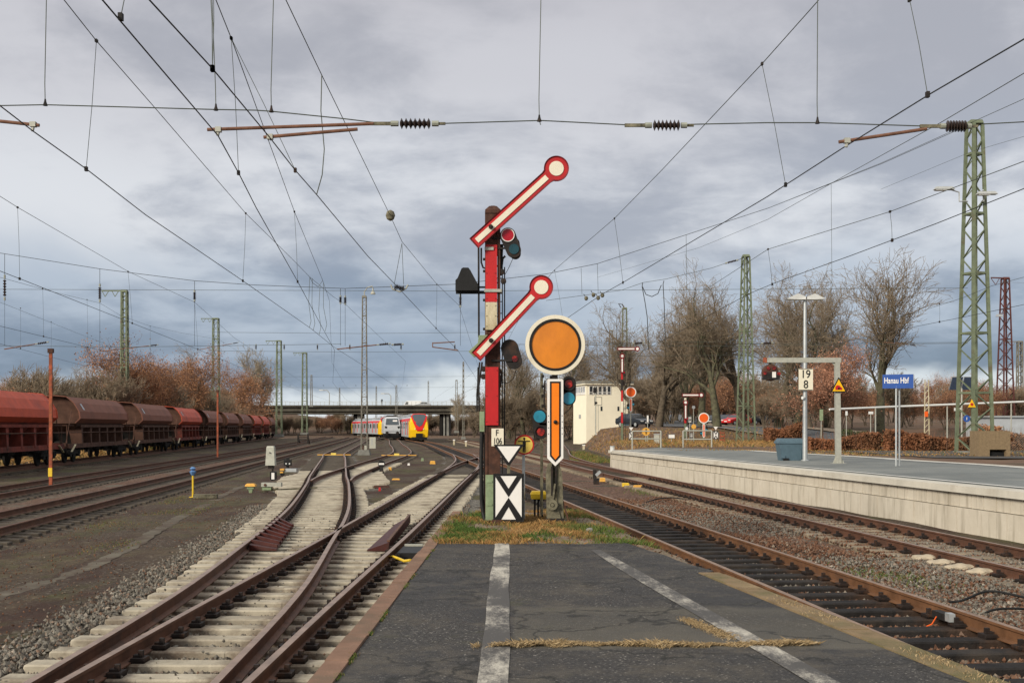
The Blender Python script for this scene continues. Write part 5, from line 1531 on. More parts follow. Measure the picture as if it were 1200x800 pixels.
# little white signs in the scrub
for (px, py, w_, h_, d, lab) in ((1020.5, 483.5, 5.5, 3, 75, 'small white board on a post between the trees behind the hedge'), (992, 484, 2.5, 5, 76, 'narrow pale board behind the gantry column'), (962.5, 486, 4, 13, 75, 'grey green cabinet panel behind the hedge near the lamp post'), (1122, 479.5, 8, 3.5, 70, 'pale board on a post just left of the green mast'), (939, 466, .01, .01, 60, None)):
    if lab is None: continue
    t = thing('post_board', P(px, 505, d), lab, 'sign'); c = P(px, py, d)
    mb = MB().use('galvwarm'); mb.tube([(c.x, d + .03, .6), (c.x, d + .03, c.z)], .03, 6); mb.build('post', t)
    mb = MB().use('railwhite' if h_ < 6 else 'boxgreen'); mb.box(c, (w_ * d / F, .03, h_ * d / F)); mb.build('board', t)
t = thing('lattice_post', P(1086, 505, 72), 'thin cream lattice post with an orange plate behind the hedge', 'post')
q = P(1086, 500, 72)
for s in (-1, 1):
    mb = MB().use('creamdirty'); mb.bar((q.x + s * .16, 72, .6), (q.x + s * .11, 72, P(0, 445, 72).z), .05); mb.build('leg', t)
mb = MB().use('creamdirty')
for i in range(11): z = .9 + i * .36; mb.bar((q.x - .14, 72, z), (q.x + .14, 72, z + .3), .03)
mb.build('bracing', t)
mb = MB().use('farorange'); mb.box(P(1085.5, 485, 71.8), (.22, .02, .34)); mb.build('plate', t)
# low pale shed wall at the right edge
t = thing('low_shed', P(1180, 500, 95), 'long low pale blue grey shed behind the fence at the right edge', 'shed')
a = P(1160, 498, 95); b = P(1290, 498, 95)
mb = MB().use('trgrey'); mb.bbox((a.x, 95, .5), (b.x, 100, P(0, 489, 95).z)); mb.build('wall', t)
mb = MB().use('galv'); mb.bbox((a.x - .2, 94.8, P(0, 489, 95).z + .003), (b.x, 100.2, P(0, 487, 95).z)); mb.build('roof', t)
# chain link fence at the right
t = thing('wire_fence', P(1180, 530, 58), 'grey green wire mesh fence right of the planter', 'fence')
a = P(1176, 530, 60); 
for i in range(5):
    x = a.x + i * 1.6; mb = MB().use('galvwarm'); mb.tube([(x, 60, .7), (x, 60, 2.1)], .03, 6); mb.build('post', t)
mb = MB().use('galvwarm')
for i in range(52):
    x = a.x + i * .13
    if x + 1.3 > a.x + 6.8: break
    mb.bar((x, 60, .75), (x + 1.3, 60.01, 2.05), .008); mb.bar((x + 1.3, 60.02, .75), (x, 60.03, 2.05), .008)
mb.build('mesh', t)

# ---------------- far semaphores and disc signals
def far_semaphore(px, yb, yarm, d, xl, xr, label, y2, post_top):
    k = d / F; Q = lambda x, y, dy=0: P(x, y, d) + Vector((0, dy, 0))
    b = Q(px, yb)
    t = thing('semaphore_signal', b, label, 'signal')
    mb = MB().use('mastgreen'); mb.bbox(Q(px - 1.2, yb), Q(px + 1.2, yb - 22, .2)); mb.build('base_casing', t)
    n = 0; y = yb - 22.5; segs = []
    total = (yb - 22.5) - post_top
    cols = ['red', 'cream', 'red', 'iron', 'red', 'cream', 'rust']
    for i, c_ in enumerate(cols):
        y0 = y - total * i / len(cols); y1 = y - total * (i + 1) / len(cols) + .1
        mb = MB().use(c_); mb.bbox(Q(px - 1.1, y0), Q(px + 1.1, y1, .18)); mb.build('mast_plate', t)
    # horizontal arm
    rr = 2.9
    mb = MB().use('dred'); 
    out = arm_outline((xl, yarm), (xr - rr, yarm), 1.7, rr)
    mb.poly([Q(x, y_, -.15) for x, y_ in out], .05); arm = mb.build('signal_arm', t)
    mb = MB().use('white'); mb.poly([Q(x, y_, -.17) for x, y_ in ((xl + 1, yarm + .8), (xr - 2 * rr - .5, yarm + .8), (xr - 2 * rr - .5, yarm - .8), (xl + 1, yarm - .8))], .015); mb.build('white_stripe', arm)
    mb = MB().use('white'); mb.disc(Q(xr - rr, yarm, -.17), 1.7 * k, .015, 20); mb.build('white_disc', arm)
    # lower arm hanging down
    out = arm_outline((px, y2 + 20), (px, y2), 1.6, rr)
    mb = MB().use('dred'); mb.poly([Q(x, y_, -.12) for x, y_ in out], .05); arm = mb.build('signal_arm', t)
    mb = MB().use('white'); mb.poly([Q(x, y_, -.14) for x, y_ in ((px - .75, y2 + 3.5), (px + .75, y2 + 3.5), (px + .75, y2 + 18.5), (px - .75, y2 + 18.5))], .015); mb.disc(Q(px, y2, -.14), 1.6 * k, .015, 18); mb.build('white_stripe', arm)
    mb = MB().use('iron'); mb.poly([Q(x, y_, -.05) for x, y_ in hull((px + 2.2, y2 + 19), 1.7, (px + 2.8, y2 + 22.5), 1.7, 8)], .08); sp = mb.build('spectacle', t)
    mb = MB().use('redlens'); mb.disc(Q(px + 2.2, y2 + 19, -.07), 1.1 * k, .02, 12); mb.build('red_lens', sp)
    mb = MB().use('iron'); mb.bbox(Q(px + 1.4, y2 + 34, .1), Q(px + 3.8, y2 + 29, .3)); mb.build('lamp_housing', t)
    mb = MB().use('iron'); mb.bar(Q(px + 2.3, yb, .3), Q(px + 2.3, y2, .3), .03); mb.bar(Q(px + 4.3, yb, .3), Q(px + 4.3, y2, .3), .03)
    for i in range(18): z = yb - 3 - i * (yb - y2 - 6) / 18; mb.bar(Q(px + 2.3, z, .3), Q(px + 4.3, z, .3), .02)
    mb.build('ladder', t)
    return t
far_semaphore(729, 518, 408.8, 99, 723.4, 749.6, 'distant red and white semaphore with a level arm, beside the cream signal box', 417.2, 406)
far_semaphore(803.2, 518, 462.8, 103, 799, 824.4, 'second distant semaphore with a low level arm, in front of the parked cars', 471.4, 461)
def far_disc(cx, cy, r, yb, d, ytop, ytip, label, mt='farorange'):
    k = d / F; Q = lambda x, y, dy=0: P(x, y, d) + Vector((0, dy, 0))
    t = thing('disc_signal', Q(cx, yb), label, 'signal')
    mb = MB().use('galvwarm'); mb.tube([Q(cx, yb, .1), Q(cx, cy, .1)], .06, 8); mb.build('pole', t)
    mb = MB().use('white'); mb.disc(Q(cx, cy), r * k, .05, 28); dd = mb.build('disc', t)
    mb = MB().use(mt); mb.disc(Q(cx, cy, -.012), r * k * .82, .01, 28); mb.build('orange_face', dd)
    mb = MB().use('white'); mb.poly([Q(x, y, -.03) for x, y in ((cx - 1.5, ytop), (cx + 1.5, ytop), (cx + 1.5, ytip - 2), (cx, ytip), (cx - 1.5, ytip - 2))], .03); bl = mb.build('arrow_blade', t)
    mb = MB().use(mt); mb.poly([Q(x, y, -.04) for x, y in ((cx - .8, ytop + 1), (cx + .8, ytop + 1), (cx + .8, ytip - 2.2), (cx, ytip - 1.2), (cx - .8, ytip - 2.2))], .008); mb.build('orange_stripe', bl)
    for s, yy in ((1, ytop + 4), (-1, ytop + 8)):
        mb = MB().use('iron'); mb.poly([Q(x, y, .02) for x, y in hull((cx + s * 3, yy), 1.7, (cx + s * 3, yy + 3.4), 1.7, 8)], .06); sp = mb.build('spectacle', t)
        mb = MB().use('bluelens'); mb.disc(Q(cx + s * 3, yy + 3, .0), 1.2 * k, .02, 12); mb.build('blue_lens', sp)
    mb = MB().use('mossy'); mb.taper(Q(cx, yb, .1), (.4, .3), (.2, .2), .8); mb.build('base', t)
    return t
far_disc(739.2, 459.4, 6.4, 524, 100, 466.5, 483, 'distant red orange disc signal just right of the signal box')
far_disc(824.8, 489.6, 6.3, 523, 100, 496.5, 513, 'distant orange disc signal behind the second railing')
def far_board(cx, cy, w, h, d, yb, label, kind='x', mt='white'):
    k = d / F; Q = lambda x, y, dy=0: P(x, y, d) + Vector((0, dy, 0))
    t = thing('board_signal', Q(cx, yb), label, 'sign')
    mb = MB().use('galvwarm'); mb.tube([Q(cx, yb, .06), Q(cx, cy, .06)], .035, 6); mb.build('post', t)
    if kind == 'round':
        mb = MB().use(mt); mb.disc(Q(cx, cy), w / 2 * k, .03, 20)
        bd = mb.build('plate', t)
    else:
        mb = MB().use(mt); mb.box(Q(cx, cy), (w * k, .03, h * k)); bd = mb.build('plate', t)
        mb = MB().use('black')
        for s in (-1, 1): mb.box(Q(cx, cy + s * (h / 2 - .3), -.02), (w * k, .01, .5 * k)); mb.box(Q(cx + s * (w / 2 - .3), cy, -.0215), (.5 * k, .01, h * k - .01))
        mb.build('plate_rim', bd)
    if kind == 'x':
        mb = MB().use('black')
        for s in (-1, 1):
            mb.poly([Q(x, y, -.026) for x, y in ((cx - w / 2, cy - s * h / 2), (cx - w / 2 + 1.6, cy - s * h / 2), (cx, cy - s * h * .16), (cx + w / 2 - 1.6, cy - s * h / 2), (cx + w / 2, cy - s * h / 2), (cx, cy - s * .2))], .005)
        mb.build('chevrons', bd)
        mb = MB().use('white'); mb.poly([Q(x, y, 0) for x, y in ((cx - 2.6, cy - h / 2 - 5), (cx + 2.6, cy - h / 2 - 5), (cx, cy - h / 2 - 1))], .02); mb.build('triangle', t)
    if kind == 'h':
        mb = MB().use('black')
        for s in (-1, 1): mb.box(Q(cx + s * w * .2, cy, -.025), (.8 * k, .01, h * .6 * k))
        mb.box(Q(cx, cy, -.03), (w * .4 * k, .01, .8 * k)); mb.build('letter', bd)
    if kind == 'stripe':
        mb = MB().use('black')
        for s in (-1, 0, 1): mb.box(Q(cx, cy + s * h * .3, -.02), (w * k, .01, h * .15 * k))
        mb.build('bars', bd)
    return t, bd
far_board(739.6, 510.5, 5.4, 10, 97, 524, 'small X board with a white triangle at the foot of the red orange disc signal')
far_board(838.8, 509.5, 6.2, 9.5, 97, 523, 'small X board with a white triangle right of the second railing')
far_board(808.5, 491.6, 4.4, 7, 96, 522, 'small white board with a black letter H below the level arm', 'h')
far_board(810.2, 510, 4, 7, 95, 522, 'striped black and white board below the H board', 'stripe')
far_board(813, 499.6, 5.6, 5.6, 94.5, 523, 'small tan round sign left of the orange disc signal', 'round', 'amber')
far_board(804.8, 501.8, 3.6, 3.6, 95.5, 520, 'tiny pale round sign at the foot of the second semaphore', 'round', 'railwhite')
far_board(812.8, 477, 3.8, 5, 106, 520, 'pale oval sign above the second railing', 'round', 'galv')
far_board(787, 511, 8.2, 5.2, 90, 522, 'blank white board between the two railings', 'plain')
far_board(822.4, 477.4, 6, 5.2, 140, 500, 'blue sign above the second distant disc signal', 'plain', 'blue')
far_board(759, 490.5, 3.0, 9, 92, 524, 'narrow white board above the round sign with the figure 1', 'plain')
far_board(701, 470, 9, 10, 140, 520, 'square white board on a pole in front of the signal box', 'plain', 'cream')
t, bd = far_board(757, 505.6, 9.4, 9.4, 90, 526, 'round orange sign with a black figure 1 on the first railing', 'round', 'amber')
text_obj('figure', '1', .62, P(757, 505.6, 89.95), bd, 'black', .9)
# slim signal mast in front of the signal box
t = thing('pole', P(698, 528, 125), 'slim grey pole in front of the signal box carrying small black plates', 'pole')
mb = MB().use('galvwarm'); mb.tube([P(698, 540, 110), P(698, 453, 110)], .06, 8); mb.build('shaft', t)
mb = MB().use('black'); mb.box(P(697.2, 457, 109.9), (.35, .06, .5)); mb.build('plate', t)
mb = MB().use('black'); mb.box(P(698.5, 472, 109.9), (.25, .06, .22)); mb.build('plate', t)
mb = MB().use('railwhite'); mb.box(P(699.6, 508.5, 109.9), (.2, .1, .25)); mb.build('small_box', t)
def railing(x0, x1, yb, yt, ym, d, label):
    t = thing('railing', P(x0, yb, d), label, 'railing')
    for x in (x0, x1):
        q = P(x, yb, d); mb = MB().use('galvwarm'); mb.tube([(q.x, d, PZ - .1), P(x, yt, d)], .05, 8); mb.build('post', t)
    for y in (yt, ym):
        mb = MB().use('galvwarm'); mb.tube([P(x0, y, d), P(x1, y, d)], .04, 8); mb.build('rail', t)
    return t
railing(741, 774.5, 525, 505, 514, 70, 'grey tube railing at the platform end, left of the two')
railing(800.6, 834, 524, 504.5, 514.5, 72, 'grey tube railing behind the platform, right of the two')
t = thing('bollard', P(724, 523, 66), 'white stub post at the tip of the platform', 'bollard')
mb = MB().use('railwhite'); mb.tube([P(717.5, 529, 61.9), P(717.5, 523, 61.9)], .12, 10); mb.build('stub', t)
mb = MB().use('galv'); mb.tube([P(717.5, 523.1, 61.9), P(717.5, 522.2, 61.9)], .14, 10); mb.build('cap', t)
t = thing('barrier', P(846, 518, 92), 'small orange barrier bars right of the X board', 'barrier')
for i in range(3):
    mb = MB().use('rustpost'); mb.box(P(846.5, 507 + i * 4, 92), (.35, .05, .12)); mb.build('bar', t)
for x in (844, 849):
    mb = MB().use('rustpost'); mb.bar(P(x, 519, 92.05), P(x, 505, 92.05), .06); mb.build('post', t)
t = thing('equipment_cabinet', P(769, 525, 88), 'small pale cabinet behind the left railing', 'cabinet')
mb = MB().use('lightgrey'); mb.bbox(P(767, 520, 88), P(772, 509, 88.4)); mb.build('body', t)
mb = MB().use('grey'); mb.bbox(P(766.7, 509, 87.97), P(772.3, 508, 88.43)); mb.build('roof', t)

# ---------------- signal box
bx = thing('signal_box', P(705, 508, 150), 'two storey cream signal box with upper row of windows and flat roof', 'building')
rot = R(14); cx0 = P(705, 500, 152); rm = Matrix.Rotation(rot, 3, 'Z')
zt_, zb_ = P(0, 449.5, 150).z, -.4
W_, D_ = 6.2, 5.8
cc = Vector((P(706.5, 0, 150).x, 152.0, 0))
def L2(x, y, z): return cc + rm @ Vector((x, y, 0)) + Vector((0, 0, z))
# corner nearest the camera projects at x = 689
def wbox(mb, x0, y0, z0, x1, y1, z1):
    c = L2((x0 + x1) / 2, (y0 + y1) / 2, (z0 + z1) / 2); return mb.box(c, (abs(x1 - x0), abs(y1 - y0), abs(z1 - z0)), rm)
mb = MB().use('wallcream'); wbox(mb, -W_ / 2, -D_ / 2, zb_, W_ / 2, D_ / 2, zt_); mb.build('walls', bx)
mb = MB().use('concrete'); wbox(mb, -W_ / 2 - .35, -D_ / 2 - .35, zt_ + .003, W_ / 2 + .35, D_ / 2 + .35, zt_ + .38)
mb.use('wallcream'); wbox(mb, -W_ / 2 - .3, -D_ / 2 - .3, zt_ - .16, W_ / 2 + .3, D_ / 2 + .3, zt_)
mb.build('roof', bx)
wz0, wz1 = P(0, 462.5, 150).z, P(0, 452.5, 150).z
yF = -D_ / 2
for i in range(5):
    x0 = -W_ / 2 + .35 + i * .62
    mb = MB().use('white'); wbox(mb, x0, yF - .06, wz0, x0 + .58, yF + .02, wz1); w_o = mb.build('window', bx)
    mb = MB().use('glass'); wbox(mb, x0 + .1, yF - .075, wz0 + .34, x0 + .48, yF - .062, wz1 - .06); mb.build('pane', w_o)
    mb = MB().use('glass'); wbox(mb, x0 + .1, yF - .075, wz0 + .06, x0 + .48, yF - .062, wz0 + .26); mb.build('pane', w_o)
for i in range(5):
    y0 = -D_ / 2 + .35 + i * 1.05
    mb = MB().use('white'); wbox(mb, -W_ / 2 - .06, y0, wz0, -W_ / 2 + .02, y0 + .98, wz1); w_o = mb.build('window', bx)
    mb = MB().use('trgrey'); wbox(mb, -W_ / 2 - .075, y0 + .12, wz0 + .34, -W_ / 2 - .062, y0 + .86, wz1 - .06); mb.build('pane', w_o)
for px_, in ((-1.0,), (1.35,)):
    mb = MB().use('glass'); z_ = P(0, 479, 150).z; wbox(mb, px_ - .13, yF - .02, z_ - .28, px_ + .13, yF + .02, z_ + .32); mb.build('small_window', bx)
mb = MB().use('grey'); wbox(mb, -W_ / 2 - .05, -.6, P(0, 490, 150).z, -W_ / 2 + .02, .3, P(0, 485.5, 150).z); mb.build('vent_grille', bx)
mb = MB().use('galv'); p = L2(W_ / 2 - .12, yF - .08, 0); mb.tube([(p.x, p.y, P(0, 505, 150).z), (p.x, p.y, zt_)], .06, 8); mb.build('drainpipe', bx)
mb = MB().use('binblue'); wbox(mb, W_ / 2 - 1.0, yF - .6, P(0, 500.5, 150).z, W_ / 2 - .1, yF - .12, P(0, 495.5, 150).z); mb.build('air_unit', bx)
# earth bank in front of the box
bm = bmesh.new()
NX, NY = 24, 10
vs = []
for j in range(NY + 1):
    for i in range(NX + 1):
        x = P(686, 0, 147).x + i / NX * 17; y = 140 + j / NY * 9.5
        z = -.25 + (P(0, 500, 148).z + .15) * smooth(0, .33, i / NX) * smooth(0, .8, j / NY) + .12 * math.sin(x * 2 + y) + .08 * math.sin(x * 4.3 - y * 2)
        vs.append((x, y, z))
mb = MB().use('soilbank'); mb.add(vs, [(j * (NX + 1) + i, j * (NX + 1) + i + 1, (j + 1) * (NX + 1) + i + 1, (j + 1) * (NX + 1) + i) for j in range(NY) for i in range(NX)])
mb.smooth = True; tag(mb.build('earth_bank'), kind='structure')

# ---------------- left yard furniture
def postobj(px, yb, yt, w, label):
    a = G(px, yb, -.27); d = a.y; t = thing('rusty_post', a, label, 'post')
    top = P(px, yt, d)
    mb = MB().use('rustpost'); mb.bbox((a.x - w, d - .04, -.3), (a.x + w, d + .04, top.z)); mb.bar((a.x - w * .8, d + .07, -.25), (a.x - w * .8, d + .07, top.z - .1), .04); mb.build('shaft', t)
    mb = MB().use('rust'); mb.bbox((a.x - w - .04, d - .07, top.z - .14), (a.x + w + .04, d + .07, top.z + .02)); mb.build('head', t)
    mb = MB().use('concrete'); mb.taper((a.x, d, -.32), (.5, .45), (.34, .3), .12); mb.build('footing', t)
    return t, a, d
t, a, d = postobj(59.5, 574, 409, .055, 'tall orange rusty post with a yellow tag, nearest to the left edge')
mb = MB().use('yellow'); mb.box((a.x + .01, d - .07, P(0, 553, d).z), (.14, .05, .32)); mb.build('yellow_tag', t)
postobj(255, 539, 457, .055, 'orange rusty post standing before the middle of the wagon row')
a = G(226, 582.5, -.26); d = a.y
t = thing('marker_post', a, 'yellow marker post with a pale blue top beside the ash path', 'marker')
mb = MB().use('yellow'); mb.tube([a, P(226, 557, d)], .032, 8); mb.lathe(a, [(.12, 0), (.12, .02), (.04, .03)], 10); mb.build('post', t)
c = P(226, 551, d)
o_ = MB().use('paleblue'); o_.lathe(c, [(.05, -.16), (.12, -.04), (.05, .0), (.11, .06), (.04, .12)], 8); o_.build('blue_top', t)
t = thing('trough_lid', G(241, 581, -.2), 'dark concrete lid lying beside the yellow marker post', 'concrete lid')
q = G(241, 581, -.2); mb = MB().use('mossy'); mb.box(q, (.75, .32, .12), Matrix.Rotation(.1, 3, 'Z')); mb.build('slab', t)
# point machine with striped lantern near x=317
a = G(317, 575, -.2); d = a.y
t = thing('point_lantern', a, 'tall pale grey signal hood above a small black and white lantern left of the points', 'lantern')
mb = MB().use('lightgrey')
q0 = P(317.4, 545, d); kk = d / F
mb.taper(q0, (11 * kk, .3), (8.6 * kk, .26), 21 * kk); mb.taper(q0 + Vector((0, 0, 21 * kk)), (8.6 * kk, .26), (7.2 * kk, .2), 1.6 * kk); mb.build('hood', t)
mb = MB().use('black'); mb.disc(q0 + Vector((0, -.19, 15 * kk)), .7 * kk, .06, 10); mb.build('peep_hole', t)
mb = MB().use('iron'); mb.bbox(P(314, 549, d - .05), P(321.5, 545.1, d + .1)); mb.bbox(P(318.5, 552, d - .05), P(320.5, 549, d + .1)); mb.build('neck', t)
mb = MB().use('black'); mb.poly([P(x, y, d - .1) for x, y in ((316.4, 561), (316.4, 553), (317.5, 552.2), (322, 552.2), (323.2, 553), (323.2, 561), (321.5, 562.8), (318, 562.8))], .2); ll = mb.build('lantern', t)
mb = MB().use('white'); mb.box(P(319.8, 557.5, d - .105), (3.4 * kk, .01, 7.6 * kk)); mb.build('white_bar', ll)
mb = MB().use('galvwarm'); mb.bbox(P(306, 570, d - .15), P(331, 565, d + .1)); mb.use('rust'); mb.disc(P(310.5, 568, d - .18), .045, .03, 10); mb.build('machine_box', t)
mb = MB().use('boxgreen'); mb.bbox(P(307, 574, d - .1), P(319, 570.2, d + .1)); mb.build('machine_base', t)
mb = MB().use('mossy'); mb.bar(P(318, 574, d), G(372, 571, -.1), .05); mb.bar(P(306, 576, d), P(326, 572, d), .05); mb.build('rodding', t)
a = G(294, 577, -.25); d = a.y; kk = d / F
t = thing('lamp_stub', a, 'low amber topped stub left of the point machine', 'lamp')
mb = MB().use('amber'); mb.taper(P(294, 569.5, d), (12 * kk, .3), (11 * kk, .26), 2.2 * kk); mb.taper(P(294, 567.4, d), (11 * kk, .26), (8 * kk, .16), 1.2 * kk); mb.build('cap', t)
mb = MB().use('boxgreen'); mb.taper(P(294, 578, d), (3 * kk, .12), (5 * kk, .16), 5.5 * kk); mb.taper(P(294, 572.4, d), (8 * kk, .2), (8 * kk, .2), 2.6 * kk); mb.build('stem', t)
a = G(337, 547, -.2); d = a.y; kk = d / F
t = thing('dwarf_signal', a, 'dwarf signal with two white lights on a black head', 'dwarf signal')
mb = MB().use('black'); mb.box(P(337.2, 542, d), (8.4 * kk, .25, 7 * kk)); mb.box(P(337.4, 537.6, d), (3 * kk, .2, 1.8 * kk)); mb.tube([P(337, 548, d), P(337, 545, d)], .08, 8); mb.build('head', t)
for s in (-1, 1):
    mb = MB().use('railwhite'); mb.disc(P(337.2 + s * 2, 543, d - .15), .9 * kk, .03, 10); mb.build('lens', t)
a = G(338, 556, -.2); d = a.y; kk = d / F
t = thing('point_machine', a, 'white point machine box with an amber end, right of the dwarf signal', 'point machine')
mb = MB().use('galv'); mb.bbox(P(334, 552.6, d), P(349, 548.6, d + .4)); mb.build('box_body', t)
mb = MB().use('amber'); mb.bbox(P(328, 551, d - .1), P(334.5, 548.6, d + .3)); mb.bbox(P(328, 554, d - .1), P(333, 552, d + .2)); mb.build('amber_end', t)
mb = MB().use('iron'); mb.taper(P(331, 558, d), (3 * kk, .1), (5 * kk, .15), 3.8 * kk); mb.build('foot', t)
# yellow track rods
for (x0, x1, yy, xl, lab) in ((372, 411, 532.6, 391, 'orange rod with a pale box across the curving track'), (447, 488, 533.2, 465, 'orange rod with a pale box across the branch track')):
    a = G(x0, yy, -.02); b_ = G(x1, yy, -.02)
    t = thing('track_rod', a, lab, 'track rod')
    mb = MB().use('amber'); mb.bar(a, b_, .07, .06); mb.build('rod', t)
    c = G(xl, yy - .4, .02); mb = MB().use('signyellow'); mb.box(c + Vector((0, 0, .03)), (.36, .2, .16)); mb.build('box_body', t)
# small round lantern at x=447,y=543
a = G(447, 553, -.2); d = a.y; kk = d / F
t = thing('point_lantern', a, 'small black round lantern with a white bar beside the branch track', 'lantern')
mb = MB().use('iron'); mb.taper(a, (5 * kk, .2), (3 * kk, .14), 6 * kk); mb.build('stem', t)
mb = MB().use('black'); c = P(447, 543.3, d); mb.disc(c, 4.1 * kk, .16, 18); hh = mb.build('head', t)
mb = MB().use('white'); mb.box(c + Vector((0, -.006, 0)), (6.2 * kk, .01, 2.0 * kk)); mb.build('white_bar', hh)
# boxes, stones by the tracks
def lump(px, py, w, h, dp, mname, name, label, cat, zb=-.25, rot=0):
    a = G(px, py, zb); t = thing(name, a, label, cat)
    w *= .7; h *= .8; dp *= .7
    mb = MB().use(mname); mb.taper(a, (w, dp), (w * .86, dp * .86), h * .75); mb.build('body', t)
    mb = MB().use(mname); mb.taper(a + Vector((0, 0, h * .752)), (w * .95, dp * .95), (w * .7, dp * .7), h * .25); mb.build('lid', t)
    return t
lump(464, 562, .5, .08, .35, 'amber', 'cover_stone', 'tan flat block on the gravel between the two concrete tracks', 'block')
lump(457, 551, .25, .22, .25, 'amber', 'cable_marker', 'small yellowish marker stub right of the round lantern', 'marker')
lump(495, 540, .25, .25, .25, 'boxgreen', 'cable_marker', 'grey green stub in the gravel below the yellow train', 'marker')
lump(507, 543.5, .5, .25, .3, 'amber', 'cable_marker', 'yellow topped block on the gravel right of the grey green stub', 'marker')
lump(479, 545, .2, .15, .2, 'white', 'cable_marker', 'tiny white marker stone between the branch and the concrete track', 'marker')
lump(447, 571, .9, .10, .4, 'rust', 'scrap_plate', 'rusty flat scrap heap on the gravel between the concrete tracks', 'scrap')
lump(445, 575, .12, .16, .12, 'red', 'cable_marker', 'tiny red and white stub in front of the rusty scrap', 'marker')
lump(733, 569.5, .42, .16, .4, 'yellow', 'point_machine', 'yellow topped point machine in the ballast, left of the two yellow ones', 'point machine', -.22)
lump(748, 572, .55, .15, .4, 'amber', 'point_machine', 'tan topped point machine right of the yellow one', 'point machine', -.22)
lump(706, 564, .34, .2, .3, 'amber', 'lamp_stub', 'amber capped stub beside the tilted white plate', 'lamp', -.22)
t = thing('dwarf_signal', G(699, 566, -.22), 'dwarf signal with a tilted white plate in the rusty ballast', 'dwarf signal')
q = G(699, 566, -.22); kk = q.y / F
mb = MB().use('iron'); mb.bbox((q.x - .12, q.y - .1, -.25), (q.x + .1, q.y + .1, P(0, 560, q.y).z)); mb.bbox(P(695, 561, q.y), P(699, 550, q.y + .12)); mb.build('stem', t)
mb = MB().use('galv'); mb.box(P(701, 554.5, q.y - .1), (7.2 * kk, .05, 3.4 * kk), Matrix.Rotation(R(-42), 3, 'Y')); mb.build('white_plate', t)
for (px, py, yt, lab) in ((684, 529, 522, 'short white stake in the rough grass left of the platform end'), (532, 521, 516, 'tiny white dwarf signal far off beside the crossing tracks'), (546, 523, 517.5, 'black and white dwarf signal left of the semaphore mast')):
    a = G(px, py, -.25); t = thing('stake', a, lab, 'stake'); mb = MB().use('creamdirty'); mb.bbox((a.x - .1, a.y - .05, -.3), (a.x + .1, a.y + .05, P(0, yt, a.y).z)); mb.build('shaft', t)
    mb = MB().use('white'); mb.bbox((a.x - .14, a.y - .07, P(0, yt, a.y).z + .002), (a.x + .14, a.y + .07, P(0, yt - 1.2, a.y).z)); mb.build('head', t)
# cabinets by the lamp mast
t = thing('equipment_cabinet', G(436.5, 525, -.25), 'pale grey cabinet right of the slim lamp mast', 'cabinet')
a = G(436.5, 525, -.25); kk = a.y / F
mb = MB().use('lightgrey'); mb.bbox((a.x - 3.6 * kk, a.y, -.3), (a.x + 3.6 * kk, a.y + .4, P(0, 512, a.y).z)); mb.build('body', t)
mb = MB().use('grey'); mb.bbox((a.x - .12, a.y - .01, .1), (a.x + .0, a.y - .003, P(0, 513.5, a.y).z)); mb.build('door', t)
for i, (px, lab) in enumerate(((424.5, 'short dark post at the foot of the slim lamp mast, left of two'), (428.8, 'short grey post at the foot of the slim lamp mast, right of two'))):
    a = G(px, 532, -.25); t = thing('stub_post', a, lab, 'post'); mb = MB().use('rust' if i == 0 else 'lightgrey'); mb.bbox((a.x - .13, a.y, -.3), (a.x + .13, a.y + .2, P(0, 521.5, a.y).z)); mb.build('shaft', t)
    mb = MB().use('iron'); mb.bbox((a.x - .15, a.y - .02, P(0, 521.5, a.y).z + .003), (a.x + .15, a.y + .22, P(0, 520.8, a.y).z)); mb.build('cap', t)
# buffer stop, right of the last wagon
a = P(355, 517, 150)
t = thing('buffer_stop', (a.x, a.y, -.3), 'dark buffer stop frame right of the end of the wagon row', 'buffer stop')
for s in (-1, 1):
    mb = MB().use('iron'); mb.bbox((a.x + s * .65 - .1, a.y, -.3), (a.x + s * .65 + .1, a.y + .2, P(0, 508, a.y).z)); mb.bar((a.x + s * .65, a.y + 1.5, -.3), (a.x + s * .65, a.y + .1, .9), .1); mb.build('upright', t)
for y in (512, 515):
    mb = MB().use('iron'); mb.bbox((a.x - .75, a.y - .05, P(0, y + .8, a.y).z), (a.x + .75, a.y + .05, P(0, y - .4, a.y).z)); mb.build('beam', t)
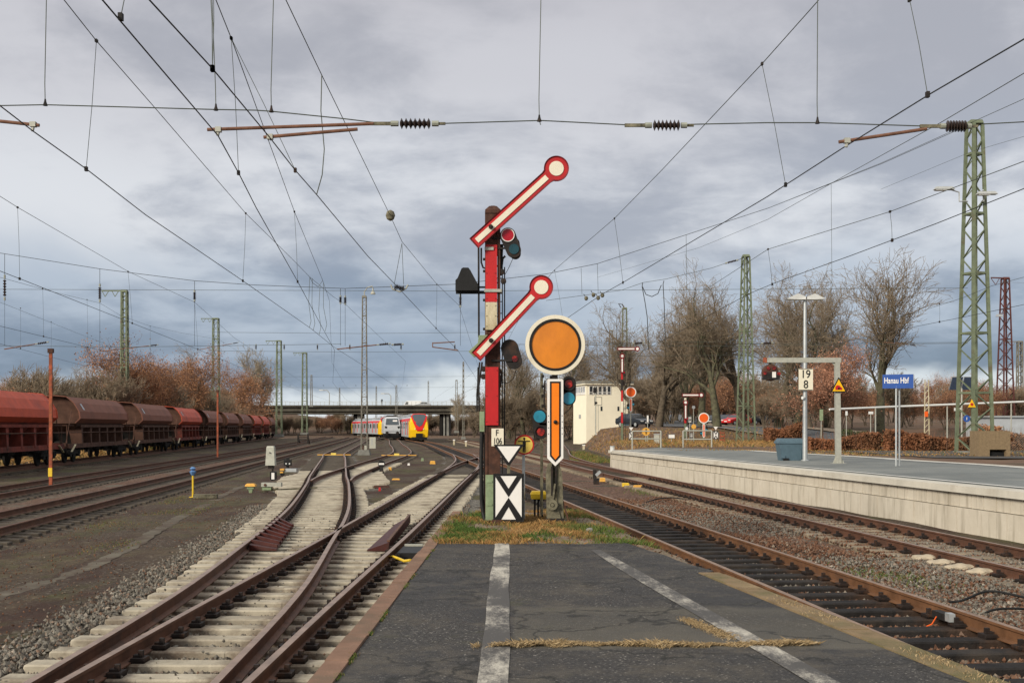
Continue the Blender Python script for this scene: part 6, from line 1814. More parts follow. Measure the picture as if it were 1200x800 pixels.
# ================================================================== HOPPER WAGONS
def wagon(shell, low, label):
    """bogie hopper wagon with curved sliding roof shells, length axis = local Y, rails at z=0"""
    t = thing('hopper_wagon', (0, 0, 0), label, 'railway wagon', 'hopper wagons coupled in a row')
    HL = 6.35
    half = [(0, 3.90), (.70, 3.84), (1.12, 3.48), (1.42, 2.98), (1.48, 2.56), (1.20, 2.30)]
    for s in (-1, 1):
        mb = MB().use(shell); vs = []
        ys_ = [-HL, -HL + .05] + [-HL + .05 + (2 * HL - .1) * i / 8 for i in range(1, 8)] + [HL - .05, HL]
        for y in ys_:
            for (x, z) in half: vs.append((s * x, y, z))
        m = len(half)
        mb.add(vs, [(i * m + k, i * m + k + 1, (i + 1) * m + k + 1, (i + 1) * m + k) for i in range(len(ys_) - 1) for k in range(m - 1)])
        # rolled edge of the shell at each end
        for y in (-HL, HL):
            for k in range(m - 1):
                a, b = half[k], half[k + 1]; mb.bar((s * a[0], y, a[1]), (s * b[0], y, b[1]), .07, .05)
        mb.build('roof_shell', t, world=False)
        # number patch
        mb = MB().use('trgrey'); y = -5.2 * s
        mb.add([(s * 1.165, y, 3.45), (s * 1.165, y + .35, 3.45), (s * 1.385, y + .35, 3.08), (s * 1.385, y, 3.08)], [(0, 1, 2, 3)]); mb.build('white_patch', t, world=False)
    # end walls: dark, set back inside the shells
    for s in (-1, 1):
        mb = MB().use('wagdark'); y = s * (HL - .35)
        prof = [(-x, z - .03) for x, z in reversed(half)] + [(x, z - .03) for x, z in half[1:]]
        mb.add([(x * .97, y, z) for x, z in prof] + [(.55, s * (HL - 2.0), 1.25), (-.55, s * (HL - 2.0), 1.25)], [tuple(range(len(prof) + 2))])
        mb.build('end_wall', t, world=False)
    # hopper slopes
    for s in (-1, 1):
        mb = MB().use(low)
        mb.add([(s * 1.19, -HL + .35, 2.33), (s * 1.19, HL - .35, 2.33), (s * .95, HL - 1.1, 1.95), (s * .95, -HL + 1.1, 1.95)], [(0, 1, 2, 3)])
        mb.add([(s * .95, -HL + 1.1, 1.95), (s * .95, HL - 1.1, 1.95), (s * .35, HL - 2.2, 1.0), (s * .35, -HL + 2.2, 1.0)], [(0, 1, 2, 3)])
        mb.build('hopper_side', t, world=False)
        # ribs and chute frames with openings
        for i in range(6):
            y = -5.2 + i * 2.08
            mb = MB().use(low)
            mb.add([(s * 1.30, y - .20, 2.12), (s * 1.30, y + .20, 2.12), (s * 1.34, y + .12, 1.0), (s * 1.34, y - .12, 1.0), (s * .55, y - .2, 2.12), (s * .55, y + .2, 2.12), (s * .75, y + .12, 1.0), (s * .75, y - .12, 1.0)],
                   [(0, 1, 2, 3), (4, 7, 6, 5), (0, 4, 5, 1), (3, 2, 6, 7), (0, 3, 7, 4), (1, 5, 6, 2)])
            mb.build('side_rib', t, world=False)
        mb = MB().use(low); mb.box((s * 1.32, 0, 2.12), (.06, 11.2, .14)); mb.build('side_rail', t, world=False)
        mb = MB().use('wagdark'); mb.tube([(s * 1.38, -8.2, 1.75), (s * 1.38, 8.2, 1.75)], .03, 6); mb.build('operating_shaft', t, world=False)
    for i in range(5):
        y = -4.16 + i * 2.08
        mb = MB().use('wagblack'); mb.taper((0, y, .62), (.9, .9), (1.7, 1.9), 1.1); mb.build('chute', t, world=False)
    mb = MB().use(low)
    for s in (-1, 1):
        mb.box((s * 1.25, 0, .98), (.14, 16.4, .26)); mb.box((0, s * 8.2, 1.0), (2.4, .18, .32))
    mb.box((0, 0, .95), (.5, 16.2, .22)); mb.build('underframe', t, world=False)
    for e in (-1, 1):
        b_ = MB().use('wagblack')
        for s in (-1, 1):
            b_.box((s * 1.05, e * 6.1, .60), (.14, 2.6, .22)); b_.box((s * 1.05, e * 6.1 - .9, .5), (.2, .35, .32)); b_.box((s * 1.05, e * 6.1 + .9, .5), (.2, .35, .32)); b_.box((s * 1.02, e * 6.1, .45), (.16, .5, .3))
        b_.box((0, e * 6.1, .62), (2.0, .4, .25)); bo = b_.build('bogie', t, world=False)
        for ax in (-.9, .9):
            for s in (-1, 1):
                mb = MB().use('wagblack'); mb.lathe((s * .78, e * 6.1 + ax, .46), [(.1, -.08), (.46, -.07), (.46, .05), (.42, .06), (.12, .08)], 20, 'x')
                mb.build('wheel', bo, world=False)
        for s in (-1, 1):
            mb = MB().use('iron'); mb.lathe((s * .87, e * 8.55, 1.05), [(.06, -.3), (.08, -.1), (.07, .22), (.23, .24), (.23, .28)] if e > 0 else [(.23, -.28), (.23, -.24), (.07, -.22), (.08, .1), (.06, .3)], 14, 'y'); mb.build('buffer', t, world=False)
        # end platform handrail and ladder
        mb = MB().use('wagdark')
        for s in (-1, 1):
            mb.tube([(s * 1.2, e * 8.1, 1.1), (s * 1.2, e * 8.1, 2.15), (s * 1.2, e * 7.3, 2.15), (s * 1.2, e * 6.7, 2.15)], .025, 6)
            mb.tube([(s * 1.15, e * 8.1, 1.1), (s * 1.15, e * 6.95, 3.0)], .025, 6)
        mb.tube([(-1.2, e * 8.1, 2.15), (1.2, e * 8.1, 2.15)], .025, 6)
        for q in range(7): mb.bar((-.25, e * 7.35, 1.2 + q * .3), (.15, e * 7.35, 1.2 + q * .3), .03)
        mb.bar((-.25, e * 7.35, 1.1), (-.25, e * 7.35, 3.2), .04); mb.bar((.15, e * 7.35, 1.1), (.15, e * 7.35, 3.2), .04)
        mb.build('end_ladder', t, world=False)
        mb = MB().use('creamdirty')
        mb.bar((1.38, e * 7.0, 1.05), (1.38, e * 7.8, .65), .10, .03); mb.bar((-1.38, e * 7.0, 1.05), (-1.38, e * 7.8, .65), .10, .03); mb.build('step', t, world=False)
    return t
wr_ = wagon('wagred', 'wagredlow', 'x'); wb_ = wagon('wagbrown', 'wagdark', 'x')
L3 = TR['L3']
wlabels = [
    ('r', 'big bright red hopper wagon cut off by the left picture edge'),
    ('b', 'brown hopper wagon just right of the tall rusty post'),
    ('b', 'brown hopper wagon, third from the left, in front of the brown leaved tree'),
    ('r', 'bright red hopper wagon between two brown ones in mid row'),
    ('b', 'brown hopper wagon directly right of the red one in mid row'),
    ('b', 'brown hopper wagon behind the second rusty post'),
    ('b', 'small brown hopper wagon just before the far red ones'),
    ('r', 'small red hopper wagon, nearest of the far red pair'),
    ('r', 'small red hopper wagon, second of the far red pair'),
    ('b', 'last hopper wagon at the far right end of the row')]
s_ = 51.0 - 0.0
pos = 54.6
for i, (c, lab) in enumerate(wlabels):
    y = pos + 17.5 * i * .993; x = polyat(L3, y); dx, dy = polydir(L3, y)
    src = wr_ if c == 'r' else wb_
    if i == 0: o = wr_
    elif i == 1: o = wb_
    else: o = copy_tree(src)
    o.location = (x, y, -.02); o.rotation_euler = (0, 0, math.atan2(-dx, dy)); o['label'] = lab

# ================================================================== TRAINS
def carbody(mb, L, W, Hh, z0=.55, y0=0):
    prof = [(-W / 2, z0), (-W / 2, 2.7), (-W / 2 + .18, Hh - .45), (-W / 2 + .55, Hh - .08), (0, Hh), (W / 2 - .55, Hh - .08), (W / 2 - .18, Hh - .45), (W / 2, 2.7), (W / 2, z0)]
    n = len(prof); vs = [(x, y0, z) for x, z in prof] + [(x, y0 + L, z) for x, z in prof]
    mb.add(vs, [(k, (k + 1) % n, n + (k + 1) % n, n + k) for k in range(n)] + [tuple(range(n)), tuple(range(2 * n - 1, n - 1, -1))]); return mb
def side_panels(t, W, y0, y1, z0, z1, mname, name, n=1, gap=0.0):
    L = (y1 - y0) / n
    for i in range(n):
        for s in (-1, 1):
            mb = MB().use(mname); mb.box((s * (W / 2 + .012), y0 + L * (i + .5), (z0 + z1) / 2), (.02, L - gap, z1 - z0)); mb.build(name, t, world=False)
def bogies(t, ys_):
    for y in ys_:
        mb = MB().use('wagblack'); mb.box((0, y, .45), (2.3, 2.8, .5)); b_ = mb.build('bogie', t, world=False)
        for ax in (-1, 1):
            for s in (-1, 1):
                mb = MB().use('iron'); mb.lathe((s * .78, y + ax, .45), [(.1, -.08), (.45, -.07), (.45, .06), (.1, .08)], 16, 'x'); mb.build('wheel', b_, world=False)
def emu(loc, rz, label, cars=3, front='v', frontcol='tryellow'):
    t = thing('railcar_train', (0, 0, 0), label, 'train'); W = 2.85; Hh = 3.75
    y = 0
    for c in range(cars):
        L = 15.5
        if c > 0:
            mb = MB().use('rubber'); mb.box((0, y - .3, 2.0), (2.2, .7, 2.6)); mb.build('gangway', t, world=False)
        st = 1.3 if c == 0 else 0
        mb = MB().use('trgrey'); carbody(mb, L - st, W, Hh, .5, y + st); mb.build('car_body', t, world=False)
        for s in (-1, 1):
            mb = MB().use('trred'); mb.add([(s * (W / 2 - .03), y + st, 2.92), (s * (W / 2 - .03), y + L, 2.92), (s * (W / 2 - .17), y + L, 3.34), (s * (W / 2 - .17), y + st, 3.34)], [(0, 1, 2, 3)]); mb.build('red_band', t, world=False)
            nwin = 5
            for i in range(nwin):
                yy = y + st + 1.0 + i * (L - st - 1) / nwin
                if i % 2 == 0:
                    mb = MB().use('trdark'); mb.box((s * (W / 2 + .012), yy + .9, 2.25), (.02, 1.9, .95)); mb.build('window', t, world=False)
                else:
                    mb = MB().use('trred'); mb.box((s * (W / 2 + .014), yy + .7, 1.85), (.03, .8, 2.1)); d_ = mb.build('door', t, world=False)
                    mb = MB().use('trdark'); mb.box((s * (W / 2 + .034), yy + .7, 2.2), (.02, .6, .9)); mb.build('door_window', d_, world=False)
            if c == 0:
                mb = MB().use(frontcol); mb.box((s * (W / 2 + .016), y + st + .7, 1.72), (.02, 1.4, 2.4)); mb.build('yellow_panel', t, world=False)
            if c == cars - 1:
                mb = MB().use(frontcol); mb.box((s * (W / 2 + .016), y + L - .6, 1.72), (.02, 1.4, 2.4)); mb.build('yellow_panel', t, world=False)
        mb = MB().use('trgrey'); mb.box((0, y + L / 2 + .6, Hh + .14), (1.9, L * .6, .28)); mb.build('roof_equipment', t, world=False)
        bogies(t, (y + 2.8, y + L - 2.5))
        y += L + .6
    # nose
    mb = MB().use(frontcol)
    rear = [(-W / 2, .5), (-W / 2, 2.7), (-W / 2 + .18, Hh - .45), (-W / 2 + .55, Hh - .08), (0, Hh), (W / 2 - .55, Hh - .08), (W / 2 - .18, Hh - .45), (W / 2, 2.7), (W / 2, .5)]
    fr = [(-W / 2 + .25, .45), (-W / 2 + .12, 1.6), (-W / 2 + .22, 2.7), (-W / 2 + .7, 3.35), (0, 3.5), (W / 2 - .7, 3.35), (W / 2 - .22, 2.7), (W / 2 - .12, 1.6), (W / 2 - .25, .45)]
    fy = [0, -.05, .35, .85, .9, .85, .35, -.05, 0]
    n = 9; mb.add([(x, 1.3, z) for x, z in rear] + [(x, yy, z) for (x, z), yy in zip(fr, fy)] + [(0, -.12, 1.6), (0, -.05, .45), (0, .3, 2.7)],
                  [(k, k + 1, n + k + 1, n + k) for k in range(8)] + [(9, 10, 18, 19), (10, 11, 20, 18), (11, 12, 13, 20), (13, 14, 15, 20), (15, 16, 18, 20), (16, 17, 19, 18)])
    mb.build('nose', t, world=False)
    def fp(x, z, out=.03):   # point on the raked front
        if z < 1.6: yy = -.1
        elif z < 2.7: yy = -.12 + (z - 1.6) / 1.1 * .42
        else: yy = .3 + (z - 2.7) / .8 * .58
        yy += abs(x) ** 2 * .03 - out
        return (x, yy, z)
    def fpoly(name, pts, mname, out):
        mb = MB().use(mname); cx_ = sum(p[0] for p in pts) / len(pts); cz_ = sum(p[1] for p in pts) / len(pts); n = len(pts); K_ = 8
        q = [fp(cx_ + (x - cx_) * j / K_, cz_ + (z - cz_) * j / K_, out) for j in range(1, K_ + 1) for x, z in pts]; q.append(fp(cx_, cz_, out))
        mb.add(q, [(j * n + i, j * n + (i + 1) % n, (j + 1) * n + (i + 1) % n, (j + 1) * n + i) for j in range(K_ - 1) for i in range(n)] + [(i, (i + 1) % n, K_ * n) for i in range(n)]); mb.build(name, t, world=False)
    k = .0168; X = lambda c: (c - 765) * k; Z = lambda c: .45 + (445 - c) * .0172
    fpoly('red_visor', [(X(a), Z(b)) for a, b in ((694, 262), (712, 312), (738, 375), (745, 388), (785, 388), (795, 375), (830, 300), (838, 262), (822, 240), (765, 236), (712, 240))], 'trred', .07)
    fpoly('windscreen', [(X(a), Z(b)) for a, b in ((705, 256), (718, 290), (742, 335), (765, 352), (790, 335), (815, 290), (828, 256), (812, 244), (765, 241), (722, 244))], 'trdark', .11)
    mb = MB().use('black'); mb.box((0, -.2, .78), (1.0, .3, .62)); mb.box((0, -.05, .35), (2.3, .5, .4)); mb.build('coupler_box', t, world=False)
    for s in (-1, 1):
        mb = MB().use('white'); mb.disc((s * .62, -.19, 1.75), .08, .05, 10); mb.build('headlight', t, world=False)
    t.location = loc; t.rotation_euler = (0, 0, rz); return t
def onrail(key, y):
    x = polyat(TR[key], y); dx, dy = polydir(TR[key], y); return (x, y, 0), math.atan2(-dx, dy)
l, r = onrail('R1', 167); emu(l, r, 'yellow and red train with a V shaped windscreen under the bridge', 3)
# articulated set seen side on behind the locomotive (its yellow end to the left)
t2 = emu((P(453, 500, 236).x, 236, 0), math.atan2(.27, 1), 'grey train with red doors and a yellow end, half hidden behind the silver locomotive', 3)
# locomotive
def loco(loc, rz, label):
    t = thing('locomotive', (0, 0, 0), label, 'locomotive'); W = 2.9
    mb = MB().use('trsilver'); L = 18.5
    prof = [(-W / 2, .95), (-W / 2, 2.6), (-W / 2 + .22, 3.55), (-W / 2 + .6, 3.78), (W / 2 - .6, 3.78), (W / 2 - .22, 3.55), (W / 2, 2.6), (W / 2, .95)]
    fr = [(-W / 2 + .12, .95), (-W / 2 + .08, 2.3), (-W / 2 + .3, 3.4), (-W / 2 + .65, 3.62), (W / 2 - .65, 3.62), (W / 2 - .3, 3.4), (W / 2 - .08, 2.3), (W / 2 - .12, .95)]
    fy = [0, .05, .65, .8, .8, .65, .05, 0]; n = 8
    vs = [(x, y, z) for (x, z), y in zip(fr, fy)] + [(x, 1.5, z) for x, z in prof] + [(x, L, z) for x, z in prof]
    fs = [(k, k + 1, n + k + 1, n + k) for k in range(7)] + [(n + k, n + (k + 1) % n, 2 * n + (k + 1) % n, 2 * n + k) for k in range(n)] + [tuple(range(3 * n - 1, 2 * n - 1, -1)), (0, 1, 6, 7), (1, 2, 5, 6), (2, 3, 4, 5), (0, 7, 15, 8)]
    mb.add(vs, fs); mb.build('body_shell', t, world=False)
    mb = MB().use('trdark'); mb.add([(-1.12, -.0 + .03, 2.42), (1.12, .03, 2.42), (.98, .60, 3.46), (-.98, .60, 3.46)], [(0, 1, 2, 3)]); mb.build('windscreen', t, world=False)
    mb = MB().use('white'); mb.add([(.1, .28, 2.95), (.85, .28, 2.95), (.82, .43, 3.2), (.1, .43, 3.2)], [(0, 1, 2, 3)]); mb.build('windscreen_display', t, world=False)
    for s in (-1, 1):
        mb = MB().use('black'); mb.add([(s * 1.25, -.02, 2.18), (s * .85, -.02, 2.12), (s * .98, -.04, 1.78), (s * 1.2, -.04, 1.86)], [(0, 1, 2, 3)]); mb.build('headlight', t, world=False)
        mb = MB().use('iron'); mb.lathe((s * .87, -.35, 1.05), [(.26, -.1), (.26, -.05), (.1, -.02), (.1, .35)], 14, 'y'); mb.build('buffer', t, world=False)
    mb = MB().use('trgrey'); mb.box((0, -.02, 1.35), (2.5, .05, .28)); mb.build('front_band', t, world=False)
    mb = MB().use('black'); mb.box((0, .1, .70), (2.75, .3, .5)); mb.box((0, .2, .3), (2.2, .2, .35)); mb.box((0, 9, .75), (2.6, 17, .4)); mb.build('underframe', t, world=False)
    mb = MB().use('iron'); mb.box((0, 9, 3.9), (1.6, 14, .25)); mb.build('roof_equipment', t, world=False)
    bogies(t, (3.5, 14.5)); t.location = loc; t.rotation_euler = (0, 0, rz); return t
l, r = onrail('D', 190); loco(l, r, 'silver locomotive facing the camera under the bridge')

# ================================================================== BRIDGE
BY = 292
bt = thing('road_bridge', (P(380, 0, BY).x, BY, 0), 'long flat dark concrete road bridge crossing over all the tracks', 'bridge')
zt = P(0, 474.6, BY).z; zs = P(0, 484.2, BY).z
xa, xb = P(188, 0, BY).x, P(640, 0, BY).x
mb = MB().use('brconc'); mb.bbox((xa, BY, zs + .55), (xb, BY + 14, zt - .45)); mb.build('deck', bt)
mb = MB().use('brconc'); mb.bbox((xa, BY - .8, zt - .449), (xb, BY, zt)); mb.build('parapet_beam', bt)
for i in range(4):
    mb = MB().use('brconc'); mb.bbox((xa, BY + .6 + i * 3.6, zs - .15), (xb, BY + 1.4 + i * 3.6, zs + .549)); mb.build('girder', bt)
n = 90
mb = MB().use('galvwarm'); mb.bbox((xa, BY - .75, zt + .85), (xb, BY - .68, zt + .93))
for i in range(n):
    x = xa + (xb - xa) * i / (n - 1); mb.bar((x, BY - .71, zt), (x, BY - .71, zt + .85), .07)
mb.bbox((xa, BY - .74, zt + .40), (xb, BY - .70, zt + .46)); mb.build('railing', bt)
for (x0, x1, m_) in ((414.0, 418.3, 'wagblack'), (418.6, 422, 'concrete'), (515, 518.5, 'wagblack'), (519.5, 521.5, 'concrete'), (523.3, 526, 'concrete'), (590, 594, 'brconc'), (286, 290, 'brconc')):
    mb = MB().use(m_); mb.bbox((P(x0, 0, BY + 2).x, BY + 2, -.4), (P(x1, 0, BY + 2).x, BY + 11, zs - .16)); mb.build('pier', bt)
mb = MB().use('concrete'); mb.bbox((P(300, 0, BY).x - .1, BY + 1, -.4), (P(308, 0, BY).x, BY + 13, zs - .16)); mb.build('abutment', bt)
# vehicles on the bridge and on the road
def car(loc, rz, mname, label, van=False, L=4.3):
    t = thing('parked_car' if not van else 'van', (0, 0, 0), label, 'van' if van else 'car'); W = 1.76
    if van: sec = [(0, .35), (0, .95), (.25, 1.12), (.75, 1.25), (1.25, 2.15), (1.7, 2.35), (L * 1.15, 2.35), (L * 1.2, 2.2), (L * 1.2, .4)]
    else: sec = [(0, .32), (-.02, .62), (.12, .76), (1.1, .93), (1.85, 1.40), (2.3, 1.46), (3.15, 1.42), (3.95, 1.0), (4.25, .92), (4.3, .55), (4.25, .32)]
    n = len(sec); vs = []
    lv = [(-W / 2, 0), (-W / 2 + .04, 1), (W / 2 - .04, 1), (W / 2, 0)]
    for s in (-1, -1, 1, 1): pass
    top = .95
    def inset(z): return .0 if z < top else (z - top) * (.35 if not van else .12)
    for s in (-1, 1):
        for (y, z) in sec: vs.append((s * (W / 2 - inset(z) - (.06 if z < .5 else 0)), y, z))
    mb = MB().use(mname); mb.add(vs, [tuple(range(n)), tuple(range(2 * n - 1, n - 1, -1))] + [(k, (k + 1) % n, n + (k + 1) % n, n + k) for k in range(n)]); mb.build('body', t, world=False)
    if van:
        mb = MB().use('glass'); mb.add([(-.78, .76, 1.30), (.78, .76, 1.30), (.70, 1.16, 2.02), (-.70, 1.16, 2.02)], [(0, 1, 2, 3)]); mb.build('windscreen', t, world=False)
        for s in (-1, 1):
            mb = MB().use('glass'); mb.add([(s * .865, 1.1, 1.4), (s * .865, 1.95, 1.4), (s * .80, 1.95, 2.05), (s * .80, 1.4, 2.05)], [(0, 1, 2, 3)]); mb.build('side_window', t, world=False)
    else:
        mb = MB().use('glass'); mb.add([(-.76, 1.20, .995), (.76, 1.20, .995), (.68, 1.80, 1.385), (-.68, 1.80, 1.385)], [(0, 1, 2, 3)]); mb.build('windscreen', t, world=False)
        mb = MB().use('glass'); mb.add([(-.70, 3.25, 1.385), (.70, 3.25, 1.385), (.76, 3.88, 1.05), (-.76, 3.88, 1.05)], [(0, 1, 2, 3)]); mb.build('rear_window', t, world=False)
        for s in (-1, 1):
            for (y0, y1, y2, y3) in ((1.35, 2.25, 2.25, 1.92), (2.35, 3.55, 3.15, 2.35)):
                mb = MB().use('glass'); mb.add([(s * (W / 2 + .006), y0, .97), (s * (W / 2 + .006), y1, .97), (s * (W / 2 - .125), y2, 1.36), (s * (W / 2 - .125), y3, 1.36)], [(0, 1, 2, 3)]); mb.build('side_window', t, world=False)
    for s in (-1, 1):
        mb = MB().use('railwhite'); mb.box((s * .62, .03 if not van else .0, .66 if not van else .8), (.34, .1, .13)); mb.build('headlight', t, world=False)
        for y in (.82, 3.4 if not van else 4.1):
            mb = MB().use('rubber'); mb.lathe((s * (W / 2 - .09), y, .31), [(.2, -.1), (.31, -.1), (.31, .1), (.2, .1)], 18, 'x'); wl = mb.build('wheel', t, world=False)
            mb = MB().use('galv'); mb.lathe((s * (W / 2 + .015), y, .31), [(.19, -.012), (.19, .012)], 14, 'x'); mb.build('rim', wl, world=False)
    mb = MB().use('white'); mb.box((0, -.045 if not van else -.02, .5), (.5, .02, .11)); mb.build('number_plate', t, world=False)
    t.location = loc; t.rotation_euler = (0, 0, rz); return t
a = P(748, 499.5, 118); a.z = gz(a.x, a.y) + .25; 
mbp = None
car((a.x + .9, a.y, gz(a.x + .9, a.y + 1) + .02), R(32), 'carblack', 'dark grey car parked at the foot of the bare tree beside the signal box')
car((P(861, 0, 150).x - 1.2, 150, gz(29, 150) + .06), R(-52), 'carred', 'bright red car parked beyond the road, left of the green mast')
car((P(846, 0, 156).x - .5, 156, gz(29, 156) + .06), R(-40), 'carblue', 'dark blue car parked left of the bright red car')
car((P(876, 0, 162).x, 162, gz(33, 162) + .06), R(-60), 'carblack', 'dark car mostly hidden behind the green mast and the red car')
car((P(832, 0, 165).x, 165, gz(30, 165) + .06), R(-30), 'carblack', 'dark car behind the tree trunk left of the blue car')
# parking apron under the cars
#strip('car_park', lambda y: P(728, 0, y).x, lambda y: P(795, 0, y).x, 112, 126, 0, 'road', zf=lambda x, y, k: P(0, 499.5, 118).z - .03 if True else 0)
#strip('car_park', lambda y: P(815, 0, y).x, lambda y: P(905, 0, y).x, 146, 172, 0, 'road', zf=lambda x, y, k: P(0, 498.8, 150).z - .03 + (y - 150) * .012)
zr_ = zt + .0
car((P(470, 0, BY + 6).x, BY + 6, zt - 1.1), R(-90), 'vanwhite', 'white van driving over the bridge above the trains', van=True, L=4.6)
car((P(486, 0, BY + 6).x, BY + 6, zt - .5), R(-90), 'trgrey', 'pale car on the bridge right of the white van')
# person on the bridge
def person(loc, label):
    t = thing('person', (0, 0, 0), label, 'person')
    bm = bmesh.new(); me = bpy.data.meshes.new('person')
    vs = [(0, 0, .92), (0, 0, 1.15), (0, 0, 1.40), (0, 0, 1.52), (0, 0, 1.66), (-.1, 0, .88), (-.12, .05, .48), (-.13, .02, .06), (.1, 0, .88), (.13, -.08, .48), (.14, .02, .06), (-.19, 0, 1.4), (-.24, .03, 1.12), (-.22, -.08, .88), (.19, 0, 1.4), (.25, .02, 1.12), (.22, -.1, .9), (-.13, -.12, .03), (.14, -.12, .03)]
    es = [(0, 1), (1, 2), (2, 3), (3, 4), (0, 5), (5, 6), (6, 7), (0, 8), (8, 9), (9, 10), (2, 11), (11, 12), (12, 13), (2, 14), (14, 15), (15, 16), (7, 17), (10, 18)]
    me.from_pydata(vs, es, []); bm.free()
    o = bpy.data.objects.new('person_body', me); COL.objects.link(o)
    mo = o.modifiers.new('s', 'SKIN'); rr = [.16, .15, .15, .06, .11, .1, .075, .05, .1, .075, .05, .07, .05, .035, .07, .05, .035, .04, .04]
    for v, q in zip(me.skin_vertices[0].data, rr): v.radius = (q, q * .8)
    me.skin_vertices[0].data[0].use_root = True
    sm = o.modifiers.new('u', 'SUBSURF'); sm.levels = 1
    dg = bpy.context.evaluated_depsgraph_get(); m2_ = bpy.data.meshes.new_from_object(o.evaluated_get(dg)); bpy.data.objects.remove(o)
    m2_.materials.clear(); m2_.materials.append(M['carblack'])
    b = bpy.data.objects.new('body', m2_); COL.objects.link(b); b.parent = t
    t.location = loc; return t
person((P(447.5, 0, BY - .2).x, BY - .25, zt), 'person in dark clothes walking on the bridge')

# ================================================================== OVERHEAD LINE
CH = 3.45
def cpt(px, py, h=CH):
    return P(px, py, F * h / (500 - py))
def line(name, label, contact, mess, drops, rc=.0075, rm_=.0065, m_='wire', ext=None):
    t = thing(name, contact[0], label, 'overhead wire')
    mb = MB().use(m_); mb.tube(contact, rc, 5, caps=False); mb.build('contact_wire', t)
    if mess:
        mb = MB().use('wiregreen'); mb.tube(mess, rm_, 5, caps=False); mb.build('messenger_wire', t)
    for a, b in drops:
        mb = MB().use('wiregreen'); mb.tube([a, (a + b) / 2 + Vector((.01, 0, 0)), b], .0042, 4)
        mb.use('iron'); mb.box(b, (.035, .05, .06)); mb.box(a, (.03, .06, .04)); mb.build('dropper', t)
    return t
def mpt(px, py, d): return P(px, py, d)
def along(pts, extra):      # continue a wire beyond its last or before its first point
    return pts + extra
# left curving track
cA = [cpt(60, -60), cpt(120, 0), cpt(200, 94), cpt(255.5, 159), cpt(279.5, 202.5), cpt(300, 243), cpt(349.5, 331), cpt(380, 388), cpt(392, 410), P(390, 448, 88), P(405, 468, 135), P(425, 477, 200), P(430, 484, 280)]
mA_ = [mpt(232, -60, 12.2), mpt(253, 0, 14), mpt(271, 45, 15.3), mpt(345, 248, 27), mpt(378, 328, 40), mpt(386, 352, 50), P(389, 425, 88), P(405, 452, 135), P(425, 466, 200), P(430, 476, 280)]
line('overhead_line', 'overhead wire pair above the curving left track', cA, mA_, [(mpt(271, 45, 15.3), cpt(279.5, 202.5)), (mpt(271, 45, 15.3), cpt(346, 199.5)), (mpt(345, 248, 27), cpt(348.8, 330)), (P(250, -20, 13.5), cpt(249, 80.5)), (P(246, -20, 13.5), cpt(249, 80.5)), (P(147, -20, 10), cpt(141.5, 20))])
cB = [cpt(126, -60), cpt(175, 0), cpt(249, 80.5), cpt(316, 161), cpt(346, 199.5), cpt(371, 228), cpt(431, 300), cpt(461, 331), cpt(511, 384.5), cpt(537, 411), P(556, 440, 76), P(566, 462, 120), P(572, 475, 180)]
mB_ = [mpt(312, -60, 12.6), mpt(335, 0, 14), mpt(377, 88, 16.7), mpt(457, 252, 27), mpt(471, 283, 27.8), mpt(512, 333, 39.4), mpt(538, 358, 50), P(556, 415, 76), P(566, 447, 120), P(572, 466, 180)]
tB_ = line('overhead_line', 'overhead wire pair above the near left track with a round weight on it', cB, mB_, [(mpt(512, 333, 39.4), cpt(511, 384.5))])
mb = MB().use('wiregreen'); mb.tube([mpt(377, 88, 16.7), P(376, 130, 16.7), P(380, 175, 16.7), P(377.5, 205, 16.7), cpt(371, 228)], .008, 5); mb.build('jumper_wire', tB_)
mb = MB().use('mossy'); mb.lathe(mpt(457.5, 252.5, 27), [(.02, -.13), (.085, -.09), (.115, 0), (.085, .09), (.02, .13)], 16); mb.build('weight_ball', tB_)
c = mpt(468.5, 337, 27.4)
mb = MB().use('insul')
for k in range(7): mb.lathe(c + Vector((-.12 + k * .035, 0, .02 * math.sin(k))), [(.03, -.015), (.075, 0), (.03, .015)], 12, 'x')
mb.use('galvwarm'); mb.tube([c + Vector((-.22, 0, .07)), c + Vector((-.18, 0, -.03)), c + Vector((0, 0, -.1)), c + Vector((.15, 0, -.02)), c + Vector((.2, 0, .07))], .02, 6)
mb.build('section_insulator', tB_)
for dx in (-6, 5):
    mb = MB().use('wiregreen'); mb.tube([mpt(471, 285, 27.8), P(468 + dx, 333, 27.5)], .006, 4); mb.build('dropper', tB_)
cD = [cpt(-30, 96), cpt(0, 124), cpt(39, 154), cpt(101, 198), cpt(171, 252), cpt(242, 300), cpt(284.6, 329), cpt(364.6, 385), cpt(392, 407), cpt(462, 451), P(468, 470, 150), P(462, 479, 230)]
mD_ = [mpt(40, -52, 12), mpt(75, 0, 13.5), mpt(113, 48, 15.08), mpt(182, 127, 18.4), mpt(288, 250, 26.6), mpt(344, 305, 35), mpt(363, 324.5, 39), mpt(391, 348, 45), mpt(406, 357.5, 48), mpt(475, 423, 90), P(472, 450, 150), P(464, 466, 230)]
tD_ = line('overhead_line', 'overhead wire pair running from the left edge to the branch track', cD, mD_, [(mpt(113, 48, 15.08), cpt(101, 198)), (mpt(288, 250, 26.6), cpt(284.6, 329))])
for (x0, y0, x1, y1, d) in ((363, 325, 362.5, 384, 39), (366, 326, 367, 387, 39.5), (375, 335, 374, 392, 42), (379, 331, 381, 388, 41)):
    mb = MB().use('wiregreen'); mb.tube([P(x0, y0, d), P((x0 + x1) / 2 - 1, (y0 + y1) / 2, d), P(x1 + 2, y1 - 8, d), P(x1, y1, d)], .008, 5); mb.build('jumper_wire', tD_)
mb = MB().use('wiregreen'); mb.tube([P(363, 325, 39), P(367, 332, 39.5), P(373, 336, 40), P(378, 329, 41)], .008, 5); mb.build('jumper_wire', tD_)
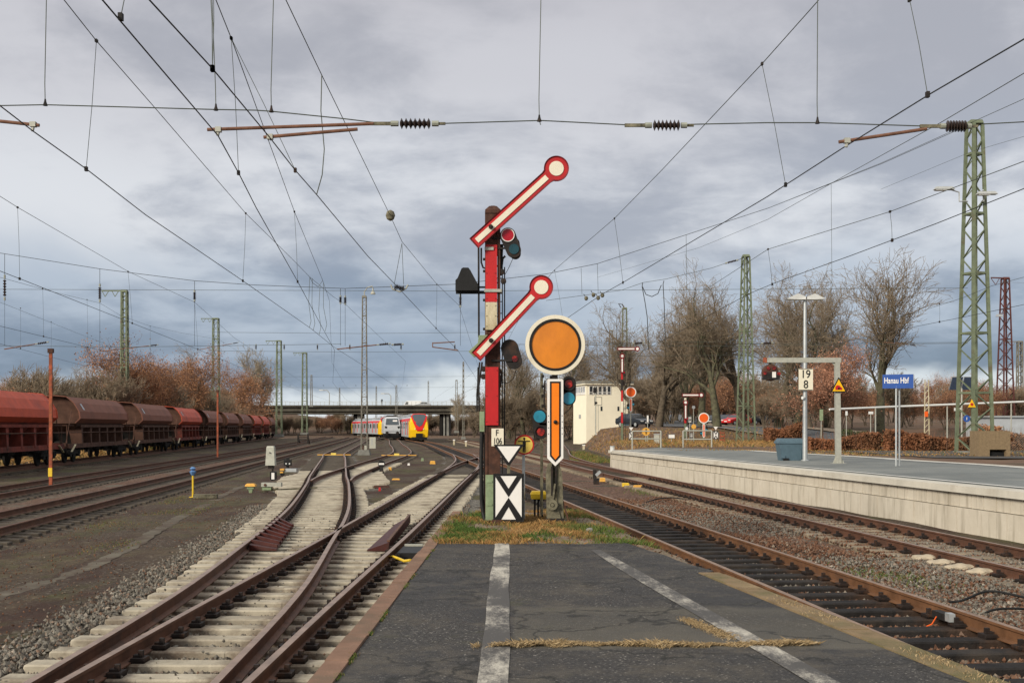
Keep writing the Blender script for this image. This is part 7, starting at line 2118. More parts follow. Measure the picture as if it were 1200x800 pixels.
# right hand lines
cR1 = [cpt(1275, -2), cpt(1200, 46), cpt(1092, 109), cpt(990, 172), cpt(900, 230), cpt(730, 331), cpt(705, 345), cpt(665, 372.5), P(628, 400, 46), P(590, 437, 72), P(540, 462, 120), P(513, 474, 170), P(500, 482, 240)]
mR1 = [mpt(1000, -60, 14), mpt(958, 2, 14.6), mpt(893, 75, 16.04), mpt(775, 200, 22.5), mpt(720, 256, 26.9), mpt(649, 317, 38), P(620, 352, 48), P(588, 412, 72), P(540, 447, 120), P(513, 464, 170), P(500, 475, 240)]
tR = line('overhead_line', 'overhead wire pair above the timber track right of the signals', cR1, mR1, [(mpt(893, 75, 16.04), cpt(920.6, 216.5)), (mpt(720, 256, 26.9), cpt(730, 331)), (P(1066, 0, 13), cpt(1087, 111)), (P(650, 317, 38), cpt(660, 376))])
cR2 = [cpt(1290, 180), cpt(1200, 221), cpt(1097, 262), cpt(995.6, 300), cpt(909, 331), cpt(878, 344), P(826, 372, 36), P(760, 408, 50), P(700, 437, 72), P(640, 458, 110), P(600, 472, 170)]
mR2 = [mpt(1290, 160, 14.6), mpt(1200, 189, 16.3), mpt(1043, 248, 20.8), mpt(900, 292, 27), P(826, 340, 36), P(760, 383, 50), P(700, 418, 72), P(640, 444, 110), P(600, 462, 170)]
tR2 = line('overhead_line', 'overhead wire pair above the track along the platform wall', cR2, mR2, [(mpt(1043, 248, 20.8), cpt(1045.5, 281.5)), (mpt(900, 292, 27), cpt(905, 333))])
cR3 = [P(1290, 334, 27.4), P(1199, 357, 31.8), P(1128, 371.7, 35.5), P(1060, 385, 39.6), P(940, 412, 52), P(850, 436, 72), P(770, 458, 110)]
mR3 = [P(1290, 300, 27.4), P(1162, 335, 33.6), P(1128, 349, 35.5), P(1068, 368, 39), P(940, 398, 52), P(850, 425, 72), P(770, 450, 110)]
line('overhead_line', 'faint overhead wire pair behind the big green mast', cR3, mR3, [(P(1101, 356, 37), P(1101, 377, 37))])
for (nm, pts, lab) in (('feeder_wire', [(900, 244, 57), (1033, 191, 40), (1200, 116, 26), (1290, 80, 22)], 'thin stay wire sloping up to the right edge above the mast lamps'), ('feeder_wire', [(700, 325, 90), (820, 290, 60), (900, 257, 42), (990, 206, 31), (1102, 144, 22), (1200, 86, 17), (1290, 30, 14)], 'thin stay wire crossing in front of the big mast head'),
                       ('feeder_wire', [(1032, 222, 60), (1138, 178, 50), (1200, 160, 44), (1290, 130, 40)], 'faint upper wire at the right edge'), ('feeder_wire', [(1170, 330, 118), (1200, 331.5, 95), (1290, 333, 80)], 'wire leaving the red brown mast to the right')):
    mb = MB().use('wiregreen'); mb.tube([P(*q) for q in pts], .0075, 5, caps=False); tag(mb.build(nm), lab, 'overhead wire')
# left sidings
cL1 = [cpt(-60, 287), cpt(0, 317.6), cpt(23, 326.5), cpt(155, 378.6), cpt(234, 410), P(300, 438, 74), P(360, 461, 118), P(400, 474, 180)]
mL1 = [mpt(-60, 194, 22), mpt(0, 230, 25), mpt(20.6, 243, 26.2), mpt(150, 318, 37.5), mpt(228, 354, 49), mpt(275, 396, 66), P(355, 448, 118), P(398, 465, 180)]
line('overhead_line', 'overhead wire pair above the first siding left of the ash path', cL1, mL1, [(mpt(20.6, 243, 26.2), cpt(23, 326.5)), (mpt(150, 318, 37.5), cpt(155, 378.6)), (mpt(228, 354, 49), cpt(232, 409))])
cL2 = [cpt(-60, 367), cpt(0, 382), cpt(121, 411), P(200, 434, 69), P(290, 460, 114), P(350, 473, 170)]
mL2 = [mpt(-60, 300, 34), mpt(0, 325, 38), mpt(66, 343, 45), mpt(117, 355, 56), mpt(142, 370, 60), mpt(176, 382, 68), mpt(213, 390, 80), mpt(257, 398, 100), P(350, 455, 170)]
line('overhead_line', 'overhead wire pair above the siding nearest the wagons', cL2, mL2, [(mpt(50, 338, 43), P(51, 394, 43)), (mpt(102, 351, 53), P(103, 407, 53)), (mpt(176, 382, 68), P(176, 427, 68))])
cL3 = [P(-60, 388, 44), P(5, 404, 49), P(105, 430, 70), P(190, 452, 100), P(280, 470, 160)]
mL3 = [P(-60, 333, 44), P(5, 356, 50), P(90, 390, 70), P(190, 428, 100), P(280, 455, 160)]
line('overhead_line', 'overhead wire pair above the hopper wagons', cL3, mL3, [(P(24, 361, 53), P(24, 408, 53)), (P(60, 377, 62), P(60, 419, 62))])

def insulator(mb, a, b, r=.055, n=6, capr=.035):
    a = Vector(a); b = Vector(b); d = b - a
    mb.use('insulcap'); mb.tube([a, a.lerp(b, .16)], capr, 8); mb.tube([a.lerp(b, .86), b], capr, 8)
    mb.use('insul')
    for k in range(n):
        p = a.lerp(b, .18 + .66 * (k + .5) / n); e = d * (.66 / n * .40)
        mb.tube([p - e, p, p + e], [r * .35, r, r * .4], 12)
    mb.tube([a.lerp(b, .2), b.lerp(a, .2)], r * .4, 8)
# nearest cross span
D1 = 13.6
t = thing('cross_span', P(633, 141, D1), 'near cross span wire with three ribbed insulators and hanging droppers', 'overhead wire')
q = lambda x, y: P(x, y, D1)
for seg in ([q(-60, 124), q(0, 124), q(53, 123), q(253, 128.6), q(300, 129.4), q(316, 130.5), q(400, 139), q(440, 143.8)], [q(515, 145), q(633, 141.4), q(744, 147)], [q(808, 146), q(900, 144), q(958, 144), q(1084, 148)], [q(1153, 145.5), q(1200, 143), q(1290, 140)]):
    mb = MB().use('wiregreen'); mb.tube(seg, .0075, 5, caps=False); mb.build('span_wire', t)
for (xa_, xb_, yy, r_) in ((446, 516, 145, .068), (744, 807, 147, .068), (1090, 1140, 148, .07)):
    mb = MB(); insulator(mb, q(xa_ + 12, yy), q(xb_ - 2, yy), r_, 7, .035); mb.use('mossy'); mb.bar(q(xa_ - 12, yy), q(xa_ + 13, yy), .025, .04); mb.bar(q(xb_ - 3, yy), q(xb_ + 6, yy), .025, .03); mb.build('insulator', t)
for (x0, x1, y1) in ((55.5, 53, 123), (246, 253, 128.6), (322, 318, 130.6), (635, 632, 141.5), (958.5, 958, 144)):
    mb = MB().use('wiregreen'); mb.tube([P(x0, -60, D1), P(x1 - .5, y1 - 25, D1), q(x1, y1)], .0055, 5); mb.use('iron'); mb.lathe(q(x1, y1), [(.008, -.015), (.03, -.01), (.014, .04), (.01, .07)], 8); mb.build('dropper', t)
mb = MB().use('wiregreen'); mb.tube([q(632, 141), q(633.5, 146.5)], .006, 5); mb.build('wire_end', t)
for (pts, lab, cl_) in (([(438, 145), (243, 152)], 0, (256, 152, 159)), ([(419, 151.5), (309, 161)], 0, (316.5, 160.5, 164)), ([(46, 147), (-40, 138)], 0, (39, 146, 154)), ([(1086, 151), (983, 166.5)], 0, (992.5, 165, 172.5))):
    a, b = q(*pts[0]), q(*pts[1]); 
    tt = thing('registration_arm', a, ['rusty registration arm reaching left over the curving track', 'shorter lower registration arm under the long one', 'rusty registration arm entering at the left edge', 'rusty registration arm reaching left from the third insulator'][[(438, 145), (419, 151.5), (46, 147), (1086, 151)].index(pts[0])], 'registration arm')
    mb = MB().use('rusttube'); mb.tube([a, b], .021, 8); mb.build('tube', tt)
    mb = MB().use('galvwarm'); x, y0, y1 = cl_; mb.tube([q(x, y0 - 1), q(x, y0 + 2), q(x - 1, y1)], .02, 6); mb.box(q(x, y0), (.07, .06, .06)); mb.build('clamp', tt)
# second cross span, hung from the big mast
D2 = 56.6
t = thing('cross_span', P(404, 338, D2), 'long cross span rising from above the left sidings to the big green mast', 'overhead wire')
q = lambda x, y: P(x, y, D2)
mb = MB().use('wire'); mb.tube([q(-120, 275), q(0, 296.5), q(117, 315), q(228, 329), q(300, 334), q(404, 338), q(534, 333), q(640, 321), q(700, 309), q(820, 270), q(900, 244), q(1033, 192), q(1137, 146)], .013, 5, caps=False); mb.build('upper_span_wire', t)
for yy, x0, x1 in ((339.5, -100, 1134), (404, 560, 1134), (405, -100, 400)):
    mb = MB().use('wiregreen'); mb.tube([q(x0, yy - 1), q((x0 + x1) / 2, yy + 1.5), q(x1, yy - 2)], .010, 5, caps=False); mb.build('lower_span_wire', t)
for (x, y0, y1) in ((5.5, 297.5, 352), (117, 315, 354), (228, 329.5, 353), (399, 338, 356), (404.5, 338, 357), (539.5, 333, 360)):
    mb = MB(); mid = y0 + (y1 - y0) * .45; insulator(mb, q(x, mid), q(x, y1), .09, 6, .05); mb.use('wire'); mb.tube([q(x, y0), q(x, mid)], .012, 5); mb.tube([q(x, y1), q(x, 405)], .008, 4); mb.build('insulator', t)
for (x, y0, y1) in ((681, 314, 345), (700, 309, 344), (804, 275, 345), (974, 215, 340)):
    mb = MB().use('wiregreen'); mb.tube([q(x, y0), q(x + 1, y1)], .009, 4); mb.build('dropper', t)
for (x, y) in ((687, 349.5), (695.5, 345.5), (701, 349), (706, 346)):
    mb = MB().use('mossy'); mb.lathe(P(x, y, 33), [(.02, -.055), (.055, -.04), (.07, 0), (.05, .04), (.02, .055)], 12, 'x'); mb.use('wiregreen'); mb.tube([P(x, y, 33), P(x - 3, y - 5, 33)], .01, 4); mb.build('weight_ball', t)
for (x0, y0, x1, y1, d, lab) in ((395, 409, 442, 404, 50, 'thin double registration arm right of the crossing wires'), (5, 409, 42, 403, 52, 'thin registration arm low at the left edge'), (120, 411.5, 175, 405, 74, 'registration arm crossing the first green mast'), (234, 409.5, 272, 402.5, 100, 'registration arm crossing the grey green mast'), (507, 402, 533, 400.5, 51, 'registration arm pair left of the semaphore mast'), (1036, 401, 1065, 403.5, 90, 'registration arm beside the tall bare tree')):
    tt = thing('registration_arm', P(x0, y0, d), lab, 'registration arm')
    mb = MB().use('rusttube'); mb.tube([P(x0, y0, d), P(x1, y1, d)], .028, 6); mb.build('tube', tt)
    if x0 == 507:
        mb = MB().use('rusttube'); mb.tube([P(507, 406.5, d), P(537, 410.5, d)], .028, 6); mb.bar(P(507, 401, d), P(507, 407, d), .04); mb.build('tube', tt)
    else:
        mb = MB(); e = P(x1, y1, d); dd = (P(x1, y1, d) - P(x0, y0, d)).normalized(); insulator(mb, e - dd * .02, e + dd * .6, .06, 5, .03); mb.build('insulator', tt)
# insulators floating on wires near the second far mast
t = thing('cross_span', P(780, 327, 95), 'cross span wire with a red brown insulator running to the middle green mast', 'overhead wire')
q = lambda x, y: P(x, y, 94.5)
mb = MB().use('wiregreen'); mb.tube([q(640, 352), q(728, 340), q(754, 331), q(780, 327), q(834, 314), q(852, 308)], .018, 5, caps=False); mb.build('span_wire', t)
mb = MB(); insulator(mb, q(850, 308.5), q(865, 304.5), .11, 6, .07); mb.use('wire'); mb.tube([q(865, 304.5), q(872, 302)], .02, 4); mb.build('insulator', t)
for pts in ([(753, 331), (752.5, 336), (756, 355), (758.5, 372), (760, 410)], [(778, 329), (777, 333), (778.5, 360), (779.5, 400)], [(753, 336), (757, 345), (764, 347.5), (771, 344), (775, 334)]):
    mb = MB().use('wire'); mb.tube([q(x, y) for x, y in pts], .035, 5); mb.build('jumper_cable', t)
for yy, x0, x1 in ((401, 690, 870), (417, 640, 870), (402, 880, 1130)):
    mb = MB().use('wiregreen'); mb.tube([q(x0, yy + 1), q(x1, yy - 1)], .014, 4, caps=False); mb.build('lower_span_wire', t)
for (x, y, lab) in ((899, 402, 'dark insulator hanging beside the middle green mast'), (466, 403.5, 'dark insulator floating on a far wire above the trains'), (748, 402, 'dark insulator in front of the bare trees')):
    tt = thing('insulator', P(x, y, 90), lab, 'insulator'); mb = MB(); insulator(mb, P(x - 7, y + .4, 90), P(x + 7, y - .4, 90), .13, 6, .07); mb.build('ribbed_body', tt)
    mb = MB().use('wire'); mb.tube([P(x - 40, y + 1, 90), P(x - 7, y + .4, 90)], .014, 4); mb.build('wire_tail', tt)
# far cross spans above the bridge
for i, (d, yy, lab) in enumerate(((110, 411, 'far cross span wires above the trains, nearest set'), (190, 453, 'farthest cross span wires just above the bridge'))):
    tt = thing('cross_span', P(430, yy, d), lab, 'overhead wire')
    for k, dy in enumerate((0, -24 * 100 / d)):
        mb = MB().use('wiregreen'); mb.tube([P(250, yy + dy, d), P(420, yy + dy + 1.5, d), P(600, yy + dy, d)], .014, 4, caps=False); mb.build('span_wire', tt)
    for x in (300, 333, 372, 410, 470, 533):
        mb = MB(); insulator(mb, P(x + i * 7, yy - 8 + i * 6, d), P(x + i * 7, yy - 1, d), .10, 5, .05); mb.build('insulator', tt)
# ================================================================== TREES
def seg_mesh(name, A, B, RA, RB, mats, sides=4, mi=None):
    A = np.array(A, float); B = np.array(B, float); RA = np.array(RA)[:, None]; RB = np.array(RB)[:, None]
    D = B - A; L = np.linalg.norm(D, axis=1, keepdims=True); D = D / np.maximum(L, 1e-6)
    up = np.where(np.abs(D[:, 2:3]) < .9, np.array([[0, 0, 1.0]]), np.array([[1.0, 0, 0]]))
    X = np.cross(D, up); X /= np.linalg.norm(X, axis=1, keepdims=True); Y = np.cross(D, X)
    vs = []
    for P0, Rr in ((A, RA), (B, RB)):
        for k in range(sides):
            a = 2 * PI * k / sides; vs.append(P0 + (X * math.cos(a) + Y * math.sin(a)) * Rr)
    Vv = np.stack(vs, 1).reshape(-1, 3); n = len(A); o = (np.arange(n) * 2 * sides)[:, None]
    fs = np.stack([o + np.array([[k, (k + 1) % sides, sides + (k + 1) % sides, sides + k]]) for k in range(sides)], 1).reshape(-1, 4)
    return np_mesh(name, Vv, fs, mats, True)

def gen(seed, h, trunk_h, r0, spread=.9, levels=5, kids_=(5, 5, 5, 4, 3), up=.25, droop=0.0, lenf=.62, wob=.16, first=None, stems=1):
    """returns (limb segs, twig segs, tips)"""
    rnd = random.Random(seed); limbs = []; twigs = []; tips = []
    def branch(p, d, L, r, lev):
        n = 4 if lev < 2 else 3 if lev < 4 else 2
        pts = [p]; dd = d.copy(); cur = p.copy()
        for i in range(n):
            w = wob * (1 + .3 * lev) * (.35 if lev == 0 else 1)
            dd = (dd + Vector((rnd.gauss(0, w), rnd.gauss(0, w), rnd.gauss(0, w) + up * .18 - droop * lev * .06))).normalized()
            cur = cur + dd * (L / n); pts.append(cur.copy())
        for i in range(n):
            ra = r * (1 - .6 * i / n); rb = r * (1 - .6 * (i + 1) / n)
            (limbs if lev <= 2 else twigs).append((pts[i].copy(), pts[i + 1].copy(), ra, rb))
        if lev >= levels:
            tips.append(pts[-1]); return
        k = kids_[lev] if lev < len(kids_) else 3
        for j in range(k):
            f = .3 + .7 * (j + rnd.random() * .8) / k if lev else .45 + .55 * (j + rnd.random()) / k
            f = min(.99, f); q = f * n; i = int(q); t = q - i
            base = pts[i].lerp(pts[i + 1], t)
            ax = (pts[i + 1] - pts[i]).normalized()
            a = rnd.random() * 2 * PI; side = ax.orthogonal().normalized(); side = Matrix.Rotation(a, 3, ax) @ side
            ang = spread * rnd.uniform(.45, 1.0)
            nd = (ax * math.cos(ang) + side * math.sin(ang)).normalized()
            nd.z += up * .5; nd.normalize()
            branch(base, nd, L * lenf * rnd.uniform(.7, 1.15), r * (1 - .6 * f) * .62, lev + 1)
        # leader continues
        branch(pts[-1], dd, L * lenf * 1.05, r * .4, lev + 1)
    for s in range(stems):
        d0 = Vector((rnd.gauss(0, .05 + .25 * (stems > 1)), rnd.gauss(0, .05 + .25 * (stems > 1)), 1)).normalized()
        branch(Vector((rnd.gauss(0, .25) if stems > 1 else 0, 0, -.2)), d0, trunk_h, r0, 0)
    top = max(t_.z for t_ in tips); sc = h / top
    f = lambda S_: [(a * sc, b * sc, ra, rb) for a, b, ra, rb in S_]
    return f(limbs), f(twigs), [t_ * sc for t_ in tips]

def leaf_mesh(name, tips, n, size, mats, seed, jit=.35):
    r = np.random.default_rng(seed); T = np.array(tips); idx = r.integers(0, len(T), n)
    c = T[idx] + r.normal(0, jit, (n, 3)); a = r.normal(0, 1, (n, 3)); a /= np.linalg.norm(a, axis=1, keepdims=True)
    b = np.cross(a, r.normal(0, 1, (n, 3))); b /= np.linalg.norm(b, axis=1, keepdims=True)
    s = (size * r.uniform(.5, 1.3, n))[:, None]
    Vv = np.stack([c - a * s * .5, c + b * s * .3, c + a * s * .5, c - b * s * .3], 1).reshape(-1, 3)
    return np_mesh(name, Vv, np.arange(4 * n).reshape(-1, 4), mats)

TREES = {}
def proto(key, name, cat, g_, barkm, twigm, leafm=None, nleaf=0, lsize=.14, ljit=.35, tw=.011, twr=1.0):
    limbs, twigs, tips = g_
    lm = seg_mesh('trunk', [s[0] for s in limbs], [s[1] for s in limbs], [max(.012, s[2]) for s in limbs], [max(.011, s[3]) for s in limbs], [M[barkm]], 6)
    tm = seg_mesh('crown', [s[0] for s in twigs], [s[1] for s in twigs], [max(tw, s[2] * twr) for s in twigs], [max(tw * .7, s[3] * twr) for s in twigs], [M[twigm]], 3)
    lf = leaf_mesh('leaves', tips, nleaf, lsize, [M[leafm]], hash(key) % 1000 if False else len(key) * 7, ljit) if nleaf else None
    TREES[key] = (name, cat, lm, tm, lf)
def plant(key, x, y, label, s=1.0, rz=None, group=None, z=None, sz=None):
    name, cat, lm, tm, lf = TREES[key]
    t = thing(name, (x, y, gz(x, y) if z is None else z), label, cat, group, rz if rz is not None else random.uniform(0, 6.28))
    t.scale = (s, s, s if sz is None else sz)
    link('trunk' if name != 'shrub' else 'stems', lm, t); c = link('crown', tm, t)
    if lf: link('leaves', lf, c)
    return t
# bare broad trees
proto('bareA', 'bare_tree', 'tree', gen(3, 15, 4.2, .42, .85, 5, (6, 5, 4, 4, 2), .35), 'barkmoss', 'twig', tw=.012)
proto('bareB', 'bare_tree', 'tree', gen(8, 14, 4.6, .45, .95, 5, (6, 5, 4, 4, 2), .22), 'bark', 'twig', tw=.012)
proto('upright', 'bare_tree', 'tree', gen(21, 16, 5.0, .42, .66, 5, (6, 5, 4, 4, 2), .42, wob=.15), 'barkmoss', 'twig', tw=.014)
proto('gnarly', 'bare_tree', 'tree', gen(5, 14, 5.0, .36, 1.15, 5, (5, 5, 5, 4, 3), .02, .35, wob=.24), 'barkmoss', 'twig', tw=.014)
proto('pale', 'bare_tree', 'tree', gen(15, 14, 6, .22, .55, 5, (7, 5, 5, 3, 2), .5), 'bark', 'twigpale', tw=.02)
# trees that keep dry leaves
proto('brown', 'brown_leaved_tree', 'tree', gen(12, 11, 3.4, .26, .95, 5, (6, 5, 5, 3, 2), .2), 'bark', 'twigred', 'leafbrown', 13000, .15, .35, tw=.012)
proto('pink', 'brown_leaved_tree', 'tree', gen(17, 8, 2.4, .17, .9, 5, (6, 5, 4, 3, 2), .25), 'bark', 'twigred', 'leafpink', 7000, .13, .32, tw=.011)
# shrubs, several stems
proto('scrub', 'shrub', 'shrub', gen(31, 5, 1.6, .07, .75, 4, (5, 5, 4, 3), .4, stems=6), 'bark', 'twig', 'leafbrown', 1800, .10, .25, tw=.012)
proto('redscrub', 'shrub', 'shrub', gen(33, 5, 1.5, .06, .75, 4, (5, 5, 4, 3), .4, stems=6), 'bark', 'twigred', 'leafbrown', 5500, .11, .28, tw=.011)
proto('greyscrub', 'shrub', 'shrub', gen(36, 6, 1.9, .07, .65, 4, (5, 5, 5, 4), .45, stems=6), 'bark', 'twig', None, tw=.014)
proto('evergreen', 'shrub', 'shrub', gen(39, 4.5, 1.4, .06, .8, 4, (5, 5, 4, 3), .35, stems=5), 'bark', 'twig', 'leafgreen', 6000, .16, .28, tw=.012)

def at(px, d):
    x = (px - 600) * d / F
    return min(x, polyat(TR['L3'], d) - 5.0) if px < 350 and d < 300 else x
# ---- right side, individual trees
plant('upright', at(1031, 95), 95, 'tall narrow bare tree with upswept branches behind the station name sign', s=1.22, rz=.4, sz=1.02)
plant('gnarly', at(930, 103), 103, 'gnarled leaning bare tree behind the lamp post', s=1.15, rz=2.0)
plant('bareB', at(948, 112), 112, 'broad bare tree just right of the lamp post, behind the gantry', s=1.05, rz=1.1)
plant('bareA', at(841, 118), 118, 'large bare tree with thick dark trunk left of the middle green mast', s=1.2, rz=.3, sz=1.2)
plant('bareB', at(772, 128), 128, 'wide bare tree behind the dark parked car', s=1.2, rz=4.1, sz=1.1)
plant('bareA', at(805, 150), 150, 'bare tree standing between the two semaphores, partly hidden', s=1.12, rz=2.6)
plant('pink', at(985, 88), 88, 'small russet leaved tree behind the gantry column', s=1.0, rz=.8)
plant('pink', at(962, 92), 92, 'russet leaved tree left of the gantry column', s=.9, rz=3.2)
plant('bareB', at(742, 138), 138, 'bare tree behind the far semaphore arm, left of the parked dark car', s=1.15, rz=.9)
plant('bareA', at(822, 128), 128, 'bare tree just left of the large dark trunked one', s=1.2, rz=5.6)
plant('bareB', at(872, 126), 126, 'bare tree filling the gap behind the middle green mast', s=1.22, rz=2.2)
plant('bareA', at(912, 112), 112, 'bare tree between the middle green mast and the lamp post', s=1.15, rz=4.4)
plant('upright', at(968, 118), 118, 'bare tree behind the gantry beam, right of the lamp post', s=1.02, rz=2.9)
# right scrub and distant trees
rs = random.Random(4)
GRP = 'brown scrub behind the platform'
slots = [(900 + i * 17 + rs.uniform(-6, 6), rs.uniform(106, 150)) for i in range(27)]
for i, (px, d) in enumerate(slots):
    k = rs.choice(['redscrub', 'scrub', 'brown', 'scrub', 'greyscrub'])
    s = rs.uniform(.75, 1.1) * (.5 if k == 'brown' else .95)
    plant(k, at(px, d), d, 'reddish brown scrub tree in the belt beyond the hedge' , s=s, group=GRP)
for i in range(22):
    px = 1330 - i * 22 + rs.uniform(-8, 8); d = rs.uniform(150, 210); k = rs.choice(['brown', 'redscrub', 'greyscrub', 'scrub'])
    plant(k, at(px, d), d, 'brown tree in the far belt on the right skyline', s=rs.uniform(.7, 1.05) * (.95 if k == 'brown' else 1.45), group='far tree belt on the right')
# trees behind the signal box
for i in range(13):
    px = 595 + i * 20 + rs.uniform(-6, 6); d = rs.uniform(180, 235)
    k = rs.choice(['bareA', 'bareB', 'bareA', 'upright'])
    plant(k, at(px, d), d, 'bare tree in the grove behind the signal box', s=rs.uniform(1.0, 1.28), group='bare grove behind the signal box')
for i in range(24):
    px = 586 + i * 14 + rs.uniform(-5, 5); d = rs.uniform(168, 215); k = rs.choice(['greyscrub', 'redscrub', 'scrub', 'greyscrub'])
    plant(k, at(px, d), d, 'brown undergrowth bush behind the signal box', s=rs.uniform(1.1, 1.7), group='undergrowth behind the signal box')
# undergrowth between semaphores and road
for i in range(12):
    px = 745 + i * 15 + rs.uniform(-4, 4); d = rs.uniform(172, 200); k = rs.choice(['redscrub', 'scrub', 'greyscrub'])
    plant(k, at(px, d), d, 'brown bush beyond the parked cars', s=rs.uniform(.9, 1.4), group='bushes beyond the parked cars')
# ---- left side behind the wagons
plant('brown', at(170, 112), 112, 'tall tree with dry brown leaves behind the third wagon', s=1.05, rz=.5)
plant('brown', at(140, 120), 120, 'brown leaved tree left of the tall one, behind the brown wagons', s=.9, rz=2.5)
plant('brown', at(205, 118), 118, 'lower brown leaved tree behind the mid row red wagon', s=.95, rz=4.0)
plant('brown', at(250, 150), 150, 'brown leaved tree behind the grey green mast', s=1.2, rz=1.7)
plant('bareB', at(262, 160), 160, 'bare tree rising behind the second rusty post', s=1.0, rz=3.0)
plant('brown', at(285, 235), 235, 'dense brown tree near the end of the wagon row', s=1.5, rz=5.0)
plant('pale', at(309, 258), 258, 'pale bare poplar above the end of the wagon row', s=1.55, rz=1.0)
for i in range(30):
    px = -60 + i * 13 + rs.uniform(-6, 6); d = rs.uniform(95, 135) + max(0, px - 150) * .28; k = rs.choice(['greyscrub', 'scrub', 'greyscrub', 'redscrub', 'scrub'])
    if px < 130 and rs.random() < .5: k = 'greyscrub'
    s = rs.uniform(.95, 1.3) * (1.0 if k != 'greyscrub' else 1.12)
    plant(k, at(px, d), d, 'bare brown bush in the thicket behind the wagons', s=s, group='thicket behind the wagons')
for i in range(16):
    px = 15 + i * 19 + rs.uniform(-6, 6); d = rs.uniform(140, 175) + max(0, px - 200) * .3; k = rs.choice(['brown', 'redscrub', 'bareB', 'brown'])
    plant(k, at(px, d), d, 'brown tree in the second row behind the wagons', s=rs.uniform(.65, .85) * (1.7 if k == 'redscrub' else .9 if k == 'bareB' else 1), group='second tree row behind the wagons')
# wooded bank at the left end of the bridge
for i in range(26):
    px = 250 + rs.uniform(0, 98); d = rs.uniform(232, 282); k = rs.choice(['redscrub', 'brown', 'greyscrub', 'redscrub'])
    x = at(px, d)
    if x > polyat(TR['L3'], d) - 6: x = polyat(TR['L3'], d) - rs.uniform(6, 24)
    plant(k, x, d, 'brown bush on the bank at the left end of the bridge', s=rs.uniform(.7, 1.0) * (.75 if k == 'brown' else 1.3), group='bushes on the bridge bank')
# behind and beyond the bridge
for i in range(56):
    px = 186 + i * 8 + rs.uniform(-5, 5); d = rs.uniform(308, 324); k = rs.choice(['greyscrub', 'scrub', 'redscrub'])
    x = (px - 600) * d / F
    plant(k, x, d, 'brown bush on the bank seen under the bridge', s=rs.uniform(.95, 1.25), group='bushes beyond the bridge')
# small bare tree before the right part of the bridge
plant('pale', at(537, 255), 255, 'small bare tree in front of the right half of the bridge', s=.75, rz=2.2)
for (px, d, lab) in ((555, 250, 'brown bush at the foot of the bridge, right part'), (572, 235, 'grey bush just left of the semaphore mast, far back'), (600, 220, 'bare bush far back between the two signal masts')):
    plant('greyscrub', at(px, d), d, lab, s=1.1)
plant('evergreen', at(408, 320), 320, 'dark green bush under the left span of the bridge', s=.8)

# ---- clipped beech hedges with rust leaves
def hedge(x0, x1, y, h, dpt, label, mname='leafrust', n=9000, seed=1):
    t = thing('hedge', ((x0 + x1) / 2, y, gz((x0 + x1) / 2, y)), label, 'hedge'); r = np.random.default_rng(seed)
    c = np.stack([r.uniform(x0, x1, n), y + r.uniform(-dpt / 2, dpt / 2, n), r.uniform(0, 1, n)], 1)
    hh = h * (1 + .05 * np.sin(c[:, 0] * 1.7) + .04 * np.sin(c[:, 0] * 5.1)); hh = hh * (.82 + .25 * np.sin(c[:, 0] * .9 + seed) + .12 * r.random(n)); c[:, 2] = .66 + np.maximum(.5, hh) * c[:, 2] ** .9
    c[:, 1] += .22 * np.sin(c[:, 0] * 3) ; a = r.normal(0, 1, (n, 3)); a /= np.linalg.norm(a, axis=1, keepdims=True)
    b = np.cross(a, r.normal(0, 1, (n, 3))); b /= np.linalg.norm(b, axis=1, keepdims=True); s = (.075 * r.uniform(.5, 1.4, n))[:, None]
    Vv = np.stack([c - a * s, c + b * s * .6, c + a * s, c - b * s * .6], 1).reshape(-1, 3) - np.array(t.location)[None]
    link('foliage', np_mesh('foliage', Vv, np.arange(4 * n).reshape(-1, 4), [M[mname]]), t)
    segs = []
    for i in range(int((x1 - x0) * 14)):
        x = r.uniform(x0, x1); yy = y + r.uniform(-dpt / 2, dpt / 2) * .9
        p = Vector((x, yy, .6)); q = Vector((x + r.normal(0, .18), yy + r.normal(0, .1), .66 + h * r.uniform(.8, 1.1))); m_ = p.lerp(q, .5) + Vector((r.normal(0, .06), 0, 0)); o = t.location
        segs += [(p - o, m_ - o, .014, .01), (m_ - o, q - o, .01, .006)]
    link('stems', seg_mesh('stems', [s_[0] for s_ in segs], [s_[1] for s_ in segs], [s_[2] for s_ in segs], [s_[3] for s_ in segs], [M['twigred']], 3), t)
    return t
hedge(at(946, 64), at(1029, 64), 64, 1.05, 1.2, 'clipped rusty brown hedge between the gantry column and the tall bare tree', n=15000, seed=1)
hedge(at(1036, 62), at(1131, 62), 62, 1.12, 1.2, 'clipped rusty brown hedge between the tall bare tree and the green mast', n=17000, seed=2)
hedge(at(1150, 63), at(1215, 63), 63.5, 1.25, 1.1, 'grey brown hedge behind the wire fence at the right edge', 'leafbrown', n=5000, seed=3)
hedge(at(898, 92), at(938, 92), 92, 1.9, 2.5, 'loose russet hedge across the road behind the waste bin', n=10000, seed=4)
hedge(at(985, 80), at(1060, 80), 80, 1.0, 1.5, 'low dark scrub hedge behind the clipped hedges', 'leafgreen', n=6000, seed=5)
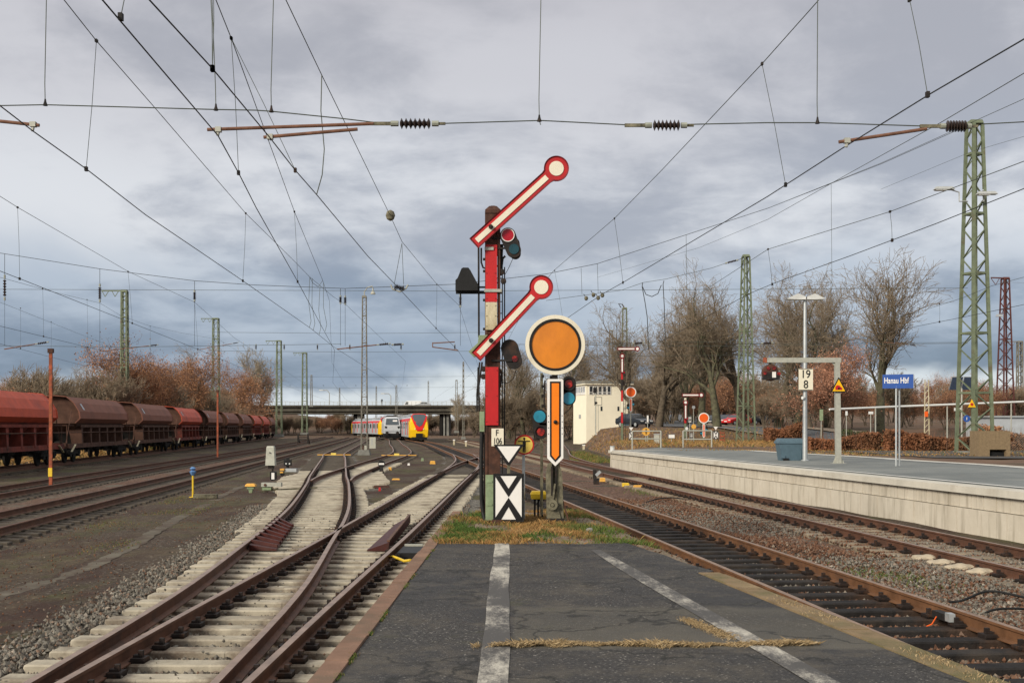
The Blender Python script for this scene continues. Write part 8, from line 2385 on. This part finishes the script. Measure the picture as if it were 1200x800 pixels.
# litter of leaves on the verge
def gl(r):
    y = r.uniform(50, 66); x = r.uniform(pf(y) + .3 if y < 60 else 9, 34); return x, y, gz(x, y) + .03, 1, np.clip(r.normal(.7, .2), 0, 1)
blades('fallen_leaves', 5000, gl, .05, .06, 'blade', 21, .9)
def gl2(r):
    y = r.uniform(72, 110); x = r.uniform(7, 26); return x, y, gz(x, y), 1, np.clip(r.normal(.75, .2), 0, 1)
blades('dead_grass', 7000, gl2, .22, .05, 'blade', 22, .7)
def gl3(r):
    y = r.uniform(60, 150); x = polyat(TR['L3'], y) - r.uniform(2.5, 9); return x, y, gz(x, y), 1.3, np.clip(r.normal(.75, .2), 0, 1)
blades('dead_grass', 7000, gl3, .35, .05, 'blade', 23, .7)
# ================================================================== WORLD, LIGHT, CAMERA
w = bpy.data.worlds.new('World'); scene.world = w; w.use_nodes = True
nt = w.node_tree; nt.nodes.clear()
out = nt.nodes.new('ShaderNodeOutputWorld'); bg = nt.nodes.new('ShaderNodeBackground')
nt.links.new(bg.outputs[0], out.inputs[0])
SUN_EL, SUN_AZ = R(24), R(222)          # azimuth measured clockwise from +Y (the view direction)
sky = nt.nodes.new('ShaderNodeTexSky'); sky.sky_type = 'NISHITA'; sky.sun_disc = False
sky.sun_elevation = SUN_EL; sky.sun_rotation = SUN_AZ
tc = nt.nodes.new('ShaderNodeTexCoord')
sx = nt.nodes.new('ShaderNodeSeparateXYZ'); nt.links.new(tc.outputs['Generated'], sx.inputs[0])
def mth(op, a, b=None, c=None, clamp=False):
    m = nt.nodes.new('ShaderNodeMath'); m.operation = op; m.use_clamp = clamp
    for i, q in enumerate((a, b, c)):
        if q is None: continue
        if isinstance(q, (int, float)): m.inputs[i].default_value = q
        else: nt.links.new(q, m.inputs[i])
    return m.outputs[0]
den = mth('ADD', mth('MAXIMUM', sx.outputs[2], 0), .30)
cu = nt.nodes.new('ShaderNodeCombineXYZ')
nt.links.new(mth('DIVIDE', sx.outputs[0], den), cu.inputs[0]); nt.links.new(mth('DIVIDE', sx.outputs[1], den), cu.inputs[1])
cl = cu.outputs[0]
def wn(scale, detail, rough, st=(1, 1, 1), off=(0, 0, 0), dist=0):
    mp = nt.nodes.new('ShaderNodeMapping'); mp.inputs['Scale'].default_value = st; mp.inputs['Location'].default_value = off
    nt.links.new(cl, mp.inputs[0])
    n = nt.nodes.new('ShaderNodeTexNoise'); n.inputs['Scale'].default_value = scale; n.inputs['Detail'].default_value = detail
    n.inputs['Roughness'].default_value = rough; n.inputs['Distortion'].default_value = dist
    nt.links.new(mp.outputs[0], n.inputs['Vector']); return n.outputs['Fac']
big = wn(1.5, 7, .55, (1, 1.15, 1), (3.1, .7, 0), .25)
fine = wn(4.5, 7, .6, (1, 1.2, 1), (1.3, 4.2, 0), .3)
# elevation with wobble
el = mth('ARCSINE', sx.outputs[2])
wob = mth('MULTIPLY', mth('SUBTRACT', wn(2.2, 5, .55, (1, .5, 1), (5, 1, 0)), .5), .11)
elw = mth('ADD', el, wob)
k = mth('DIVIDE', elw, .5, None, True)
def wr(src, stops):
    r = nt.nodes.new('ShaderNodeValToRGB'); r.color_ramp.interpolation = 'EASE'
    while len(r.color_ramp.elements) < len(stops): r.color_ramp.elements.new(.5)
    for e, (p, c) in zip(r.color_ramp.elements, stops): e.position = p; e.color = (*c, 1)
    nt.links.new(src, r.inputs[0]); return r.outputs[0]
# cloud deck seen through elevation: bright slit, slate-blue band, lighter shelf, soft grey above
dark = wr(k, [(0, (.80, .84, .87)), (.055, (.70, .76, .80)), (.10, (.20, .265, .36)), (.20, (.26, .325, .43)), (.36, (.41, .44, .51)), (.62, (.43, .44, .49)), (.8, (.44, .44, .48)), (1, (.6, .6, .62))])
lite = wr(k, [(0, (.86, .90, .93)), (.055, (.74, .81, .87)), (.10, (.30, .38, .50)), (.20, (.47, .54, .64)), (.36, (.76, .78, .82)), (.62, (.64, .64, .68)), (.8, (.57, .56, .60)), (1, (.95, .94, .93))])
fac = mth('ADD', mth('MULTIPLY', big, .7), mth('MULTIPLY', fine, .3))
fr_ = nt.nodes.new('ShaderNodeMapRange'); fr_.interpolation_type = 'SMOOTHSTEP'
fr_.inputs[1].default_value = .40; fr_.inputs[2].default_value = .57; nt.links.new(fac, fr_.inputs[0])
cloud = mixc(nt, fr_.outputs[0], dark, lite)
# overcast zenith, out of frame
zen = mth('MULTIPLY', mth('SUBTRACT', el, .5, None, True), 1.0)
cloud = mixc(nt, zen, cloud, (1.05, 1.04, 1.02))
sc10 = nt.nodes.new('ShaderNodeVectorMath'); sc10.operation = 'SCALE'; sc10.inputs['Scale'].default_value = 10
nt.links.new(cloud, sc10.inputs[0])
col = mixc(nt, .93, sky.outputs[0], sc10.outputs[0])
nt.links.new(col, bg.inputs[0]); bg.inputs[1].default_value = .1

sd = bpy.data.lights.new('Sun', 'SUN'); sd.energy = 4.0; sd.angle = R(16); sd.color = (1, .91, .77)
so = bpy.data.objects.new('Sun', sd); COL.objects.link(so)
dirv = Vector((math.sin(SUN_AZ) * math.cos(SUN_EL), math.cos(SUN_AZ) * math.cos(SUN_EL), math.sin(SUN_EL)))
so.rotation_euler = dirv.to_track_quat('Z', 'Y').to_euler()
so.location = dirv * 50

cd = bpy.data.cameras.new('Camera'); cam = bpy.data.objects.new('Camera', cd); COL.objects.link(cam)
cam.location = (0, 0, H); cam.rotation_euler = (R(90), 0, 0)
cd.sensor_width = 36; cd.lens = 36 * F / 1200; cd.shift_y = 100 / 1200
cd.clip_start = .1; cd.clip_end = 8000
scene.camera = cam
vs_ = scene.view_settings; vs_.view_transform = 'Standard'; vs_.look = 'None'; vs_.gamma = 1; vs_.exposure = 0; vs_.use_curve_mapping = False
scene.cycles.max_bounces = 5
scene.cycles.use_denoising = True
